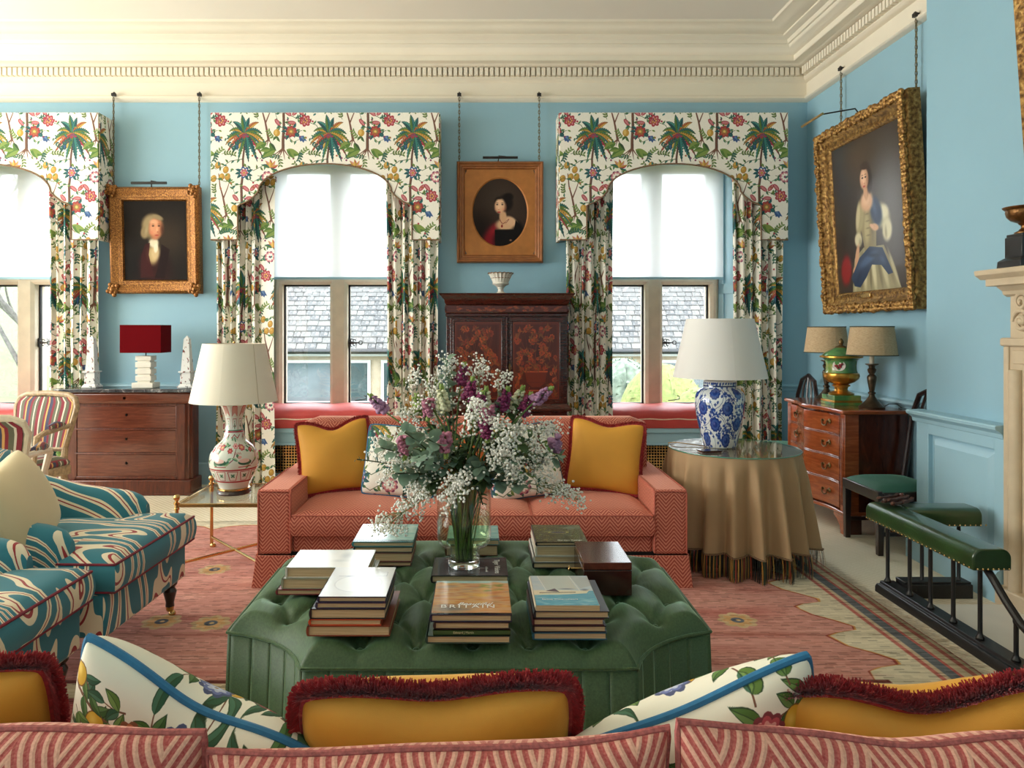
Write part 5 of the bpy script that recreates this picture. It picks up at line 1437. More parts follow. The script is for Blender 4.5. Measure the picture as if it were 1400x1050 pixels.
# green and gold covered urn
m_urng = NT('green_gilt_porcelain'); v = m_urng.coord('Object'); 
m_urng.base(m_urng.ramp(m_urng.noise(v, 7, 4), [(.35, lin((40, 100, 60))), (.55, lin((88, 140, 76))), (.7, lin((160, 150, 74)))])); m_urng.set(rough=.18, coat=.5)
m_gold = plain('bright_gilding', (208, 152, 66), .28, .12, 16, metal=.85)
t = thing('covered_urn', 'green and gold covered porcelain urn on a square plinth, between the two linen-shaded lamps', 'urn', (WX(1150, 5.56), 5.56, ZTC))
obj('plinth', B().box(-.105, .105, -.105, .105, 0, .024).box(-.1, .1, -.1, .1, .036, .075), m_urng.m, t, bevel=.003)
obj('plinth_band', B().box(-.106, .106, -.106, .106, .022, .038), m_gold, t, bevel=.003)
obj('foot', B().lathe([(.088, .075), (.092, .085), (.075, .094), (.05, .104), (.044, .115), (.05, .135), (.062, .14), (.064, .148), (.05, .155)], 32), m_gold, t)
obj('lower_bowl', B().lathe([(.05, .155), (.09, .17), (.118, .195), (.126, .215), (.124, .235), (.114, .242)], 32, mod=lambda r, z, a, i: r*(1+.02*math.cos(16*a)*(z < .22))), m_gold, t)
obj('body', B().lathe([(.114, .242), (.108, .262), (.106, .30), (.112, .335), (.13, .352)], 32), m_urng.m, t)
obj('rim', B().lathe([(.13, .352), (.15, .358), (.15, .368), (.13, .372)], 32), m_gold, t)
obj('lid', B().lathe([(.135, .372), (.12, .39), (.085, .412), (.05, .43), (.035, .436)], 32), m_urng.m, t)
obj('finial', B().lathe([(.048, .430), (.04, .44), (.018, .448), (.014, .456), (.02, .468), (.018, .482), (.008, .496), (.001, .502)], 20), m_dbrass, t)
fl = B()
for k in range(12): fl.add([], [])
m_medal = plain('white_flower_medallion', (226, 216, 206), .3, .05, 30)
md = B()
for (sc, dy, mm) in ((1, 0, 0),):
    vs = []
    for k in range(20):
        a = 2*PI*k/20; ax = .6+.42*math.cos(a); zz_ = .298+.040*math.sin(a); r = .1105
        vs.append((-r*math.sin(ax), -r*math.cos(ax), zz_))
    md.add(vs, [tuple(range(20))])
mo = obj('medallion', md, m_medal, t)
md = B(); R = random.Random(3)
for k in range(7):
    a = .6+R.uniform(-.2, .2); md.ball((-.111*math.sin(a), -.111*math.cos(a), .298+R.uniform(-.018, .018)), .009, 7, 5)
obj('painted_roses', md, plain('painted_rose', (150, 40, 50), .4, .2, 60), mo)

# ------------------------------------------------------------ dark dining chairs with green seats
m_gseat = velvet('green_seat_velvet', (52, 104, 88), .7, .7, .12, (150, 200, 180), 4)
def side_chair(label, loc, rz):
    """front edge along local -y; seat centre at origin"""
    t = thing('side_chair', label, 'chair', loc, rz, group='dark chairs with green seats')
    w, d = .46, .43
    for sx in (-1, 1):
        obj('leg', B().taper(sx*(w/2-.022), -d/2+.022, 0, .40, .034, .034, .044, .044), m_dark, t, bevel=.003)
        q = B().tube([(sx*.18, d/2-.02+.05, 0), (sx*.185, d/2-.02, .2), (sx*.19, d/2-.02, .42), (sx*.20, d/2+.02, .66), (sx*.185, d/2+.035, .86), (sx*.12, d/2+.045, 1.0), (0, d/2+.05, 1.045)], [.02, .02, .021, .019, .018, .018, .018], 8)
        obj('back_post', q, m_dark, t)
        obj('side_rail', B().box(sx*.20-.014, sx*.20+.014, -d/2+.02, d/2, .345, .41), m_dark, t, bevel=.003)
        obj('stretcher', B().box(sx*.20-.01, sx*.20+.01, -d/2+.03, d/2, .12, .145), m_dark, t, bevel=.003)
    obj('front_rail', B().box(-w/2, w/2, -d/2, -d/2+.03, .345, .412), m_dark, t, bevel=.004)
    obj('cross_stretcher', B().box(-.2, .2, -.02, .0, .12, .145), m_dark, t, bevel=.003)
    for k in range(3):
        x = (k-1)*.07
        obj('back_splat', B().tube([(x*.4, d/2-.01, .43), (x*.9, d/2+.01, .55), (x*1.25, d/2+.025, .75), (x*1.1, d/2+.038, .92), (x*.5, d/2+.048, 1.035)], .010, 6), m_dark, t)
    def seat(u, v):
        x, y = (u-.5)*2, (v-.5)*2; e = max(0, (1-abs(x)**4)*(1-abs(y)**4))
        return (x*(w/2-.008)*(1-.06*v), y*(d/2-.008), .405+.05*e**.5)
    obj('seat', B().grid(seat, 14, 14), m_gseat, t, smooth=80, recalc=False)
    return t
side_chair('dark wooden chair with a green seat beside the panelled chimney breast', (2.55+.215, 4.895, 0), -PI/2)
side_chair('dark wooden chair with a green seat in the far right corner', (2.42+.215, 6.42, 0), -PI/2)
# ------------------------------------------------------------ rug
RX0, RX1, RY0, RY1 = -2.75, 2.105, 1.7, 5.48
rt = thing('rug', 'large faded red and beige flat-woven rug with a scalloped field under the ottoman', 'rug', (0, 0, 0))
rb = B().grid(lambda u, v: (RX0+(RX1-RX0)*u, RY0+(RY1-RY0)*v, .008+.0015*math.sin(u*40)*math.sin(v*33)), 40, 40)
m_rug = printmat('rug_weave', paint_rug(RX0, RX1, RY0, RY1), rough=.95, bump=.5, weave=220, spec=.15)
obj('rug_cloth', rb, m_rug, rt, recalc=False, solid=.006)
m_fringe = plain('cream_rug_fringe', (212, 196, 170), .9, .12, 60)
b = B(); R = random.Random(5)
y = RY0
while y < RY1:
    L = R.uniform(.04, .085); dy = R.uniform(-.03, .03); w = .006
    z = .006+R.random()*.008
    b.add([(RX1-.005, y, z), (RX1-.005, y+w, z), (RX1+L, y+dy+w, .004), (RX1+L, y+dy, .004)], [(0, 1, 2, 3)]); y += .0075
o = obj('fringe', b, m_fringe, rt, smooth=0); o['kind'] = 'stuff'

# ------------------------------------------------------------ herringbone cloths
def herring(name, c1, c2, period, step, slope, bump=.2, rough=.85):
    m = NT(name); v = m.coord('UV'); sp = m.n('ShaderNodeSeparateXYZ'); m.l(v, sp.inputs[0])
    u = m.math('DIVIDE', sp.outputs[0], period)
    tri = m.math('ABSOLUTE', m.math('SUBTRACT', m.math('FRACT', u), .5))
    f = m.math('FRACT', m.math('DIVIDE', m.math('ADD', sp.outputs[1], m.math('MULTIPLY', tri, period*slope)), step))
    w = m.math('ABSOLUTE', m.math('SUBTRACT', f, .5))
    col = m.ramp(w, [(.24, lin(c1)), (.28, lin(c2))])
    m.base(m.mix(.25, col, m.ramp(m.noise(m.coord('Object'), 260, 2), [(.3, lin(tuple(x*.7 for x in c1))), (.7, lin(c2))])))
    m.set(rough=rough, sheen=.9, sheenr=.35); m.p.inputs['Sheen Tint'].default_value = lin((255, 190, 165))
    m.bump(w, bump, .004); return m.m
m_sofa = herring('coral_herringbone', (158, 50, 42), (226, 146, 120), .090, .0215, 1.15)
m_sofa2 = herring('chunky_coral_herringbone', (168, 58, 60), (222, 168, 146), .145, .026, 1.5, .6)
m_spipe = plain('sofa_piping', (196, 106, 88), .8, .1, 80)

def cushion_mesh(x0, x1, y0, y1, z0, z1, crown=.02, r=.03, n=16):
    """box cushion with a soft crown; rounded top edge"""
    b = B()
    cx_, cy_ = (x0+x1)/2, (y0+y1)/2; hx, hy = (x1-x0)/2, (y1-y0)/2
    def top(u, v):
        a, c = u*2-1, v*2-1
        e = (1-a**8)*(1-c**8)
        return (cx_+hx*a, cy_+hy*c, z1-r+ (r)*max(0, e)**.35 + crown*(1-a*a)*(1-c*c))
    b.grid(top, n, n, uvs=False)
    ring = [(cx_+hx*a, cy_+hy*c) for a, c in [(-1+2*i/n, -1) for i in range(n)] + [(1, -1+2*i/n) for i in range(n)] + [(1-2*i/n, 1) for i in range(n)] + [(-1, 1-2*i/n) for i in range(n)]]
    m_ = len(ring); vs = []; fs = []
    for t in range(5):
        z = z1-r+(z0-z1+r)*t/4; bul = .012*math.sin(PI*t/4)
        for (x, y) in ring:
            dx, dy = (x-cx_)/hx, (y-cy_)/hy
            vs.append((x+bul*dx*(abs(dx) > .99), y+bul*dy*(abs(dy) > .99), z))
    for t in range(4):
        for k in range(m_): fs.append((t*m_+k, (t+1)*m_+k, (t+1)*m_+(k+1) % m_, t*m_+(k+1) % m_))
    fs.append(tuple(4*m_+k for k in range(m_)))
    b.add(vs, fs)
    edge = [(x, y, z1-r) for x, y in ring]
    return b, edge

# ------------------------------------------------------------ far sofa
SY0, SY1 = 4.08, 5.05
SXL, SXR = -1.235, 1.168
t = thing('sofa', 'coral red herringbone three-seat sofa facing the camera, in front of the windows', 'sofa', ((SXL+SXR)/2, (SY0+SY1)/2, 0))
AW = .19
for k, (xa, xb) in enumerate(((SXL, SXL+AW), (SXR-AW, SXR))):
    q = B(); n = 12
    q.box(xa, xb, SY0, SY1-.05, .19, .552)
    obj('arm', q, m_sofa, t, world=True, bevel=.022, seg=3)
    for xe in (xa+.006, xb-.006):
        obj('piping', B().tube([(xe, SY0+.002, .20), (xe, SY0+.002, .53), (xe, SY0+.022, .549), (xe, SY1-.3, .549)], .005, 6), m_spipe, t, world=True)
    obj('piping', B().tube([(xa+.008, SY0, .545), (xb-.008, SY0, .545)], .005, 6), m_spipe, t, world=True)
obj('seat_base', B().box(SXL+AW, SXR-AW, SY0+.03, SY1-.05, .19, .295), m_sofa, t, world=True, bevel=.012)
bk = B()
bx0, bx1 = WX(417, 4.86), WX(881, 4.86)
def backf(u, v):
    a, c = u*2-1, v
    return None
q = B()
pts = [(4.74, .30), (4.70, .42), (4.735, .80), (4.755, .845), (4.80, .868), (4.88, .872), (4.94, .855), (4.97, .81), (5.0, .5), (5.0, .19)]
n = 24; vs = []; fs = []
for k in range(n+1):
    u = k/n; x = bx0+(bx1-bx0)*u; e = min(1, min(u, 1-u)/.035); e = math.sqrt(max(0, 1-(1-e)**2))
    for (y, z) in pts: vs.append((x, y if y > 4.9 else 4.86+(y-4.86)*(.5+.5*e), z-(1-e)*.035*(z > .7)))
m_ = len(pts)
for k in range(n):
    for j in range(m_-1): fs.append((k*m_+j, k*m_+j+1, (k+1)*m_+j+1, (k+1)*m_+j))
fs.append(tuple(range(m_))); fs.append(tuple(n*m_+j for j in range(m_))[::-1])
obj('back', B().add(vs, fs), m_sofa, t, world=True, smooth=50)
xs = [SXL+AW+.004, WX(562, 4.1), WX(727, 4.1), SXR-AW-.004]
for k in range(3):
    cb, edge = cushion_mesh(xs[k]+.003, xs[k+1]-.003, SY0-.005, 4.72, .296, .43, .022, .02)
    o = obj('seat_cushion', cb, m_sofa, t, world=True, smooth=50)
    obj('piping', B().tube(edge, .005, 6, closed=True), m_spipe, o).location = (-t.location.x, -t.location.y, 0)
# skirt panels with kick pleats at the corners
for (xa, xb) in ((SXL-.004, SXL+AW), (SXL+AW+.004, SXR-AW-.004), (SXR-AW, SXR+.004)):
    fl = .022
    obj('skirt_panel', B().add([(xa, SY0-.004, .187), (xb, SY0-.004, .187), (xb+(fl if xb > 1 else 0), SY0-.02, .012), (xa-(fl if xa < -1.2 else 0), SY0-.02, .012),
        (xa, SY0+.008, .187), (xb, SY0+.008, .187), (xb+(fl if xb > 1 else 0), SY0-.008, .012), (xa-(fl if xa < -1.2 else 0), SY0-.008, .012)], [(0,1,2,3), (5,4,7,6), (0,4,5,1), (3,2,6,7), (0,3,7,4), (1,5,6,2)]), m_sofa, t, world=True, bevel=.003)
for xe, sg in ((SXL-.004, -1), (SXR+.004, 1)):
    obj('skirt_panel', B().prism([(xe, .187), (xe+sg*.012, .187), (xe+sg*.03, .012), (xe+sg*.018, .012)], 'y', SY0+.03, SY1-.05), m_sofa, t, world=True, bevel=.003)
    obj('skirt_panel', B().add([(xe, SY0, .18), (xe+sg*.012, SY0+.02, .18), (xe+sg*.006, SY0+.05, .014), (xe-sg*.01, SY0+.02, .014)], [(0, 1, 2, 3)]), m_sofa, t, world=True)
obj('under_lining', B().box(SXL+.03, SXR-.03, SY0+.03, SY1-.08, .01, .2), m_black, t, world=True)

# ------------------------------------------------------------ scatter cushions
m_goldv = velvet('gold_velvet', (222, 158, 54), .4, .65, .1, (255, 222, 150), 3)
m_pale = m_goldv
m_rfr = NT('dark_red_fringe'); v = m_rfr.coord('Object'); m_rfr.base(m_rfr.ramp(m_rfr.noise(v, 90, 2), [(.3, lin((136, 16, 26))), (.6, lin((184, 36, 44))), (.75, lin((216, 104, 90)))])); m_rfr.set(rough=.7, sheen=.3)
m_bpipe = plain('blue_piping', (42, 116, 160), .6, .08, 60)
def pillow(name, label, w, h, th, mat, loc, rot, edge='fringe', edge_mat=None, pinch=.06, dent=0, group=None, strands=2600, flen=.034, uvs=1.0, n=26, lump=.0):
    t = thing(name, label, 'cushion', loc, rot=rot, group=group)
    sx = random.Random(int(loc[0]*977+loc[1]*131))
    ph = [sx.uniform(0, 6) for _ in range(4)]
    def P(a, c, side):
        kr = .07
        x = a*w/2*(1-pinch*(1-c*c)*abs(a)**1.5)*(1-kr*(a*a*c*c)**2); z = c*h/2*(1-pinch*(1-a*a)*abs(c)**1.5)*(1-kr*(a*a*c*c)**2)
        if c > 0: z -= dent*math.exp(-(a/.42)**2)*c*c
        y = side*th/2*max(0, (1-a*a)*(1-c*c))**.42*(1+.10*math.sin(3*a+ph[0])*math.sin(2.6*c+ph[1]))
        y += lump*math.sin(6*a*a+5*c+ph[2])*max(0, (1-a*a)*(1-c*c))
        return (x, y, z+h/2)
    b = B()
    # denser towards the rim so the silhouette is round
    f = lambda s: math.sin((s-.5)*PI)
    for side in (-1, 1):
        vs = []; uv = []
        for j in range(n+1):
            for i in range(n+1):
                a, c = f(i/n), f(j/n); vs.append(P(a, c, side)); uv.append(((a+1)/2*uvs, (c+1)/2*uvs))
        fs = []
        for j in range(n):
            for i in range(n):
                q = (j*(n+1)+i, j*(n+1)+i+1, (j+1)*(n+1)+i+1, (j+1)*(n+1)+i); fs.append(q if side < 0 else q[::-1])
        b.add(vs, fs, uv)
    obj('cushion_body', b, mat, t, recalc=False, smooth=80)
    N = 40
    per = [(-1+2*i/N, -1) for i in range(N)] + [(1, -1+2*i/N) for i in range(N)] + [(1-2*i/N, 1) for i in range(N)] + [(-1, 1-2*i/N) for i in range(N)]
    ring = [Vector(P(a, c, 0)) for a, c in per]
    if edge == 'piping':
        obj('piping', B().tube(ring, .0075, 8, closed=True), edge_mat, t)
    elif edge == 'fringe':
        b = B(); cen = Vector((0, 0, h/2)); m_ = len(ring); R = random.Random(5)
        b.tube(ring, .009, 6, closed=True)
        for k in range(strands):
            s = R.random()*m_; i = int(s) % m_; q = ring[i].lerp(ring[(i+1) % m_], s-int(s))
            d = (ring[(i+1) % m_]-ring[i]).normalized(); out = Vector((d.z, 0, -d.x))
            if out.dot(q-cen) < 0: out = -out
            rad = (q-cen).normalized(); cf = max(0, min(1, (abs(q.x)/(w/2)+abs(q.z-h/2)/(h/2)-1.55)/.35)); out = out.lerp(rad, cf)
            dr = (out + d*R.uniform(-.35, .35) + Vector((0, R.uniform(-1.1, 1.1), 0))).normalized()
            e = q+dr*flen*R.uniform(.7, 1.1); wv = d*.0016+Vector((0, .0012, 0)); wu = d*.0016-Vector((0, .0012, 0))
            b.add([q-wv, q+wv, e+wv*.5, e-wv*.5], [(0, 1, 2, 3)]); b.add([q-wu, q+wu, e+wu*.5, e-wu*.5], [(0, 1, 2, 3)])
        o = obj('fringe', b, edge_mat or m_rfr.m, t, recalc=False, smooth=0); o['kind'] = 'stuff'
    return t
D = math.radians
ZSEAT = .435
pillow('cushion', 'gold velvet cushion with dark red fringe at the left end of the far sofa', .46, .46, .16, m_goldv, (WX(462, 4.52), 4.53, ZSEAT), (D(-14), D(-5), D(12)), dent=.05, strands=4500, flen=.024, pinch=.10)
pillow('cushion', 'gold velvet cushion with dark red fringe at the right end of the far sofa', .47, .46, .16, m_goldv, (WX(823, 4.52), 4.53, ZSEAT), (D(-14), D(5), D(-12)), dent=.03, strands=4500, flen=.024, pinch=.10)
pillow('cushion', 'palm-printed cushion with grey blue piping leaning on the right gold cushion of the far sofa', .46, .45, .15, m_chintz, (WX(724, 4.36), 4.38, ZSEAT), (D(-16), D(-6), D(10)), 'piping', plain('grey_blue_piping', (74, 100, 120), .6, .1, 60), uvs=.46)
pillow('cushion', 'palm-printed cushion with blue piping behind the left side of the flowers on the far sofa', .46, .44, .15, m_chintz, (WX(541, 4.36), 4.40, ZSEAT), (D(-16), D(3), D(-8)), 'piping', m_bpipe, uvs=.46)
pillow('cushion', 'orange cushion with dark red fringe in the middle of the far sofa', .48, .36, .16, velvet('orange_velvet', (196, 96, 30), .4, .6, .1, (255, 190, 120), 3), (WX(636, 4.40), 4.45, ZSEAT), (D(-18), 0, 0), strands=1600, flen=.02)

# ------------------------------------------------------------ near sofa, seen from behind
NX0, NX1 = -1.27, 1.15
t = thing('sofa', 'near coral herringbone sofa seen from behind along the bottom edge of the photo', 'sofa', ((NX0+NX1)/2, 1.25, 0))
ox, oy = t.location.x, t.location.y
obj('back_frame', B().box(NX0, NX1, .86, 1.0, .10, .70), m_sofa2, t, world=True, bevel=.03, seg=3)
obj('seat_base', B().box(NX0+.02, NX1-.02, 1.0, 1.78, .10, .30), m_sofa2, t, world=True, bevel=.02)
for xa in (NX0, NX1-.18):
    obj('arm', B().box(xa, xa+.18, .88, 1.78, .10, .56), m_sofa2, t, world=True, bevel=.03, seg=3)
    for yy in (.92, 1.7): obj('foot', B().taper(xa+.09, yy, 0, .11, .05, .05, .07, .07), m_dark, t, world=True)
sx_ = [NX0+.185, -.405, .287, NX1-.185]
for k in range(3):
    cb, e = cushion_mesh(sx_[k]+.004, sx_[k+1]-.004, 1.20, 1.79, .30, .45, .02, .02)
    obj('seat_cushion', cb, m_sofa2, t, world=True, smooth=50)
# plump back cushions; tops just enter the frame
def plump(x0, x1, y, z0, z1, th, lift, seed):
    R = random.Random(seed); ph = [R.uniform(0, 6) for _ in range(4)]
    w = x1-x0; h = z1-z0; n = 26
    def P(a, c, s):
        x = (x0+x1)/2+a*w/2*(1-.02*(1-c*c)); z = z0+(c+1)/2*h+lift(a)*(c+1)/2
        yy = y+s*th/2*max(0, (1-a**4)*(1-c**4))**.5*(1+.06*math.sin(4*a+ph[0])) + .16*(1-(c+1)/2)*.25
        return (x, yy, z)
    b = B(); f = lambda s: math.sin((s-.5)*PI)
    for side in (-1, 1):
        vs = []; uv = []
        for j in range(n+1):
            for i in range(n+1):
                a, c = f(i/n), f(j/n); vs.append(P(a, c, side)); uv.append((a*w/2, c*h/2))
        fs = []
        for j in range(n):
            for i in range(n):
                q = (j*(n+1)+i, j*(n+1)+i+1, (j+1)*(n+1)+i+1, (j+1)*(n+1)+i); fs.append(q if side < 0 else q[::-1])
        b.add(vs, fs, uv)
    o = obj('back_cushion', b, m_sofa2, t, world=True, recalc=False, smooth=80)
    N = 30; per = [(-1, -1+2*i/N) for i in range(N)] + [(-1+2*i/N, 1) for i in range(N)] + [(1, 1-2*i/N) for i in range(N+1)]
    p = obj('piping', B().tube([P(a, c, 0) for a, c in per], .006, 8), plain('twisted_piping', (172, 92, 88), .8, .2, 160), o)
    p.location = (-ox, -oy, 0)
plump(-1.09, -.412, 1.10, .44, .834, .17, lambda a: .022*a+.012*math.cos(3*a), 1)
plump(-.402, .283, 1.09, .44, .820, .17, lambda a: .035*max(0, a)**1.5+.004*math.cos(5*a), 2)
plump(.292, .97, 1.07, .44, .856, .17, lambda a: .02*max(0, -a)**2-.016*math.exp(-((a-.0)/.3)**2), 3)
ZS2 = .46
CY = 1.40
def near(label, w, h, th, mat, x, y, rot, **k): pillow('cushion', label, w, h, th, mat, (x, y, .51 if abs(rot[1]) > .4 else ZS2), rot, group=None, **k)
near('gold velvet cushion with a dark red brush fringe in the bottom left corner', .46, .45, .20, m_goldv, -1.05, 1.44, (D(26), D(2), D(14)), strands=15000, flen=.027, dent=.0, pinch=.05)
near('lemon-print cushion with blue piping, left of the middle gold cushion on the near sofa', .46, .42, .19, m_lemon[0], -.615, 1.42, (D(27), D(26), D(-3)), edge='piping', edge_mat=m_bpipe, pinch=.10, dent=.03)
near('gold velvet cushion with a dark red brush fringe in the middle of the near sofa', .47, .445, .20, m_goldv, -.072, 1.43, (D(28), D(-1), D(2)), strands=16000, flen=.027, dent=.02, pinch=.03)
near('lemon-print cushion with blue piping, right of the middle gold cushion on the near sofa', .50, .44, .19, m_lemon[1], .455, 1.43, (D(27), D(-20), D(4)), edge='piping', edge_mat=m_bpipe, pinch=.08, dent=.01)
near('gold velvet cushion with dark red brush fringe at the right of the near sofa', .50, .455, .20, m_goldv, .80, 1.41, (D(27), D(-5), D(-6)), strands=16000, flen=.029, dent=.055, pinch=.05)
# ------------------------------------------------------------ buttoned ottoman
OX, OY0, OY1, OHW = -.03, 2.165, 3.33, .80
OYC, OHD = (OY0+OY1)/2, (OY1-OY0)/2
m_green = NT('green_linen_velvet'); v = m_green.coord('Object')
m_green.base(m_green.ramp(m_green.noise(m_green.coord('Object', (60, 6, 60)), 3, 4), [(.3, lin((46, 72, 42))), (.7, lin((66, 94, 58)))])); m_green.set(rough=.56, sheen=1.0, sheenr=.3)
m_green.p.inputs['Sheen Tint'].default_value = lin((185, 225, 195)); m_green.bump(m_green.noise(v, 420, 2), .15, .002)
t = thing('ottoman', 'large green buttoned ottoman with scooped corners and a pleated skirt, stacked with books', 'ottoman', (OX, OYC, 0))
cxr, cyr = .30, .26
def outline(n_arc=14):
    """counter-clockwise plan outline with scooped corners, local coordinates"""
    pts = []
    for (qx, qy, rev) in ((1, -1, 0), (1, 1, 1), (-1, 1, 0), (-1, -1, 1)):
        arc = []
        for i in range(n_arc+1):
            a = i/n_arc*PI/2
            # from the front/back straight edge to the side edge; concave, softened
            x = OHW-cxr*math.cos(a); y = OHD-cyr*math.sin(a)
            lx = OHW-cxr+cxr*i/n_arc; ly = OHD-cyr*i/n_arc
            arc.append((qx*(.68*x+.32*lx), qy*(.68*y+.32*ly)))
        pts += arc[::-1] if rev else arc
    return pts
base = outline()
# resample evenly
seg = []; tot = 0
for a, b_ in zip(base, base[1:]+base[:1]):
    d = math.hypot(b_[0]-a[0], b_[1]-a[1]); seg.append((tot, d, a, b_)); tot += d
NP = 420
def at_len(s):
    s %= tot
    for (s0, d, a, b_) in seg:
        if s0 <= s <= s0+d+1e-9 and d > 0:
            f = (s-s0)/d; return (a[0]+(b_[0]-a[0])*f, a[1]+(b_[1]-a[1])*f)
    return base[0]
per = np.array([at_len(tot*i/NP) for i in range(NP)])
dx, dy = .173, .180
btn = []
for j in range(-4, 5):
    for i in range(-6, 7):
        x = (i+(.5 if j % 2 else 0))*dx+.012; y = -.50+(j+4)*dy
        ok = abs(x) < OHW-.07 and abs(y) < OHD-.065
        # keep clear of the scooped corners
        if ok and (abs(x) > OHW-cxr*.95 and abs(y) > OHD-cyr*.95) and math.hypot((OHW-abs(x))/cxr, (OHD-abs(y))/cyr) < 1.55: ok = False
        if abs(x) > OHW-cxr-.04 and abs(y) > OHD-.13: ok = False
        if ok: btn.append((x, y))
btn = np.array(btn)
NR = 88
S = (np.arange(NR+1)/NR)**.9
XY = per[None, :, :]*S[:, None, None]
x, y = XY[..., 0], XY[..., 1]
Rb = np.hypot(per[:, 0], per[:, 1])[None, :]
edge = (1-S)[:, None]*Rb
tt = np.clip(edge/.095, 0, 1)
ZE = .445
z = ZE + .062*(1-(1-tt)**2.4) + .018*(1-np.clip(np.hypot(x/OHW, y/OHD), 0, 1)**2)
dmin = np.full(x.shape, 9.0)
tuft = np.zeros_like(x)
for bx, by in btn:
    d2 = (x-bx)**2+(y-by)**2
    tuft += .046*np.exp(-np.sqrt(d2+1e-8)/.034)
crease = np.zeros_like(x)
for i in range(len(btn)):
    for j in range(i+1, len(btn)):
        a, c = btn[i], btn[j]; L = np.hypot(*(c-a))
        if abs(abs(c[0]-a[0])-dx/2) < .01 and abs(abs(c[1]-a[1])-dy) < .01:
            tpar = np.clip(((x-a[0])*(c[0]-a[0])+(y-a[1])*(c[1]-a[1]))/L**2, 0, 1)
            d = np.hypot(x-a[0]-tpar*(c[0]-a[0]), y-a[1]-tpar*(c[1]-a[1]))
            crease = np.maximum(crease, .010*np.exp(-(d/.010)**2)+.011*np.exp(-(d/.040)**2))
# seams from the outer buttons straight to the edge
for bx, by in btn:
    if abs(by) > OHD-.18:
        d = np.where(np.sign(y) == np.sign(by), np.abs(x-bx), 9); m_ = (np.abs(y) > abs(by))
        crease = np.maximum(crease, np.where(m_, .007*np.exp(-(d/.008)**2), 0))
    if abs(bx) > OHW-.16:
        d = np.where(np.sign(x) == np.sign(bx), np.abs(y-by), 9); m_ = (np.abs(x) > abs(bx))
        crease = np.maximum(crease, np.where(m_, .007*np.exp(-(d/.008)**2), 0))
z = z - np.minimum(tuft, .050) - crease*np.clip(edge/.03, .4, 1)
vs = np.stack([x, y, z], -1).reshape(-1, 3).tolist(); fs = []
for r in range(NR):
    for k in range(NP):
        k2 = (k+1) % NP
        fs.append((r*NP+k, r*NP+k2, (r+1)*NP+k2, (r+1)*NP+k))
obj('buttoned_top', B().add(vs, fs), m_green.m, t, recalc=False, smooth=80)
pr = None
for bx, by in btn:
    zz_ = ZE+.062+.018*(1-min(1, math.hypot(bx/OHW, by/OHD))**2)-.046
    if pr is None: pr = obj('button', B().ball((0, 0, 0), .011, 10, 6, .6), m_green.m, t)
    else: pr = share(pr, t)
    pr.location = (bx, by, zz_)
obj('piping', B().tube([(px*1.003, py*1.003, ZE) for px, py in per[::3]], .006, 6, closed=True), m_green.m, t)
obj('skirt_lining', B().prism([(px*.985, py*.985) for px, py in per[::5]], 'z', .012, ZE-.005), plain('dark_green_lining', (20, 34, 22), .9), t, smooth=0)
npan = 60; gap = .0012
m_skirt = m_green.m
for k in range(npan):
    s0, s1 = tot*k/npan+gap/2, tot*(k+1)/npan-gap/2
    m_ = 6; vs = []; fs = []
    for i in range(m_+1):
        p = at_len(s0+(s1-s0)*i/m_); bul = 0
        for (zz_, fl) in ((ZE-.008, 0), (ZE*.5, .008), (.014, .016)):
            L = math.hypot(*p); vs.append((p[0]*(1+(bul+fl)/L), p[1]*(1+(bul+fl)/L), zz_))
    for i in range(m_):
        for j in range(2): fs.append((i*3+j, i*3+j+1, (i+1)*3+j+1, (i+1)*3+j))
    obj('skirt_panel', B().add(vs, fs), m_skirt, t, solid=.004, smooth=60)

# ------------------------------------------------------------ books on the ottoman
m_page = NT('book_pages'); v = m_page.coord('Object', (1, 1, 160)); 
m_page.base(m_page.ramp(m_page.noise(v, 6, 2), [(.3, lin((176, 148, 108))), (.7, lin((212, 188, 150)))])); m_page.set(rough=.8)
cvr_mats = {}
def cmat(c):
    if c not in cvr_mats: cvr_mats[c] = plain('book_cloth', c, .35, .05, 30, coat=.2)
    return cvr_mats[c]
prints = {}
def pmat(k):
    if k not in prints: prints[k] = printmat('cover_print_'+k, paint_cover(k), rough=.16, coat=.6)
    return prints[k]
m_ink = plain('white_lettering', (236, 234, 228), .4, .02)
def text(parent, s, size, loc, rot=(0, 0, 0), shear=0, space=1.0, mat=None, align='LEFT', name='title'):
    c = bpy.data.curves.new(name, 'FONT'); c.body = s; c.size = size; c.shear = shear; c.space_character = space; c.align_x = align
    c.extrude = .0002; c.resolution_u = 3
    o = bpy.data.objects.new(name, c); COL.objects.link(o); o.parent = parent; o.location = loc; o.rotation_euler = rot
    c.materials.append(mat or m_ink)
    # real lettering mesh in place of the font object
    dg = bpy.context.evaluated_depsgraph_get(); me = bpy.data.meshes.new_from_object(o.evaluated_get(dg))
    q = bpy.data.objects.new(name, me); COL.objects.link(q); q.parent = parent; q.location = loc; q.rotation_euler = rot
    bpy.data.objects.remove(o); q.name = name; return q
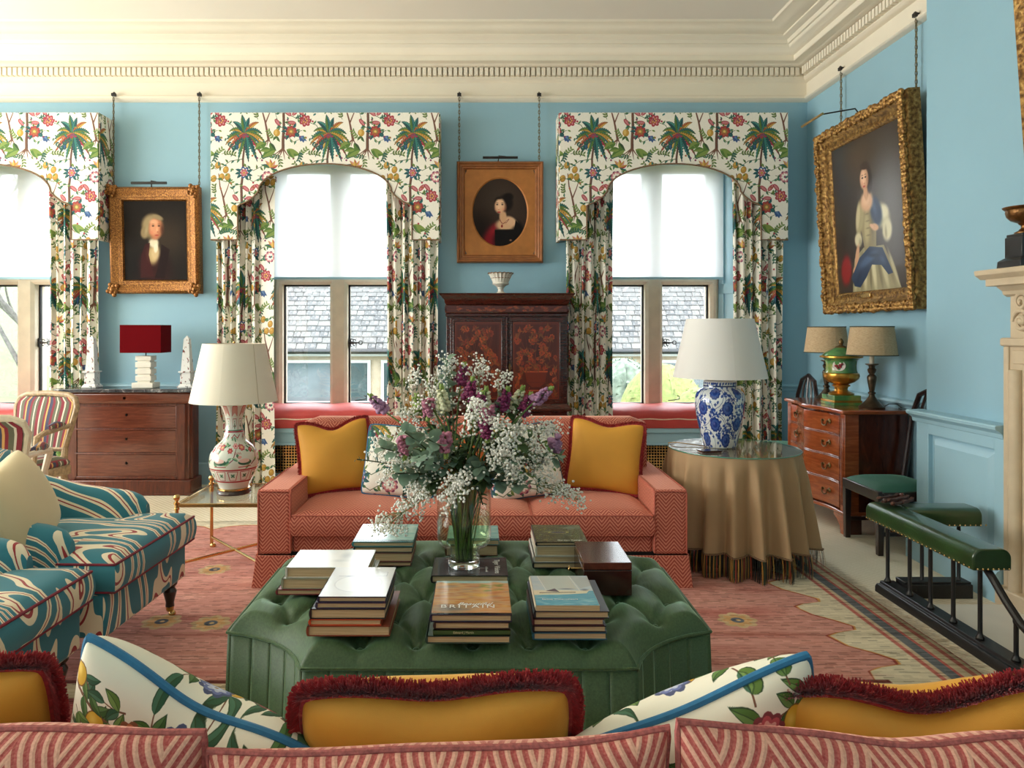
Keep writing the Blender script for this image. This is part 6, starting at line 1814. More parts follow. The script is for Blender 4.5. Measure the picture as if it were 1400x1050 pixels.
def book(label, x, y, z, w, d, h, col, rz=0, top=None, group=None, pages=None, soft=False, flip=False):
    """x, y = front-left corner of the foot of the book (spine at the left, foot towards the camera)"""
    t = thing('book', label, 'book', (x, y, z), rz, group=group)
    b = B(); c = .0028 if not soft else .0012; o = .004 if not soft else 0
    if flip:      # spine towards the camera
        b.box(0, w, 0, d, 0, c).box(0, w, 0, d, h-c, h).box(0, w, 0, c*2, 0, h)
        obj('page_block', B().box(o, w-o, c*2, d-o, c, h-c), m_page.m, t, smooth=0)
    else:
        b.box(0, w, 0, d, 0, c).box(0, w, 0, d, h-c, h)
        n = 6; pts = [(-.004*math.sin(PI*i/n), h*i/n) for i in range(n+1)] + [(c*1.5, h), (c*1.5, 0)]
        b.prism(pts, 'y', 0, d)
        obj('page_block', B().box(c*1.5, w-o, o, d-o, c, h-c), m_page.m, t, smooth=0)
    obj('cover', b, cmat(col), t, smooth=30)
    if top: obj('jacket_print', B().add([(.001, .0005, h+.0006), (w-.001, .0005, h+.0006), (w-.001, d-.0005, h+.0006), (.001, d-.0005, h+.0006)], [(0, 1, 2, 3)], [(0, 0), (1, 0), (1, 1), (0, 1)]), pmat(top), t, recalc=False)
    return t
ZB = .514
def stack(where, py_bottom, books, group, rz=0):
    """books top to bottom: (px_left, px_right, thickness px, depth m, colour, top print, description)"""
    Y = (CAM_Z-ZB)*1000/(py_bottom-450); z = ZB; out = []
    for (l, r, th, d, col, top, desc, kw) in books[::-1]:
        h = th*Y/1000; q = dict(kw); dyy = q.pop('dy', 0); rr = q.pop('rz', rz)
        out.append(book(desc, WX(l, Y), Y+dyy, z, WX(r, Y)-WX(l, Y), d, h-.0008, col, rr, top, group, **q)); z += h
    return out[::-1]
NAVY = (30, 36, 66); BRK = (120, 60, 40); BLK = (26, 26, 34)
stack('', 870, [
    (435, 528, 8.0, .275, NAVY, 'plate', 'book with a white plate on its glossy cover, topmost of the front left stack', {}),
    (432, 528, 8.7, .275, (42, 46, 76), None, 'navy book second from the top of the front left stack', {}),
    (424, 527, 14.2, .27, BLK, None, 'thick black-covered book in the middle of the front left stack', {}),
    (423, 521, 9.0, .25, (196, 74, 40), None, 'orange-red book second from the bottom of the front left stack', {}),
    (420, 533, 14.6, .30, (128, 62, 44), None, 'thick brown-red book at the bottom of the front left stack', {})], 'books in the front left stack')
stack('', 812, [
    (391, 503, 14.5, .205, (206, 204, 194), 'white', 'thick white glossy book on top of the back left stack', {'dy': .0}),
    (386, 509, 14.5, .21, (150, 152, 130), None, 'grey-green book in the middle of the back left stack', {'dy': -.005}),
    (379, 500, 7.5, .20, (120, 44, 50), None, 'thin red book at the bottom of the back left stack', {'dy': -.01})], 'books in the back left stack')
bs = stack('', 880, [
    (589, 700, 10.5, .29, NAVY, 'autumn', 'book with an autumn landscape cover titled BRITAIN, on top of the front centre stack', {}),
    (594, 697, 10.0, .27, (52, 34, 34), None, 'dark brown book second from the top of the front centre stack', {}),
    (592, 698, 8.6, .26, (58, 84, 46), None, 'green-jacketed book with its spine to the camera in the front centre stack', {'flip': True}),
    (583, 698, 11.0, .275, (44, 70, 62), None, 'dark green book at the bottom of the front centre stack', {})], 'books in the front centre stack')
tb = bs[0]; h0 = 10.5*.00217
text(tb, 'BRITAIN', .036, (.025, .050, h0+.0008), space=1.32)
text(tb, 'Beautiful', .030, (.075, .072, h0+.0009), shear=.5, name='subtitle')
text(bs[2], 'Edward J Martin', .0095, (.06, -.0006, .006), (PI/2, 0, 0), name='spine_lettering', mat=plain('pale_gilt_lettering', (206, 200, 160), .5))
bs = stack('', 875, [
    (733, 820, 7.8, .265, (190, 176, 150), 'sail', 'paperback with a painting of sailing yachts on its cover', {'soft': True, 'dy': .0}),
    (731, 833, 10.4, .275, (34, 38, 48), None, 'white-jacketed book with dark boards, second in the front right stack', {}),
    (729, 826, 9.4, .26, (74, 30, 40), None, 'plum-coloured book in the middle of the front right stack', {}),
    (729, 829, 9.4, .26, (30, 30, 40), None, 'black-covered book second from the bottom of the front right stack', {}),
    (729, 830, 10.4, .27, (28, 92, 118), None, 'teal blue book at the bottom of the front right stack', {})], 'books in the front right stack')
text(bs[0], 'Sailing Watercolours', .0115, (.022, .045, 7.8*.00221+.0008), space=1.12)
bs = stack('', 777, [
    (733, 804, 5.6, .25, BLK, 'garden', 'book with a green garden photograph on the cover, on top of the back right stack', {}),
    (733, 800, 13.6, .25, (222, 214, 196), None, 'thick pale-jacketed book second in the back right stack', {}),
    (730, 796, 9.0, .25, (210, 204, 196), None, 'white-spined book third in the back right stack', {}),
    (729, 797, 8.0, .255, (36, 36, 42), None, 'dark book at the bottom of the back right stack', {})], 'books in the back right stack')
text(bs[0], 'Garden Design', .016, (.085, .016, 5.6*.00286+.0008))
stack('', 774, [
    (482, 565, 7.0, .26, (58, 130, 136), 'teal', 'pale teal glossy book on top of the back left stack behind the white books', {}),
    (484, 564, 8.0, .25, (48, 66, 64), None, 'dark teal book second in the back left stack behind the white books', {}),
    (488, 563, 12.5, .24, (120, 72, 68), None, 'thick reddish book third in the back left stack behind the white books', {}),
    (486, 562, 6.0, .24, (104, 70, 60), None, 'thin brown book at the bottom of the back left stack behind the white books', {})], 'books in the far left stack')
YV = 2.70
bk = book('dark grey photographic book lying under the glass vase', WX(590, YV), YV, ZB, .283, .215, .026, (36, 34, 40), 0, 'mono')
text(bk, 'Tiger', .030, (.235, .185, .0268), (0, 0, -PI/2)); text(bk, 'Visions', .030, (.235, .11, .0268), (0, 0, -PI/2)); text(bk, 'of the wild', .014, (.20, .10, .0268), (0, 0, -PI/2), name='subtitle')
book('book with a teal cover lying behind the vase', WX(612, 3.06), 3.02, ZB+.044, .215, .22, .022, (60, 116, 120), 0, 'teal', 'books behind the vase')
book('thick brown book lying behind the vase, under the teal one', WX(610, 3.06), 3.02, ZB, .215, .23, .043, (96, 66, 44), 0, None, 'books behind the vase')
# wooden box with a key
bx0, bx1, by0, by1 = WX(798, 2.60), WX(864, 2.60), 2.60, 2.86
t = thing('wooden_box', 'polished dark wooden box with a small key in its left side', 'box', ((bx0+bx1)/2, (by0+by1)/2, ZB-.012))
m_box = wood('polished_box_wood', (66, 28, 20), (112, 56, 40), .14, (6, 6, 3), .6); m_boxd = wood('dark_box_wood', (34, 12, 10), (58, 22, 16), .2, (6, 6, 3), .4)
obj('box_body', B().box(bx0, bx1, by0, by1, ZB-.012, ZB+.078), m_boxd, t, world=True, bevel=.002)
obj('lid', B().box(bx0, bx1, by0, by1, ZB+.080, ZB+.106), m_box, t, world=True, bevel=.002)
obj('key', B().tube([(bx0+.002, by0+.08, ZB+.06), (bx0-.035, by0+.08, ZB+.06)], .0025, 6).tube([(bx0-.042, by0+.08+.008*math.cos(a), ZB+.06+.008*math.sin(a)) for a in np.linspace(0, 2*PI, 11)[:-1]], .002, 6, closed=True), m_brass, t, world=True)

# ------------------------------------------------------------ glass vase
VX, VY, VZ = -.055, 2.815, ZB+.0275
m_vase = NT('clear_glass'); m_vase.base((.97, 1, .98, 1)).set(rough=.0, trans=1.0, ior=1.45)
m_water = NT('vase_water'); m_water.base((.78, .90, .66, 1)).set(rough=.0, trans=1.0, ior=1.2)
t = thing('glass_vase', 'clear glass vase on a thick round foot, holding the flowers, on the dark grey book', 'vase', (VX, VY, VZ))
m_thin = glassmat('thin_vase_glass', (.955, .975, .96)); m_wat = glassmat('tinted_vase_water', (.90, .95, .80))
obj('bowl', B().lathe([(.060, .030), (.060, .066), (.064, .071), (.088, .080), (.100, .094), (.104, .115), (.104, .325), (.101, .325), (.101, .117), (.097, .098), (.086, .085), (.062, .076), (.052, .070), (.052, .030)], 48, caps=False), m_thin, t, smooth=60)
obj('foot', B().lathe([(.057, .0), (.060, .004), (.060, .026), (.057, .029), (.001, .029)], 48, caps=True), m_vase.m, t, smooth=40)
obj('water', B().lathe([(.001, .033), (.050, .033), (.050, .071), (.060, .079), (.084, .088), (.095, .101), (.0985, .118), (.0985, .20), (.001, .20)], 40, caps=False), m_wat, t, smooth=60)

# ------------------------------------------------------------ flowers
m_stem = plain('green_stem', (96, 124, 58), .55, .2, 30)
m_stemd = plain('dark_stem', (58, 70, 42), .6, .2, 30)
m_euc = plain('eucalyptus_leaf', (134, 160, 138), .55, .18, 20)
m_eucd = plain('dark_leaf', (76, 102, 62), .5, .2, 20)
m_gyp = plain('white_blossom', (252, 251, 244), .6, .02, 60)
m_twig = plain('fine_green_twig', (126, 140, 92), .6, .15, 30)
m_purp = plain('magenta_petal', (138, 46, 96), .55, .2, 50); m_pinkf = plain('pink_petal', (204, 130, 156), .55, .15, 50); m_crm = plain('cream_petal', (232, 232, 196), .55, .1, 50); m_lil = plain('lilac_petal', (188, 140, 178), .55, .15, 50); m_gbud = plain('green_bud', (146, 170, 84), .55, .15, 50)
def glow(m, k):
    t_ = m.node_tree; p_ = t_.nodes['Principled BSDF']; tb_ = t_.nodes.new('ShaderNodeBsdfTranslucent'); mx_ = t_.nodes.new('ShaderNodeMixShader'); mx_.inputs[0].default_value = k
    t_.links.new(p_.inputs['Base Color'].links[0].from_socket, tb_.inputs[0]); t_.links.new(p_.outputs[0], mx_.inputs[1]); t_.links.new(tb_.outputs[0], mx_.inputs[2]); t_.links.new(mx_.outputs[0], t_.nodes['Material Output'].inputs[0])
for q_ in (m_gyp, m_crm, m_pinkf, m_lil, m_euc, m_eucd): glow(q_, .22)
FC = Vector((VX, VY, VZ))
R = random.Random(77)
def fpt(px, py, dy=0.0): return Vector(W(px, py, VY+dy)) - FC
mouth = lambda: Vector((R.uniform(-.05, .05), R.uniform(-.05, .05), .31))
def curve(p0, p1, p2, n=10):
    return [p0*(1-u)**2+p1*2*u*(1-u)+p2*u*u for u in [i/n for i in range(n+1)]]
def stem_path(head, droop=0):
    foot = Vector((R.uniform(-.032, .032), R.uniform(-.032, .032), .03)); m_ = mouth(); m_.x += max(-.03, min(.03, head.x*.12))
    a = [foot.lerp(m_, i/3) for i in range(3)]
    mid = m_.lerp(head, .5)+Vector((0, 0, .05+droop))
    return a+curve(m_, mid, head)
def bquick(b, c, r):
    s = [(r, 0, 0), (-r, 0, 0), (0, r, 0), (0, -r, 0), (0, 0, r), (0, 0, -r)]
    b.add([(c.x+a, c.y+d, c.z+e) for a, d, e in s], [(0,2,4),(2,1,4),(1,3,4),(3,0,4),(2,0,5),(1,2,5),(3,1,5),(0,3,5)])
def gyps(label, px, py, dy, rad, n, r=.0042, ry=None):
    head = fpt(px, py, dy); t = thing('gypsophila_spray', label, 'flowers', tuple(FC), group='gypsophila sprays')
    pth = stem_path(head); obj('stem', B().tube(pth, [.002]*len(pth), 5, caps=False), m_twig, t, recalc=False)
    f = B(); tw = B(); prev = pth[-3]
    subs = []
    for k in range(max(5, n//14)):
        o = Vector((R.gauss(0, 1), R.gauss(0, 1), R.gauss(0, 1))); o = o.normalized()*rad*R.uniform(.35, 1.0); o.z *= (ry or 1)
        subs.append(head+o); tw.tube([prev, prev.lerp(head+o, .6)+Vector((0, 0, .01)), head+o], .0009, 3, caps=False)
    for k in range(n):
        s_ = subs[R.randrange(len(subs))]; c = s_+Vector((R.gauss(0, .016), R.gauss(0, .016), R.gauss(0, .014)))
        f.ball(c, r*R.uniform(.7, 1.25), 6, 4, .85)
        if k % 2 == 0: tw.add([s_, s_+Vector((.0012, 0, 0)), c], [(0, 1, 2)])
    o = obj('twigs', tw, m_twig, t, recalc=False, smooth=0); o['kind'] = 'stuff'
    o = obj('blossom', f, m_gyp, t, recalc=False, smooth=80); o['kind'] = 'stuff'
GY = [(585, 530, -.02, .085, 150, 'at the upper left of the vase bouquet'), (617, 505, .03, .07, 130, 'at the very top of the bouquet'), (560, 565, .02, .07, 100, 'at the left, over the window seat'),
      (655, 510, .02, .06, 120, 'at the top right, in front of the marquetry cabinet'), (690, 520, .08, .05, 70, 'behind the top of the bouquet'), (690, 590, -.16, .09, 190, 'at the front right, with the largest white heads'), (650, 570, -.14, .08, 130, 'at the front centre of the bouquet'),
      (730, 620, -.05, .09, 170, 'at the right, in front of the palm-printed cushion'), (745, 590, .06, .07, 100, 'at the upper right, over the sofa back'), (540, 640, -.08, .09, 190, 'low on the left side of the bouquet'), (575, 668, -.12, .08, 170, 'hanging low on the left of the vase'),
      (520, 610, .04, .07, 120, 'at the far left, over the gold cushion'), (628, 655, -.19, .06, 120, 'hanging in front of the glass vase'), (612, 683, -.17, .045, 80, 'drooping lowest in front of the glass vase'), (530, 718, -.04, .075, 190, 'drooping over the teal book at the left'),
      (765, 672, -.05, .06, 120, 'drooping low at the right towards the gold cushion'), (790, 683, .0, .03, 50, 'at the tip of the lowest branch on the right'), (700, 650, -.12, .07, 110, 'low at the right of the vase mouth'), (660, 615, .1, .10, 120, 'in the middle, behind the leaves'),
      (600, 560, .06, .09, 150, 'at the left centre, behind the cream spike'), (555, 600, .06, .08, 130, 'at the left, behind the eucalyptus'), (640, 530, .08, .08, 130, 'at the top centre, behind the magenta spikes'), (715, 575, .04, .08, 140, 'at the upper right centre'),
      (560, 690, .0, .07, 130, 'low at the left, behind the teal book'), (690, 625, -.18, .07, 140, 'lowest of the large white heads at the front right'), (600, 630, -.1, .07, 120, 'left of the hanging pink spike'), (735, 650, .0, .08, 130, 'at the right, above the sofa seat')]
for (px, py, dy, rad, n, wh) in GY:
    rad2 = rad*.9
    gyps('spray of small white gypsophila '+wh, px, py, dy, rad2, int(n*1.25), .0052 if dy < -.13 else .0046, .6 if py > 700 else 1)
def leaf_geo(L, wd, fold=.15):
    b = B(); n = 6; vs = []; fs = []
    for i in range(n+1):
        u = i/n; h = wd/2*math.sin(PI*min(1, u*.98+.02))**.7; zc = .12*L*math.sin(PI*u)
        vs += [(u*L, -h, zc+h*fold), (u*L, 0, zc), (u*L, h, zc+h*fold)]
    for i in range(n): fs += [(i*3, i*3+3, i*3+4, i*3+1), (i*3+1, i*3+4, i*3+5, i*3+2)]
    return b.add(vs, fs)
lp = {}
def leaf_obj(kind, parent, p, d, roll, sc):
    if kind not in lp:
        L, wd, mm = {'e': (.050, .043, m_euc), 'd': (.055, .030, m_eucd), 'f': (.03, .009, m_eucd)}[kind]
        o = obj('leaf', leaf_geo(L, wd), mm, parent, recalc=False, smooth=80); lp[kind] = o
    else: o = share(lp[kind], parent)
    q = d.to_track_quat('X', 'Z'); o.rotation_mode = 'QUATERNION'
    from mathutils import Quaternion
    o.rotation_quaternion = q @ Quaternion((1, 0, 0), roll); o.location = p; o.scale = (sc, sc, sc)
def leafy(name, label, px, py, dy, n, kind, group, mat=m_stemd, span=.62):
    head = fpt(px, py, dy); t = thing(name, label, 'foliage', tuple(FC), group=group)
    pth = stem_path(head, -.02); obj('stem', B().tube(pth, [.0026]*len(pth), 5, caps=False), mat, t, recalc=False)
    m_ = len(pth)
    for k in range(n):
        u = 1-span*(k/n)**1.1; s_ = u*(m_-1); i = min(int(s_), m_-2); p = pth[i].lerp(pth[i+1], s_-i)
        ax = (pth[i+1]-pth[i]).normalized(); side = ax.orthogonal().normalized(); side.rotate(Matrix.Rotation(k*2.4+R.uniform(-.4, .4), 3, ax))
        d = (side+ax*.45+Vector((0, -.2, 0))).normalized(); leaf_obj(kind, t, p, d, R.uniform(-.6, .6), R.uniform(.75, 1.25)*(1 if k > 2 else .75))
EU = [(552, 590, -.20, 'at the upper left of the bouquet'), (520, 612, -.12, 'pointing far left over the gold cushion'), (585, 600, -.24, 'at the front left, pale and broad'), (540, 648, -.16, 'low at the left of the bouquet'), (572, 625, -.24, 'at the front, left of the vase mouth'), (612, 492, .02, 'with blue-grey tips at the very top of the bouquet'),
      (768, 622, -.06, 'at the right, over the palm-printed cushion'), (720, 665, -.08, 'low at the right, beside the vase'), (690, 545, .0, 'at the upper right of the bouquet'), (655, 640, -.14, 'at the front of the vase mouth'), (700, 640, -.10, 'right of the vase mouth')]
for px, py, dy, wh in EU: leafy('eucalyptus_branch', 'grey-green eucalyptus branch with round leaves '+wh, px, py, dy, 18, 'e', 'eucalyptus branches', span=.5)
for px, py, dy, wh in ((600, 590, .05, 'at the left centre of the bouquet'), (650, 600, .0, 'in the middle of the bouquet'), (700, 610, .06, 'at the right centre of the bouquet'), (570, 560, .08, 'behind the upper left flowers'), (640, 640, -.06, 'low in the middle above the vase'), (670, 660, -.06, 'hanging at the right rim of the vase'), (620, 620, -.1, 'at the front left centre'), (560, 620, .02, 'at the left, under the eucalyptus'), (620, 570, .06, 'behind the cream spike'), (740, 630, .0, 'at the far right'), (585, 660, -.04, 'low at the left of the vase rim'), (690, 580, -.05, 'behind the front right gypsophila'), (655, 560, .0, 'under the magenta spikes'), (725, 600, -.08, 'at the front right of the bouquet'), (630, 600, -.16, 'at the front, beside the hanging pink spike'), (560, 650, -.1, 'at the lower front left'), (710, 560, .02, 'under the cream and green spike')):
    leafy('leafy_stem', 'dark green leafy stem '+wh, px, py, dy, 15, 'd', 'dark leafy stems', span=.6)
for px, py, dy, wh in ((488, 628, .0, 'poking out at the far left over the gold cushion'), (660, 690, -.13, 'hanging inside the glass at the right')):
    leafy('fine_leaf_sprig', 'thin sprig of small pointed leaves '+wh, px, py, dy, 12, 'f', 'fine leaf sprigs', span=.3)
def spike(label, px, py, dy, L, mat, n=16, down=False, bud=True, r=.015, lean=0):
    """snapdragon-like flower spike: florets in whorls along the top of the stem"""
    head = fpt(px, py, dy); t = thing('flower_spike', label, 'flowers', tuple(FC), group='snapdragon and stock spikes')
    ax = Vector((lean, -.15, -1 if down else 1)).normalized()
    base_ = head-ax*L*.5; pth = stem_path(base_); pth = pth+[base_+ax*L*.5, base_+ax*L]
    obj('stem', B().tube(pth, [.0034]*(len(pth)-2)+[.0028, .0015], 6, caps=False), m_stem, t, recalc=False)
    f = B()
    for k in range(n):
        u = k/n; p = base_+ax*L*u; rr = r*(1-.45*u)
        for q in range(3):
            a = k*1.9+q*2.1; side = ax.orthogonal().normalized(); side.rotate(Matrix.Rotation(a, 3, ax))
            c = p+side*rr*1.1+ax*rr*.4
            for e in range(3):
                o_ = side.copy(); o_.rotate(Matrix.Rotation((e-1)*1.1+R.uniform(-.3, .3), 3, ax)); f.ball(p+side*rr*.75+o_*rr*R.uniform(.2, .6)+ax*R.uniform(-.5, .6)*rr, rr*R.uniform(.45, .7), 7, 5, R.uniform(.55, .9))
    o = obj('florets', f, mat, t, recalc=False, smooth=80); o['kind'] = 'stuff'
    if bud:
        g = B()
        for k in range(8):
            p = base_+ax*L*(1.0+.03*k); a = k*2.2; g.ball(p+Vector((.006*math.cos(a), .006*math.sin(a), 0)), .0065-.0004*k, 6, 4, 1.3)
        o = obj('buds', g, m_gbud, t, recalc=False); o['kind'] = 'stuff'
for px, py, dy, L, mat, dn, lean, wh in (
    (605, 545, -.05, .07, m_crm, False, -.1, 'cream flower spike at the upper left centre'), (643, 532, -.02, .06, m_purp, False, .2, 'magenta spike at the top centre'), (632, 512, .03, .06, m_purp, False, .2, 'deep magenta spike at the very top'), (656, 548, -.04, .05, m_purp, False, .3, 'magenta spike right of the top centre'),
    (690, 545, .0, .06, m_purp, False, .3, 'magenta spike at the upper right'), (720, 552, .02, .06, m_purp, False, .4, 'plum spike in front of the marquetry cabinet'), (707, 545, .04, .07, m_crm, False, .5, 'cream and green spike at the upper right'), (663, 548, -.03, .07, m_crm, False, .1, 'cream spike with green buds at the top right centre'),
    (668, 572, -.10, .06, m_pinkf, True, .2, 'pink spike drooping at the right centre'), (665, 590, -.12, .05, m_purp, True, .1, 'magenta spike drooping at the front right'), (608, 608, -.17, .06, m_pinkf, True, .1, 'pink spike hanging at the front centre'), (552, 612, -.12, .055, m_pinkf, True, .1, 'pink spike hanging at the front left'),
    (516, 552, .02, .06, m_lil, False, -.8, 'lilac spike at the far upper left, over the red window seat'), (742, 540, -.02, .06, m_lil, False, 1.2, 'lilac spike reaching out far right on a long pale stem'), (572, 552, .02, .05, m_gbud, False, -.2, 'green budding spike at the upper left'), (585, 560, -.04, .05, m_pinkf, True, 0, 'dusty pink spike at the left centre'),
    (760, 610, -.03, .05, m_lil, True, .3, 'faded lilac spike at the right edge')):
    spike(wh, px, py, dy, L*1.15, mat, 8, dn, r=.019, lean=lean)
# ------------------------------------------------------------ round skirted table with the blue and white lamp
TX, TY, TZ, TR = 1.605, 4.60, .70, .392
t = thing('skirted_table', 'round table under a floor-length beige cloth with a tasselled hem and a glass top', 'table', (TX, TY, 0))
m_cloth = velvet('beige_wool_cloth', (172, 142, 106), .35, .8, .06, (230, 205, 170), 4)
NF = 19
R = random.Random(9); phs = [R.uniform(-.5, .5) for _ in range(NF+1)]; am = [R.uniform(.6, 1.25) for _ in range(NF+1)]
def cloth_r(a, v):
    """v 0 at the top edge, 1 at the hem"""
    k = (a/(2*PI)*NF) % NF; i = int(k); f = k-i
    A = am[i]*(1-f)+am[(i+1) % NF]*f
    w = math.cos(2*PI*k+.6*math.sin(a*3)); fold = (w+.25*math.cos(4*PI*k+1))*A
    r = TR + .006 + .047*v + (.013+.040*v)*min(1, v*5)*fold
    s_ = math.sin(a)
    return min(r, .400/-s_) if s_ < -.5 else r      # pressed flat against the sofa arm
b = B(); na, nv = 380, 16; vs = []; fs = []
hem = .145
for j in range(nv+1):
    v = j/nv
    for i in range(na):
        a = 2*PI*i/na; r = cloth_r(a, v) if j else TR+.002
        vs.append((r*math.sin(a), -r*math.cos(a), TZ-.006-(TZ-.006-hem)*v+(0 if j else .004)))
for j in range(nv):
    for i in range(na): fs.append((j*na+i, j*na+(i+1) % na, (j+1)*na+(i+1) % na, (j+1)*na+i))
fs.append(tuple(range(na)))
obj('tablecloth', B().add(vs, fs), m_cloth, t, recalc=False, smooth=80)
m_tas = NT('striped_bullion'); oi = m_tas.coord('UV'); sp = m_tas.n('ShaderNodeSeparateXYZ'); m_tas.l(oi, sp.inputs[0])
m_tas.base(m_tas.ramp(m_tas.math('FRACT', sp.outputs[0]), [(0, lin((22, 24, 16))), (.26, lin((176, 126, 50))), (.42, lin((40, 60, 36))), (.58, lin((150, 60, 34))), (.72, lin((24, 26, 18))), (.88, lin((190, 146, 70)))], 'CONSTANT')); m_tas.set(rough=.7, sheen=.2)
b = B(); nt = 420
for k in range(nt):
    a = 2*PI*k/nt; r0 = cloth_r(a, 1)
    for q in range(2):
        a2 = a+R.uniform(-.006, .006); r1 = r0+R.uniform(-.010, .010)+.004; da = .0060
        n = 4; vv = []; uu = []
        for i in range(n+1):
            u = i/n; r = r0+.003*q+(r1-r0)*u+.006*math.sin(PI*u); z = hem+.004-(hem-.012)*u
            wd = da*(.55+.6*math.sin(PI*min(1, u*.9+.1)))
            for s_ in (-1, 1): vv.append((r*math.sin(a2+s_*wd), -r*math.cos(a2+s_*wd), z)); uu.append((k*.137+.02, u))
        b.add(vv, [(i*2, i*2+1, i*2+3, i*2+2) for i in range(n)], uu)
o = obj('bullion_fringe', b, m_tas.m, t, recalc=False, smooth=60); o['kind'] = 'stuff'
obj('hem_braid', B().tube([((cloth_r(2*PI*i/190, 1)+.005)*math.sin(2*PI*i/190), -(cloth_r(2*PI*i/190, 1)+.005)*math.cos(2*PI*i/190), hem+.006) for i in range(190)], .006, 6, closed=True), m_braid.m, t)
obj('glass_top', B().lathe([(.001, 0), (TR+.004, 0), (TR+.006, .004), (TR+.004, .008), (.001, .008)], 72, (0, 0, TZ), caps=False), m_tglass, t)
obj('glass_edge', B().tube([((TR+.005)*math.cos(2*PI*i/72), (TR+.005)*math.sin(2*PI*i/72), TZ+.004) for i in range(72)], .0035, 6, closed=True), plain('green_glass_edge', (70, 140, 120), .1, .03, coat=.5), t)
obj('pedestal', B().lathe([(.26, 0), (.26, .03), (.06, .08), (.05, .5), (.2, .66), (.36, .68), (.36, .69)], 24), m_dark, t)
m_bw = printmat('blue_white_jar', paint_blue_white(), rough=.12, coat=.6)
m_wsh = plain('white_card_shade', (226, 224, 220), .8, .01, 4)
t = thing('jar_lamp', 'large lamp with a blue and white porcelain jar base and a white shade', 'lamp', (WX(984, 4.63), 4.63, TZ+.0085))
jp = [(.001, 0), (.098, 0), (.103, .006), (.112, .05), (.128, .12), (.145, .20), (.152, .27), (.152, .305), (.143, .34), (.122, .362), (.102, .370), (.100, .376), (.101, .405), (.098, .41), (.001, .41)]
obj('jar', B().lathe(jp, 64, caps=False), m_bw, t, smooth=60)
obj('collar', B().lathe([(.099, .408), (.097, .416), (.03, .42), (.02, .43), (.012, .44), (.012, .50)], 32), m_wsh, t)
obj('lamp_shade', B().lathe([(.288, .437), (.205, .806), (.202, .806), (.285, .437), (.288, .437)], 72, caps=False), m_wsh, t)
for a in (0, 2*PI/3, 4*PI/3): obj('shade_strut', B().tube([(0, 0, .50), (.283*math.cos(a), .283*math.sin(a), .45)], .002, 5), m_brass, t)
obj('flex', B().tube([(-.1, -.02, .004), (-.18, .02, .01), (-.25, .06, .015), (-.3, .1, .006), (-.24, .14, .004)], .003, 6), m_brass, t)
t = thing('coaster_box', 'flat small dark red box lying on the glass by the blue and white jar', 'box', (WX(970, 4.42), 4.42, TZ+.0085), .15)
obj('box_lid', B().box(-.065, .065, -.04, .04, .006, .012), m_boxd, t, bevel=.002)
obj('box_base', B().box(-.06, .06, -.036, .036, 0, .007), m_maho, t, bevel=.001)

# ------------------------------------------------------------ brass and glass side table with the painted vase lamp
bx0, bx1, by0, by1, bz = -1.765, -1.27, 4.28, 4.84, .43
t = thing('brass_side_table', 'low brass and glass side table with ball finials, left of the far sofa', 'table', ((bx0+bx1)/2, (by0+by1)/2, 0))
for x in (bx0, bx1):
    for y in (by0, by1):
        lg = obj('leg', B().tube([(x, y, .03), (x, y, bz)], .011, 10), m_brass, t, world=True)
        f_ = B().lathe([(.001, bz-.04), (.016, bz-.036), (.016, bz-.028), (.013, bz-.024), (.013, bz-.008), (.018, bz-.004), (.018, bz+.006), (.010, bz+.010), (.010, bz+.016), (.018, bz+.026), (.020, bz+.038), (.014, bz+.05), (.001, bz+.054)], 16, (x, y, 0))
        obj('finial', f_, m_brass, lg, world=True).location = (0, 0, 0)
        fo = lg.children[0]; 
        ca = obj('caster', B().ball((x+.01, y-.005, .020), .02, 12, 8), m_brass, lg, world=True)
for (p, q) in (((bx0, by0), (bx1, by0)), ((bx0, by1), (bx1, by1)), ((bx0, by0), (bx0, by1)), ((bx1, by0), (bx1, by1))):
    obj('rail', B().box(min(p[0], q[0])-.007, max(p[0], q[0])+.007, min(p[1], q[1])-.007, max(p[1], q[1])+.007, bz-.022, bz), m_brass, t, world=True, bevel=.002)
obj('glass_top', B().box(bx0+.008, bx1-.008, by0+.008, by1-.008, bz-.010, bz-.002), m_tglass, t, world=True, smooth=0)
for (p, q) in (((bx0, by0), (bx1, by1)), ((bx0, by1), (bx1, by0))):
    obj('stretcher', B().tube([(p[0], p[1], .075), (q[0], q[1], .075)], .009, 8), m_brass, t, world=True)
m_rose = printmat('famille_rose_vase', paint_rose_vase(), (1, 1), rough=.15, coat=.5)
m_ivory = plain('ivory_silk_shade', (240, 231, 212), .75, .015, 5)
t = thing('vase_lamp', 'lamp with a painted porcelain vase base and a cream shade on the brass table', 'lamp', (WX(320, 4.57), 4.57, bz-.002))
obj('wood_stand', B().lathe([(.10, 0), (.104, .008), (.098, .02), (.09, .028), (.001, .028)], 40), m_dark, t)
obj('brass_ring', B().lathe([(.097, .028), (.097, .036), (.088, .04)], 40), m_brass, t)
vp = [(.088, .036), (.092, .05), (.10, .07), (.125, .11), (.145, .16), (.151, .205), (.142, .25), (.115, .295), (.085, .32), (.070, .335), (.062, .36), (.054, .40), (.048, .43), (.049, .455), (.058, .49), (.072, .525), (.084, .55), (.076, .552)]
obj('vase_body', B().lathe(vp, 64, caps=True), m_rose, t, smooth=60)
obj('cap', B().lathe([(.072, .552), (.03, .556), (.012, .57), (.012, .62)], 24), m_dbrass, t)
obj('lamp_shade', B().lathe([(.265, .572), (.187, .932), (.184, .932), (.262, .572), (.265, .572)], 72, caps=False), m_ivory, t)
obj('shade_seam', B().tube([(.155, -.1115, .93), (.205, -.171, .575)], .0018, 5), plain('seam_cord', (196, 180, 150), .8), t)  # darker beige cord running down the seam
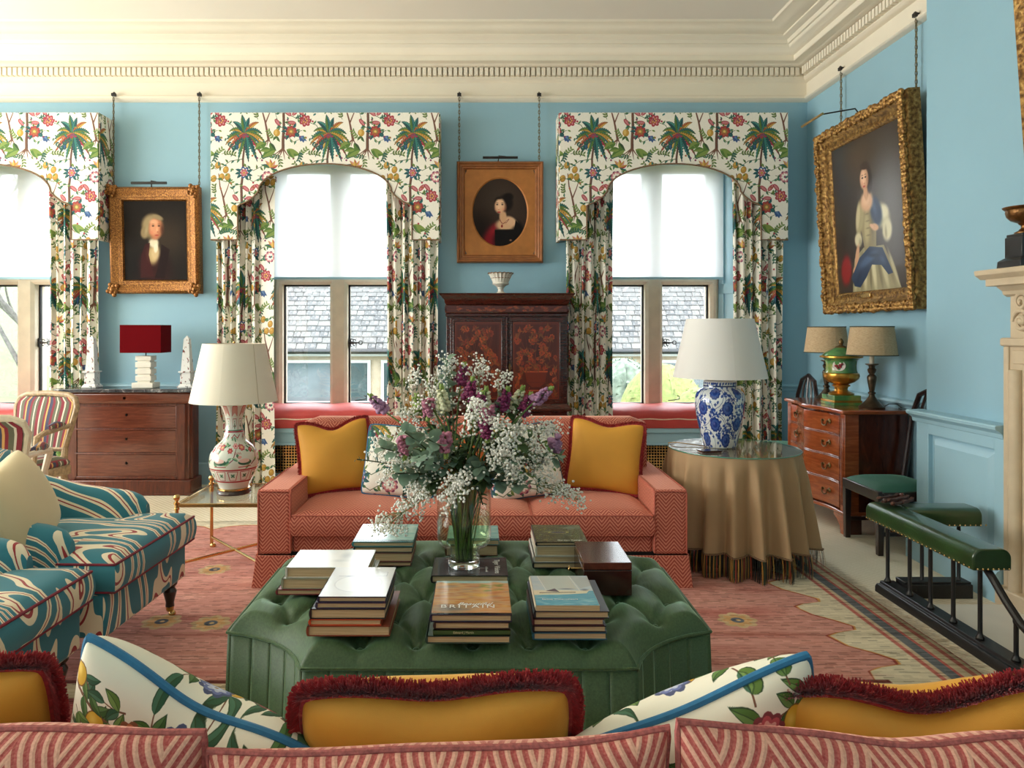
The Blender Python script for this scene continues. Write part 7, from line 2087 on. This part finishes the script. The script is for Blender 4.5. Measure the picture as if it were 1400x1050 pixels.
obj('shade_ring', B().tube([(.06*math.cos(2*PI*i/24), .06*math.sin(2*PI*i/24), .915) for i in range(24)], .002, 5, closed=True).tube([(-.184, 0, .92), (.184, 0, .92)], .002, 5), m_brass, t)
obj('finial', B().ball((0, 0, .94), .008, 8, 6), m_brass, t)

# ------------------------------------------------------------ swirl-striped armchairs
def swirl():
    m = NT('swirling_teal_stripe'); v = m.coord('UV')
    mp = m.n('ShaderNodeMapping'); mp.inputs['Scale'].default_value = (4.6, 1.9, 1); m.l(v, mp.inputs[0])
    oi = m.n('ShaderNodeObjectInfo'); cb = m.n('ShaderNodeVectorMath', operation='ADD'); m.l(mp.outputs[0], cb.inputs[0])
    ml = m.math('MULTIPLY', oi.outputs['Random'], 9.0); cx_ = m.n('ShaderNodeCombineXYZ'); m.l(ml, cx_.inputs[2]); m.l(cx_.outputs[0], cb.inputs[1])
    f = m.noise(cb.outputs[0], 1.0, 0.6, .35, .35)
    sp = m.n('ShaderNodeSeparateXYZ'); m.l(mp.outputs[0], sp.inputs[0])
    fr = m.math('FRACT', m.math('ADD', m.math('MULTIPLY', f, 8.0), m.math('MULTIPLY', sp.outputs[0], 1.9)))
    T = lin((44, 122, 140)); C_ = lin((240, 226, 198)); Rd = lin((160, 44, 48))
    m.base(m.ramp(fr, [(0, T), (.40, C_), (.57, Rd), (.66, C_), (.84, T)], 'CONSTANT'))
    m.set(rough=.8, sheen=.2); m.bump(m.noise(m.coord('Object'), 300, 2), .12, .002); return m.m
m_swirl = swirl()
m_wpipe = plain('wine_piping', (126, 30, 52), .7, .1, 60)
def superloft(b, sections, n=26, e=3.0):
    """sections: (centre, axis_u, axis_v, half_u, half_v); closed superellipse rings lofted, ends closed"""
    vs = []; fs = []; uv = []
    L = 0; prevc = None
    for (c, U, V, hu, hv) in sections:
        c, U, V = Vector(c), Vector(U), Vector(V)
        if prevc is not None: L += (c-prevc).length
        prevc = c; acc = 0; lastp = None
        for k in range(n+1):
            a = 2*PI*k/n; ca, sa = math.cos(a), math.sin(a)
            p = c+U*hu*math.copysign(abs(ca)**(2/e), ca)+V*hv*math.copysign(abs(sa)**(2/e), sa)
            if lastp is not None: acc += (p-lastp).length
            lastp = p; vs.append(p); uv.append((acc, L))
    w = n+1
    for i in range(len(sections)-1):
        for k in range(n): fs.append((i*w+k, i*w+k+1, (i+1)*w+k+1, (i+1)*w+k))
    b.add(vs, fs, uv)
    for i in (0, len(sections)-1):
        b.add(vs[i*w:i*w+n], [tuple(range(n))] if i else [tuple(range(n))[::-1]])
    return b
def armchair(label, loc, rz):
    """front along local -y; front edge of the cushion at y = 0; x across"""
    t = thing('armchair', label, 'armchair', loc, rz, group='swirl-striped armchairs')
    hw = .385
    obj('base', B().box(-hw, hw, .03, .86, .185, .375), m_swirl, t, bevel=.02, seg=3)
    # T-shaped seat cushion
    yT = .23; xi = .26
    poly = [(-hw, -.01), (hw, -.01), (hw, yT), (xi, yT+.02), (xi, .62), (-xi, .62), (-xi, yT+.02), (-hw, yT)]
    def dens(p):
        out = []
        for (a, c) in zip(p, p[1:]+p[:1]):
            n = max(2, int(math.hypot(c[0]-a[0], c[1]-a[1])/.035))
            out += [(a[0]+(c[0]-a[0])*i/n, a[1]+(c[1]-a[1])*i/n) for i in range(n)]
        return out
    P = dens(poly); cen = (0, .25); b = B(); vs = []; fs = []; NRr = 9; m_ = len(P)
    for r in range(NRr+1):
        s = r/NRr
        for (x, y) in P:
            X, Y = cen[0]+(x-cen[0])*s, cen[1]+(y-cen[1])*s
            e = max(0, 1-s**5)
            vs.append((X, Y, .492+.045*e**.6))
    for r in range(NRr):
        for k in range(m_): fs.append((r*m_+k, r*m_+(k+1) % m_, (r+1)*m_+(k+1) % m_, (r+1)*m_+k))
    base_i = NRr*m_
    for r in range(1, 5):
        s = r/4
        for (x, y) in P:
            d = math.hypot(x-cen[0], y-cen[1]); bul = .016*math.sin(PI*s)
            vs.append((x+(x-cen[0])/d*bul, y+(y-cen[1])/d*bul, .492-.115*s))
    for r in range(4):
        for k in range(m_): fs.append((base_i+r*m_+k, base_i+r*m_+(k+1) % m_, base_i+(r+1)*m_+(k+1) % m_, base_i+(r+1)*m_+k))
    fs.append(tuple(base_i+4*m_+k for k in range(m_))[::-1])
    sc = obj('seat_cushion', b.add(vs, fs), m_swirl, t, smooth=60)
    for z_ in (.492, .380): obj('piping', B().tube([(x, y, z_) for x, y in P], .0055, 6, closed=True), m_wpipe, sc)
    for sg in (-1, 1):
        secs = []
        y0, y1 = .90, .20; N = 18
        for i in range(N+1):
            u = i/N; y = y0+(y1-y0)*u; top = .66+.10*(1-u)**2-.03*u
            q = 1.0 if u < .80 else math.sqrt(max(0.0, 1-((u-.80)/.20)**2))
            q = max(q, .05); hz = (top-.2)/2
            secs.append(((sg*.325, y, .2+hz*(1.0)-(1-q)*.0), (1, 0, 0), (0, 0, 1), .068*(.35+.65*q), hz*(.72+.28*q)))
        ar = obj('arm', superloft(B(), secs), m_swirl, t, recalc=True, smooth=60)
    secs = []
    for i in range(15):
        u = i/14; z_ = .30+.565*u; y = .74+.20*u; q = 1 if u < .75 else math.sqrt(max(0.0025, 1-((u-.75)/.25)**2)); hx = hw-.01-.02*u
        secs.append(((0, y, z_), (1, 0, 0), (0, .95, -.3), hx*(.62+.38*q), .11*(.3+.7*q)))
    obj('back', superloft(B(), secs, 34, 3.2), m_swirl, t, smooth=60)
    for sg in (-1, 1):
        for y in (.09, .80):
            lg = obj('leg', B().lathe([(.022, .055), (.020, .075), (.026, .10), (.034, .13), (.024, .15), (.036, .165), (.036, .19)], 16, (sg*(hw-.055), y, 0)), m_dark, t)
            obj('caster', B().lathe([(.014, .03), (.018, .036), (.021, .058), (.017, .06)], 14, (sg*(hw-.055), y, 0)).ball((sg*(hw-.055), y-.012, .018), .018, 10, 6), m_brass, lg)
    return t
armchair('teal, cream and red swirl-striped armchair holding a cream cushion', (-1.475, 3.355, 0), PI/2-.03)
armchair('teal, cream and red swirl-striped armchair, nearer of the two in the left foreground', (-1.545, 2.505, 0), PI/2-.02)
m_creamv = velvet('cream_cushion_linen', (222, 204, 164), .3, .8, .04, (255, 245, 225), 3)
pillow('cushion', 'plain cream cushion leaning on the back of the farther swirl-striped armchair', .48, .40, .19, m_creamv, (-1.90, 3.20, .515), (D(-24), D(-10), PI/2+.25), 'none', pinch=.05)

# ------------------------------------------------------------ striped open armchairs
def stripes():
    m = NT('multicolour_stripe'); v = m.coord('UV'); sp = m.n('ShaderNodeSeparateXYZ'); m.l(v, sp.inputs[0])
    f = m.math('FRACT', m.math('DIVIDE', sp.outputs[0], .20))
    a, g, w, o, n_ = lin((128, 26, 44)), lin((92, 92, 72)), lin((206, 198, 178)), lin((208, 160, 92)), lin((58, 58, 84))
    m.base(m.ramp(f, [(0, a), (.14, w), (.20, g), (.34, a), (.43, o), (.50, n_), (.64, a), (.74, g), (.84, w), (.90, g)], 'CONSTANT')); m.set(rough=.8, sheen=.2); return m.m
m_str = stripes()
m_fr1 = plain('worn_gilt_cream_paint', (176, 150, 116), .5, .2, 40); m_fr2 = plain('cream_painted_frame', (222, 208, 182), .5, .06, 30)
def fauteuil(label, loc, rz, fm):
    """open armchair; front along local -y, seat centre at the origin"""
    t = thing('open_armchair', label, 'armchair', loc, rz, group='striped open armchairs')
    w, d = .60, .54
    def ring(z0, z1, hw0, hw1, r):
        pts = []
        for (x, z) in [(-hw0, z0), (-hw1, z1-r), (-hw1+r*.3, z1-r*.3), (-hw1+r, z1), (0, z1+.012), (hw1-r, z1), (hw1-r*.3, z1-r*.3), (hw1, z1-r), (hw0, z0)]: pts.append((x, d/2+(z-z0)*.20, z))
        return pts
    pts = ring(.52, .93, .235, .285, .09)
    obj('back_frame', B().tube(pts, .024, 10, closed=True), fm, t)
    def panel(u, v): 
        z = .53+.385*v; hw = .225+.05*v; c = (v > .8)*((v-.8)/.2)**3*.06
        return ((u-.5)*2*(hw-c), d/2+(z-.52)*.20-.02-.02*math.sin(PI*u)*math.sin(PI*v), z)
    b = B(); b.grid(panel, 10, 10, us=.5, vs_=.4)
    obj('back_pad', b, m_str, t, recalc=False, smooth=80)
    b = B(); b.grid(lambda u, v: (lambda p: (p[0], p[1]+.045, p[2]))(panel(u, v)), 10, 10, us=.5, vs_=.4, flip=True)
    obj('back_lining', b, m_str, t, recalc=False, smooth=80)
    cb, e = cushion_mesh(-w/2+.02, w/2-.02, -d/2+.01, d/2-.02, .40, .475, .03, .03)
    obj('seat', cb, m_str, t, smooth=60)
    obj('seat_rail', B().box(-w/2, w/2, -d/2, d/2, .33, .405), fm, t, bevel=.015)
    for sg in (-1, 1):
        obj('leg', B().tube([(sg*.26, -d/2+.03, .36), (sg*.285, -d/2, .25), (sg*.27, -d/2+.01, .12), (sg*.265, -d/2-.01, .0)], [.03, .026, .018, .016], 8), fm, t)
        obj('leg', B().tube([(sg*.235, d/2+.0, .53), (sg*.24, d/2-.02, .35), (sg*.25, d/2+.03, .0)], [.024, .026, .016], 8), fm, t)
        ar = obj('arm', B().tube([(sg*.26, d/2+.04, .70), (sg*.305, d/2-.12, .70), (sg*.325, -.02, .685), (sg*.32, -.08, .66), (sg*.295, -.07, .55), (sg*.285, -.09, .40)], [.02, .02, .022, .024, .02, .024], 8), fm, t)
        obj('arm_pad', B().tube([(sg*.287, d/2-.07, .722), (sg*.31, .10, .728), (sg*.32, .02, .715)], [.018, .03, .018], 10), m_str, ar)
    return t
fauteuil('striped open armchair with a worn gilt frame, between the left-hand window and the mahogany chest', (-3.50, 5.47, 0), D(-14), m_fr1)
fauteuil('striped open armchair with a cream painted frame, cut by the left edge of the photo', (-3.02, 4.50, 0), D(200), m_fr2)

# ------------------------------------------------------------ fireplace
t = thing('fireplace_surround', 'carved cream limestone fireplace surround at the right edge of the photo', 'fireplace', (2.8, 2.785, 0))
JX, JF = 2.77, 3.862; JN = 2.785*2-JF
def mb(x0, y0, y1, z0, z1): return B().box(x0, XB, y0, y1, z0, z1)
for (ya, yb, sg) in ((3.50, JF, 1), (JN, 2.07, -1)):
    q = B().box(JX+.012, XB, ya, yb, .09, 1.40)
    ye = yb if sg > 0 else ya; yi = ya if sg > 0 else yb
    y0_, y1_ = sorted((ye, ye-sg*.035)); q.box(JX, XB, y0_, y1_, .09, 1.36)
    y0_, y1_ = sorted((yi, yi+sg*.05)); q.box(JX-.006, XB, y0_, y1_, .09, 1.20)
    obj('jamb', q, m_mantel, t, world=True, bevel=.006)
    obj('round_moulding', B().tube([(JX+.0, ye-sg*.09, .09), (JX+.0, ye-sg*.09, 1.24)], .032, 14), m_mantel, t, world=True)
    y0_, y1_ = sorted((ye+sg*.01, yi)); obj('plinth_block', B().box(JX-.04, XB, y0_, y1_, .0, .10), m_mantel, t, world=True, bevel=.008)
    obj('cap_moulding', B().box(JX-.012, XB, *sorted((ye+sg*.012, yi)), 1.36, 1.405), m_mantel, t, world=True, bevel=.010)
    obj('inset_panel', B().box(JX+.006, JX+.02, *sorted((ye-sg*.06, yi+sg*.07)), 1.27, 1.34), m_mantel, t, world=True, bevel=.004)
    sc = B(); yc = ye-sg*.115
    for (zc, r0, dr) in ((1.49, .062, 1), (1.59, .05, -1)):
        pts = [(JX+.012, yc+dr*sg*(r0*(1-a/13))*math.cos(a), zc+(r0*(1-a/13))*math.sin(a)) for a in np.linspace(0, 11, 44)]
        sc.tube(pts, .011, 8)
    sc.ball((JX+.012, yc, 1.49), .02, 10, 6); sc.tube([(JX+.012, yc-sg*.06, 1.42), (JX+.006, yc-sg*.10, 1.50), (JX+.012, yc-sg*.05, 1.60), (JX+.012, yc-sg*.12, 1.62)], .014, 8)
    obj('carved_scroll', sc, m_mantel, t, world=True)
obj('lintel', B().box(JX+.012, XB, 2.07, 3.50, 1.15, 1.40), m_mantel, t, world=True, bevel=.01)
obj('frieze', B().box(JX+.018, XB, JN+.03, JF-.03, 1.40, 1.65), m_mantel, t, world=True)
obj('bed_moulding', sweep3([(0, 1.63), (.012, 1.632), (.016, 1.65), (.04, 1.668), (.045, 1.676), (0, 1.68)], 0, 1, 0, 1) if False else B().prism([(JX+.02, 1.62), (JX+.0, 1.632), (JX-.005, 1.65), (JX-.03, 1.668), (JX-.04, 1.68), (XB, 1.68), (XB, 1.62)], 'y', JN-.0, JF+.0), m_mantel, t, world=True)
obj('corona', B().box(JX-.07, XB, JN-.035, JF+.035, 1.676, 1.715), m_mantel, t, world=True, bevel=.004)
obj('shelf', B().prism([(JX-.07, 1.713), (JX-.085, 1.725), (JX-.10, 1.735), (JX-.105, 1.758), (JX-.10, 1.762), (XB, 1.762), (XB, 1.713)], 'y', JN-.075, JF+.075), m_mantel, t, world=True, bevel=.003)
struct('hearth', B().box(2.26, XB, 1.9, 3.80, 0, .022), plain('white_hearth_stone', (224, 220, 208), .5, .03, 4), bevel=.004)
# bronze tazza on a black plinth
m_slateb = plain('black_marble_plinth', (46, 46, 46), .3, .2, 12)
ty = 3.70; tx = 2.765
t = thing('bronze_tazza', 'small bronze bowl on a square black plinth at the end of the mantelshelf', 'urn', (tx, ty, 1.762))
obj('plinth', B().taper(0, 0, 0, .035, .17, .17, .165, .165).taper(0, 0, .035, .05, .165, .165, .125, .125).box(-.06, .06, -.06, .06, .05, .155).box(-.055, .055, -.055, .055, .155, .17), m_slateb, t, bevel=.003)
m_bz = plain('patinated_bronze', (128, 88, 48), .35, .25, 40, metal=.8, bump=.4, bscale=70)
obj('bowl', B().lathe([(.045, .17), (.046, .178), (.03, .186), (.018, .20), (.017, .212), (.026, .218), (.03, .225), (.06, .238), (.078, .258), (.084, .28), (.082, .29), (.094, .300), (.096, .306), (.086, .304), (.06, .27), (.001, .25)], 36), m_bz, t)
# club fender
m_leath = plain('green_leather', (38, 66, 34), .28, .15, 9, coat=.4, bump=.1, bscale=90)
FX, FYF, FYN = 2.25, 3.99, 1.7
t = thing('club_fender', 'black iron club fender with green leather seat pads around the hearth', 'fender', (FX, 3.2, 0))
obj('plinth', B().prism([(FX-.055, 0), (FX-.055, .03), (FX-.045, .045), (FX-.03, .045), (FX-.025, .06), (FX+.05, .06), (FX+.06, .045), (FX+.06, 0)], 'y', FYN, FYF+.06), m_iron, t, world=True, bevel=.003)
obj('plinth', B().box(FX+.06, 2.66, FYF-.06, FYF+.06, 0, .075).box(FX+.05, 2.66, FYF-.045, FYF+.045, .07, .085), m_iron, t, world=True, bevel=.004)
SY = 3.20
def pad(x0, x1, y0, y1):
    ax = 'y' if y1-y0 > x1-x0 else 'x'; a0, a1 = (x0, x1) if ax == 'y' else (y0, y1); r = .042; zb, zt_ = .392, .486
    pr_ = [(a0, zb), (a1, zb)] + [(a1-r+r*math.cos(a), zt_-r+r*math.sin(a)) for a in np.linspace(0, PI/2, 7)] + [(a0+r-r*math.sin(a), zt_-r+r*math.cos(a)) for a in np.linspace(0, PI/2, 7)]
    return B().prism(pr_, ax, y0 if ax == 'y' else x0, y1 if ax == 'y' else x1), None
cb, e = pad(FX-.085, FX+.085, SY, FYF+.10); obj('seat_pad', cb, m_leath, t, world=True, smooth=60, bevel=.008, seg=3)
cb, e = pad(FX+.06, 2.70, FYF-.075, FYF+.10); obj('seat_pad', cb, m_leath, t, world=True, smooth=60, bevel=.008, seg=3)
nb = B()
for k in range(26): nb.ball((FX-.090, SY+.02+k*.034, .402), .005, 6, 4)
for k in range(7): nb.ball((FX-.07+k*.023, SY-.006, .402), .005, 6, 4)
for k in range(14): nb.ball((FX+.10+k*.028, FYF-.080, .402), .005, 6, 4)
o = obj('brass_nails', nb, m_brass, t, world=True); o['kind'] = 'stuff'
br = None
def baluster(x, y, z1):
    h = z1-.06
    return B().lathe([(.017, 0), (.019, .008), (.012, .02), (.010, .03), (.010, h-.02), (.013, h-.01), (.013, h)], 10, (x, y, .06))
ys_ = [FYF+.03, 3.815, 3.64, 3.465, 3.28]
for y in ys_: obj('baluster', baluster(FX, y, .41), m_iron, t, world=True)
for x in (2.42, 2.62): obj('baluster', baluster(x, FYF, .41), m_iron, t, world=True)
cv = [(FX, 3.26, .405), (FX, 3.20, .36), (FX, 3.12, .29), (FX, 3.03, .225), (FX, 2.92, .18), (FX, 2.75, .155), (FX, 2.4, .15), (FX, FYN, .15)]
obj('curved_bar', B().tube([(x, y, z) for x, y, z in cv], .017, 10), m_iron, t, world=True)
for y, z1 in ((3.06, .235), (2.88, .165), (2.7, .15), (2.5, .15), (2.3, .15)): obj('baluster', baluster(FX, y, z1), m_iron, t, world=True)
# carved folding stand on the fender
t = thing('carved_book_rest', 'small carved dark wood folding stand lying on the corner of the green leather fender', 'stand', (FX+.035, 4.015, .498), .5)
m_crv = plain('carved_walnut', (72, 36, 24), .35, .25, 50, bump=.5, bscale=80)
for k in range(4):
    obj('carved_slat', B().prism([(-.09, 0), (-.07, .012), (-.02, .008), (.03, .014), (.07, .01), (.10, .022), (.095, .002), (.04, -.004), (-.04, -.003)], 'y', -.05+k*.027, -.05+k*.027+.02).xf(Matrix.Rotation(.05*(k % 2), 4, 'Y')), m_crv, t, bevel=.002).location = (0, 0, .006+.012*(k % 2))
obj('hinge', B().tube([(0, -.055, .01), (0, .06, .01)], .008, 8), m_crv, t)
for q_ in ((-.085, 0, .02), (.098, .02, .026), (-.08, -.04, .012)): obj('scroll_end', B().ball(q_, .013, 8, 6), m_crv, t)
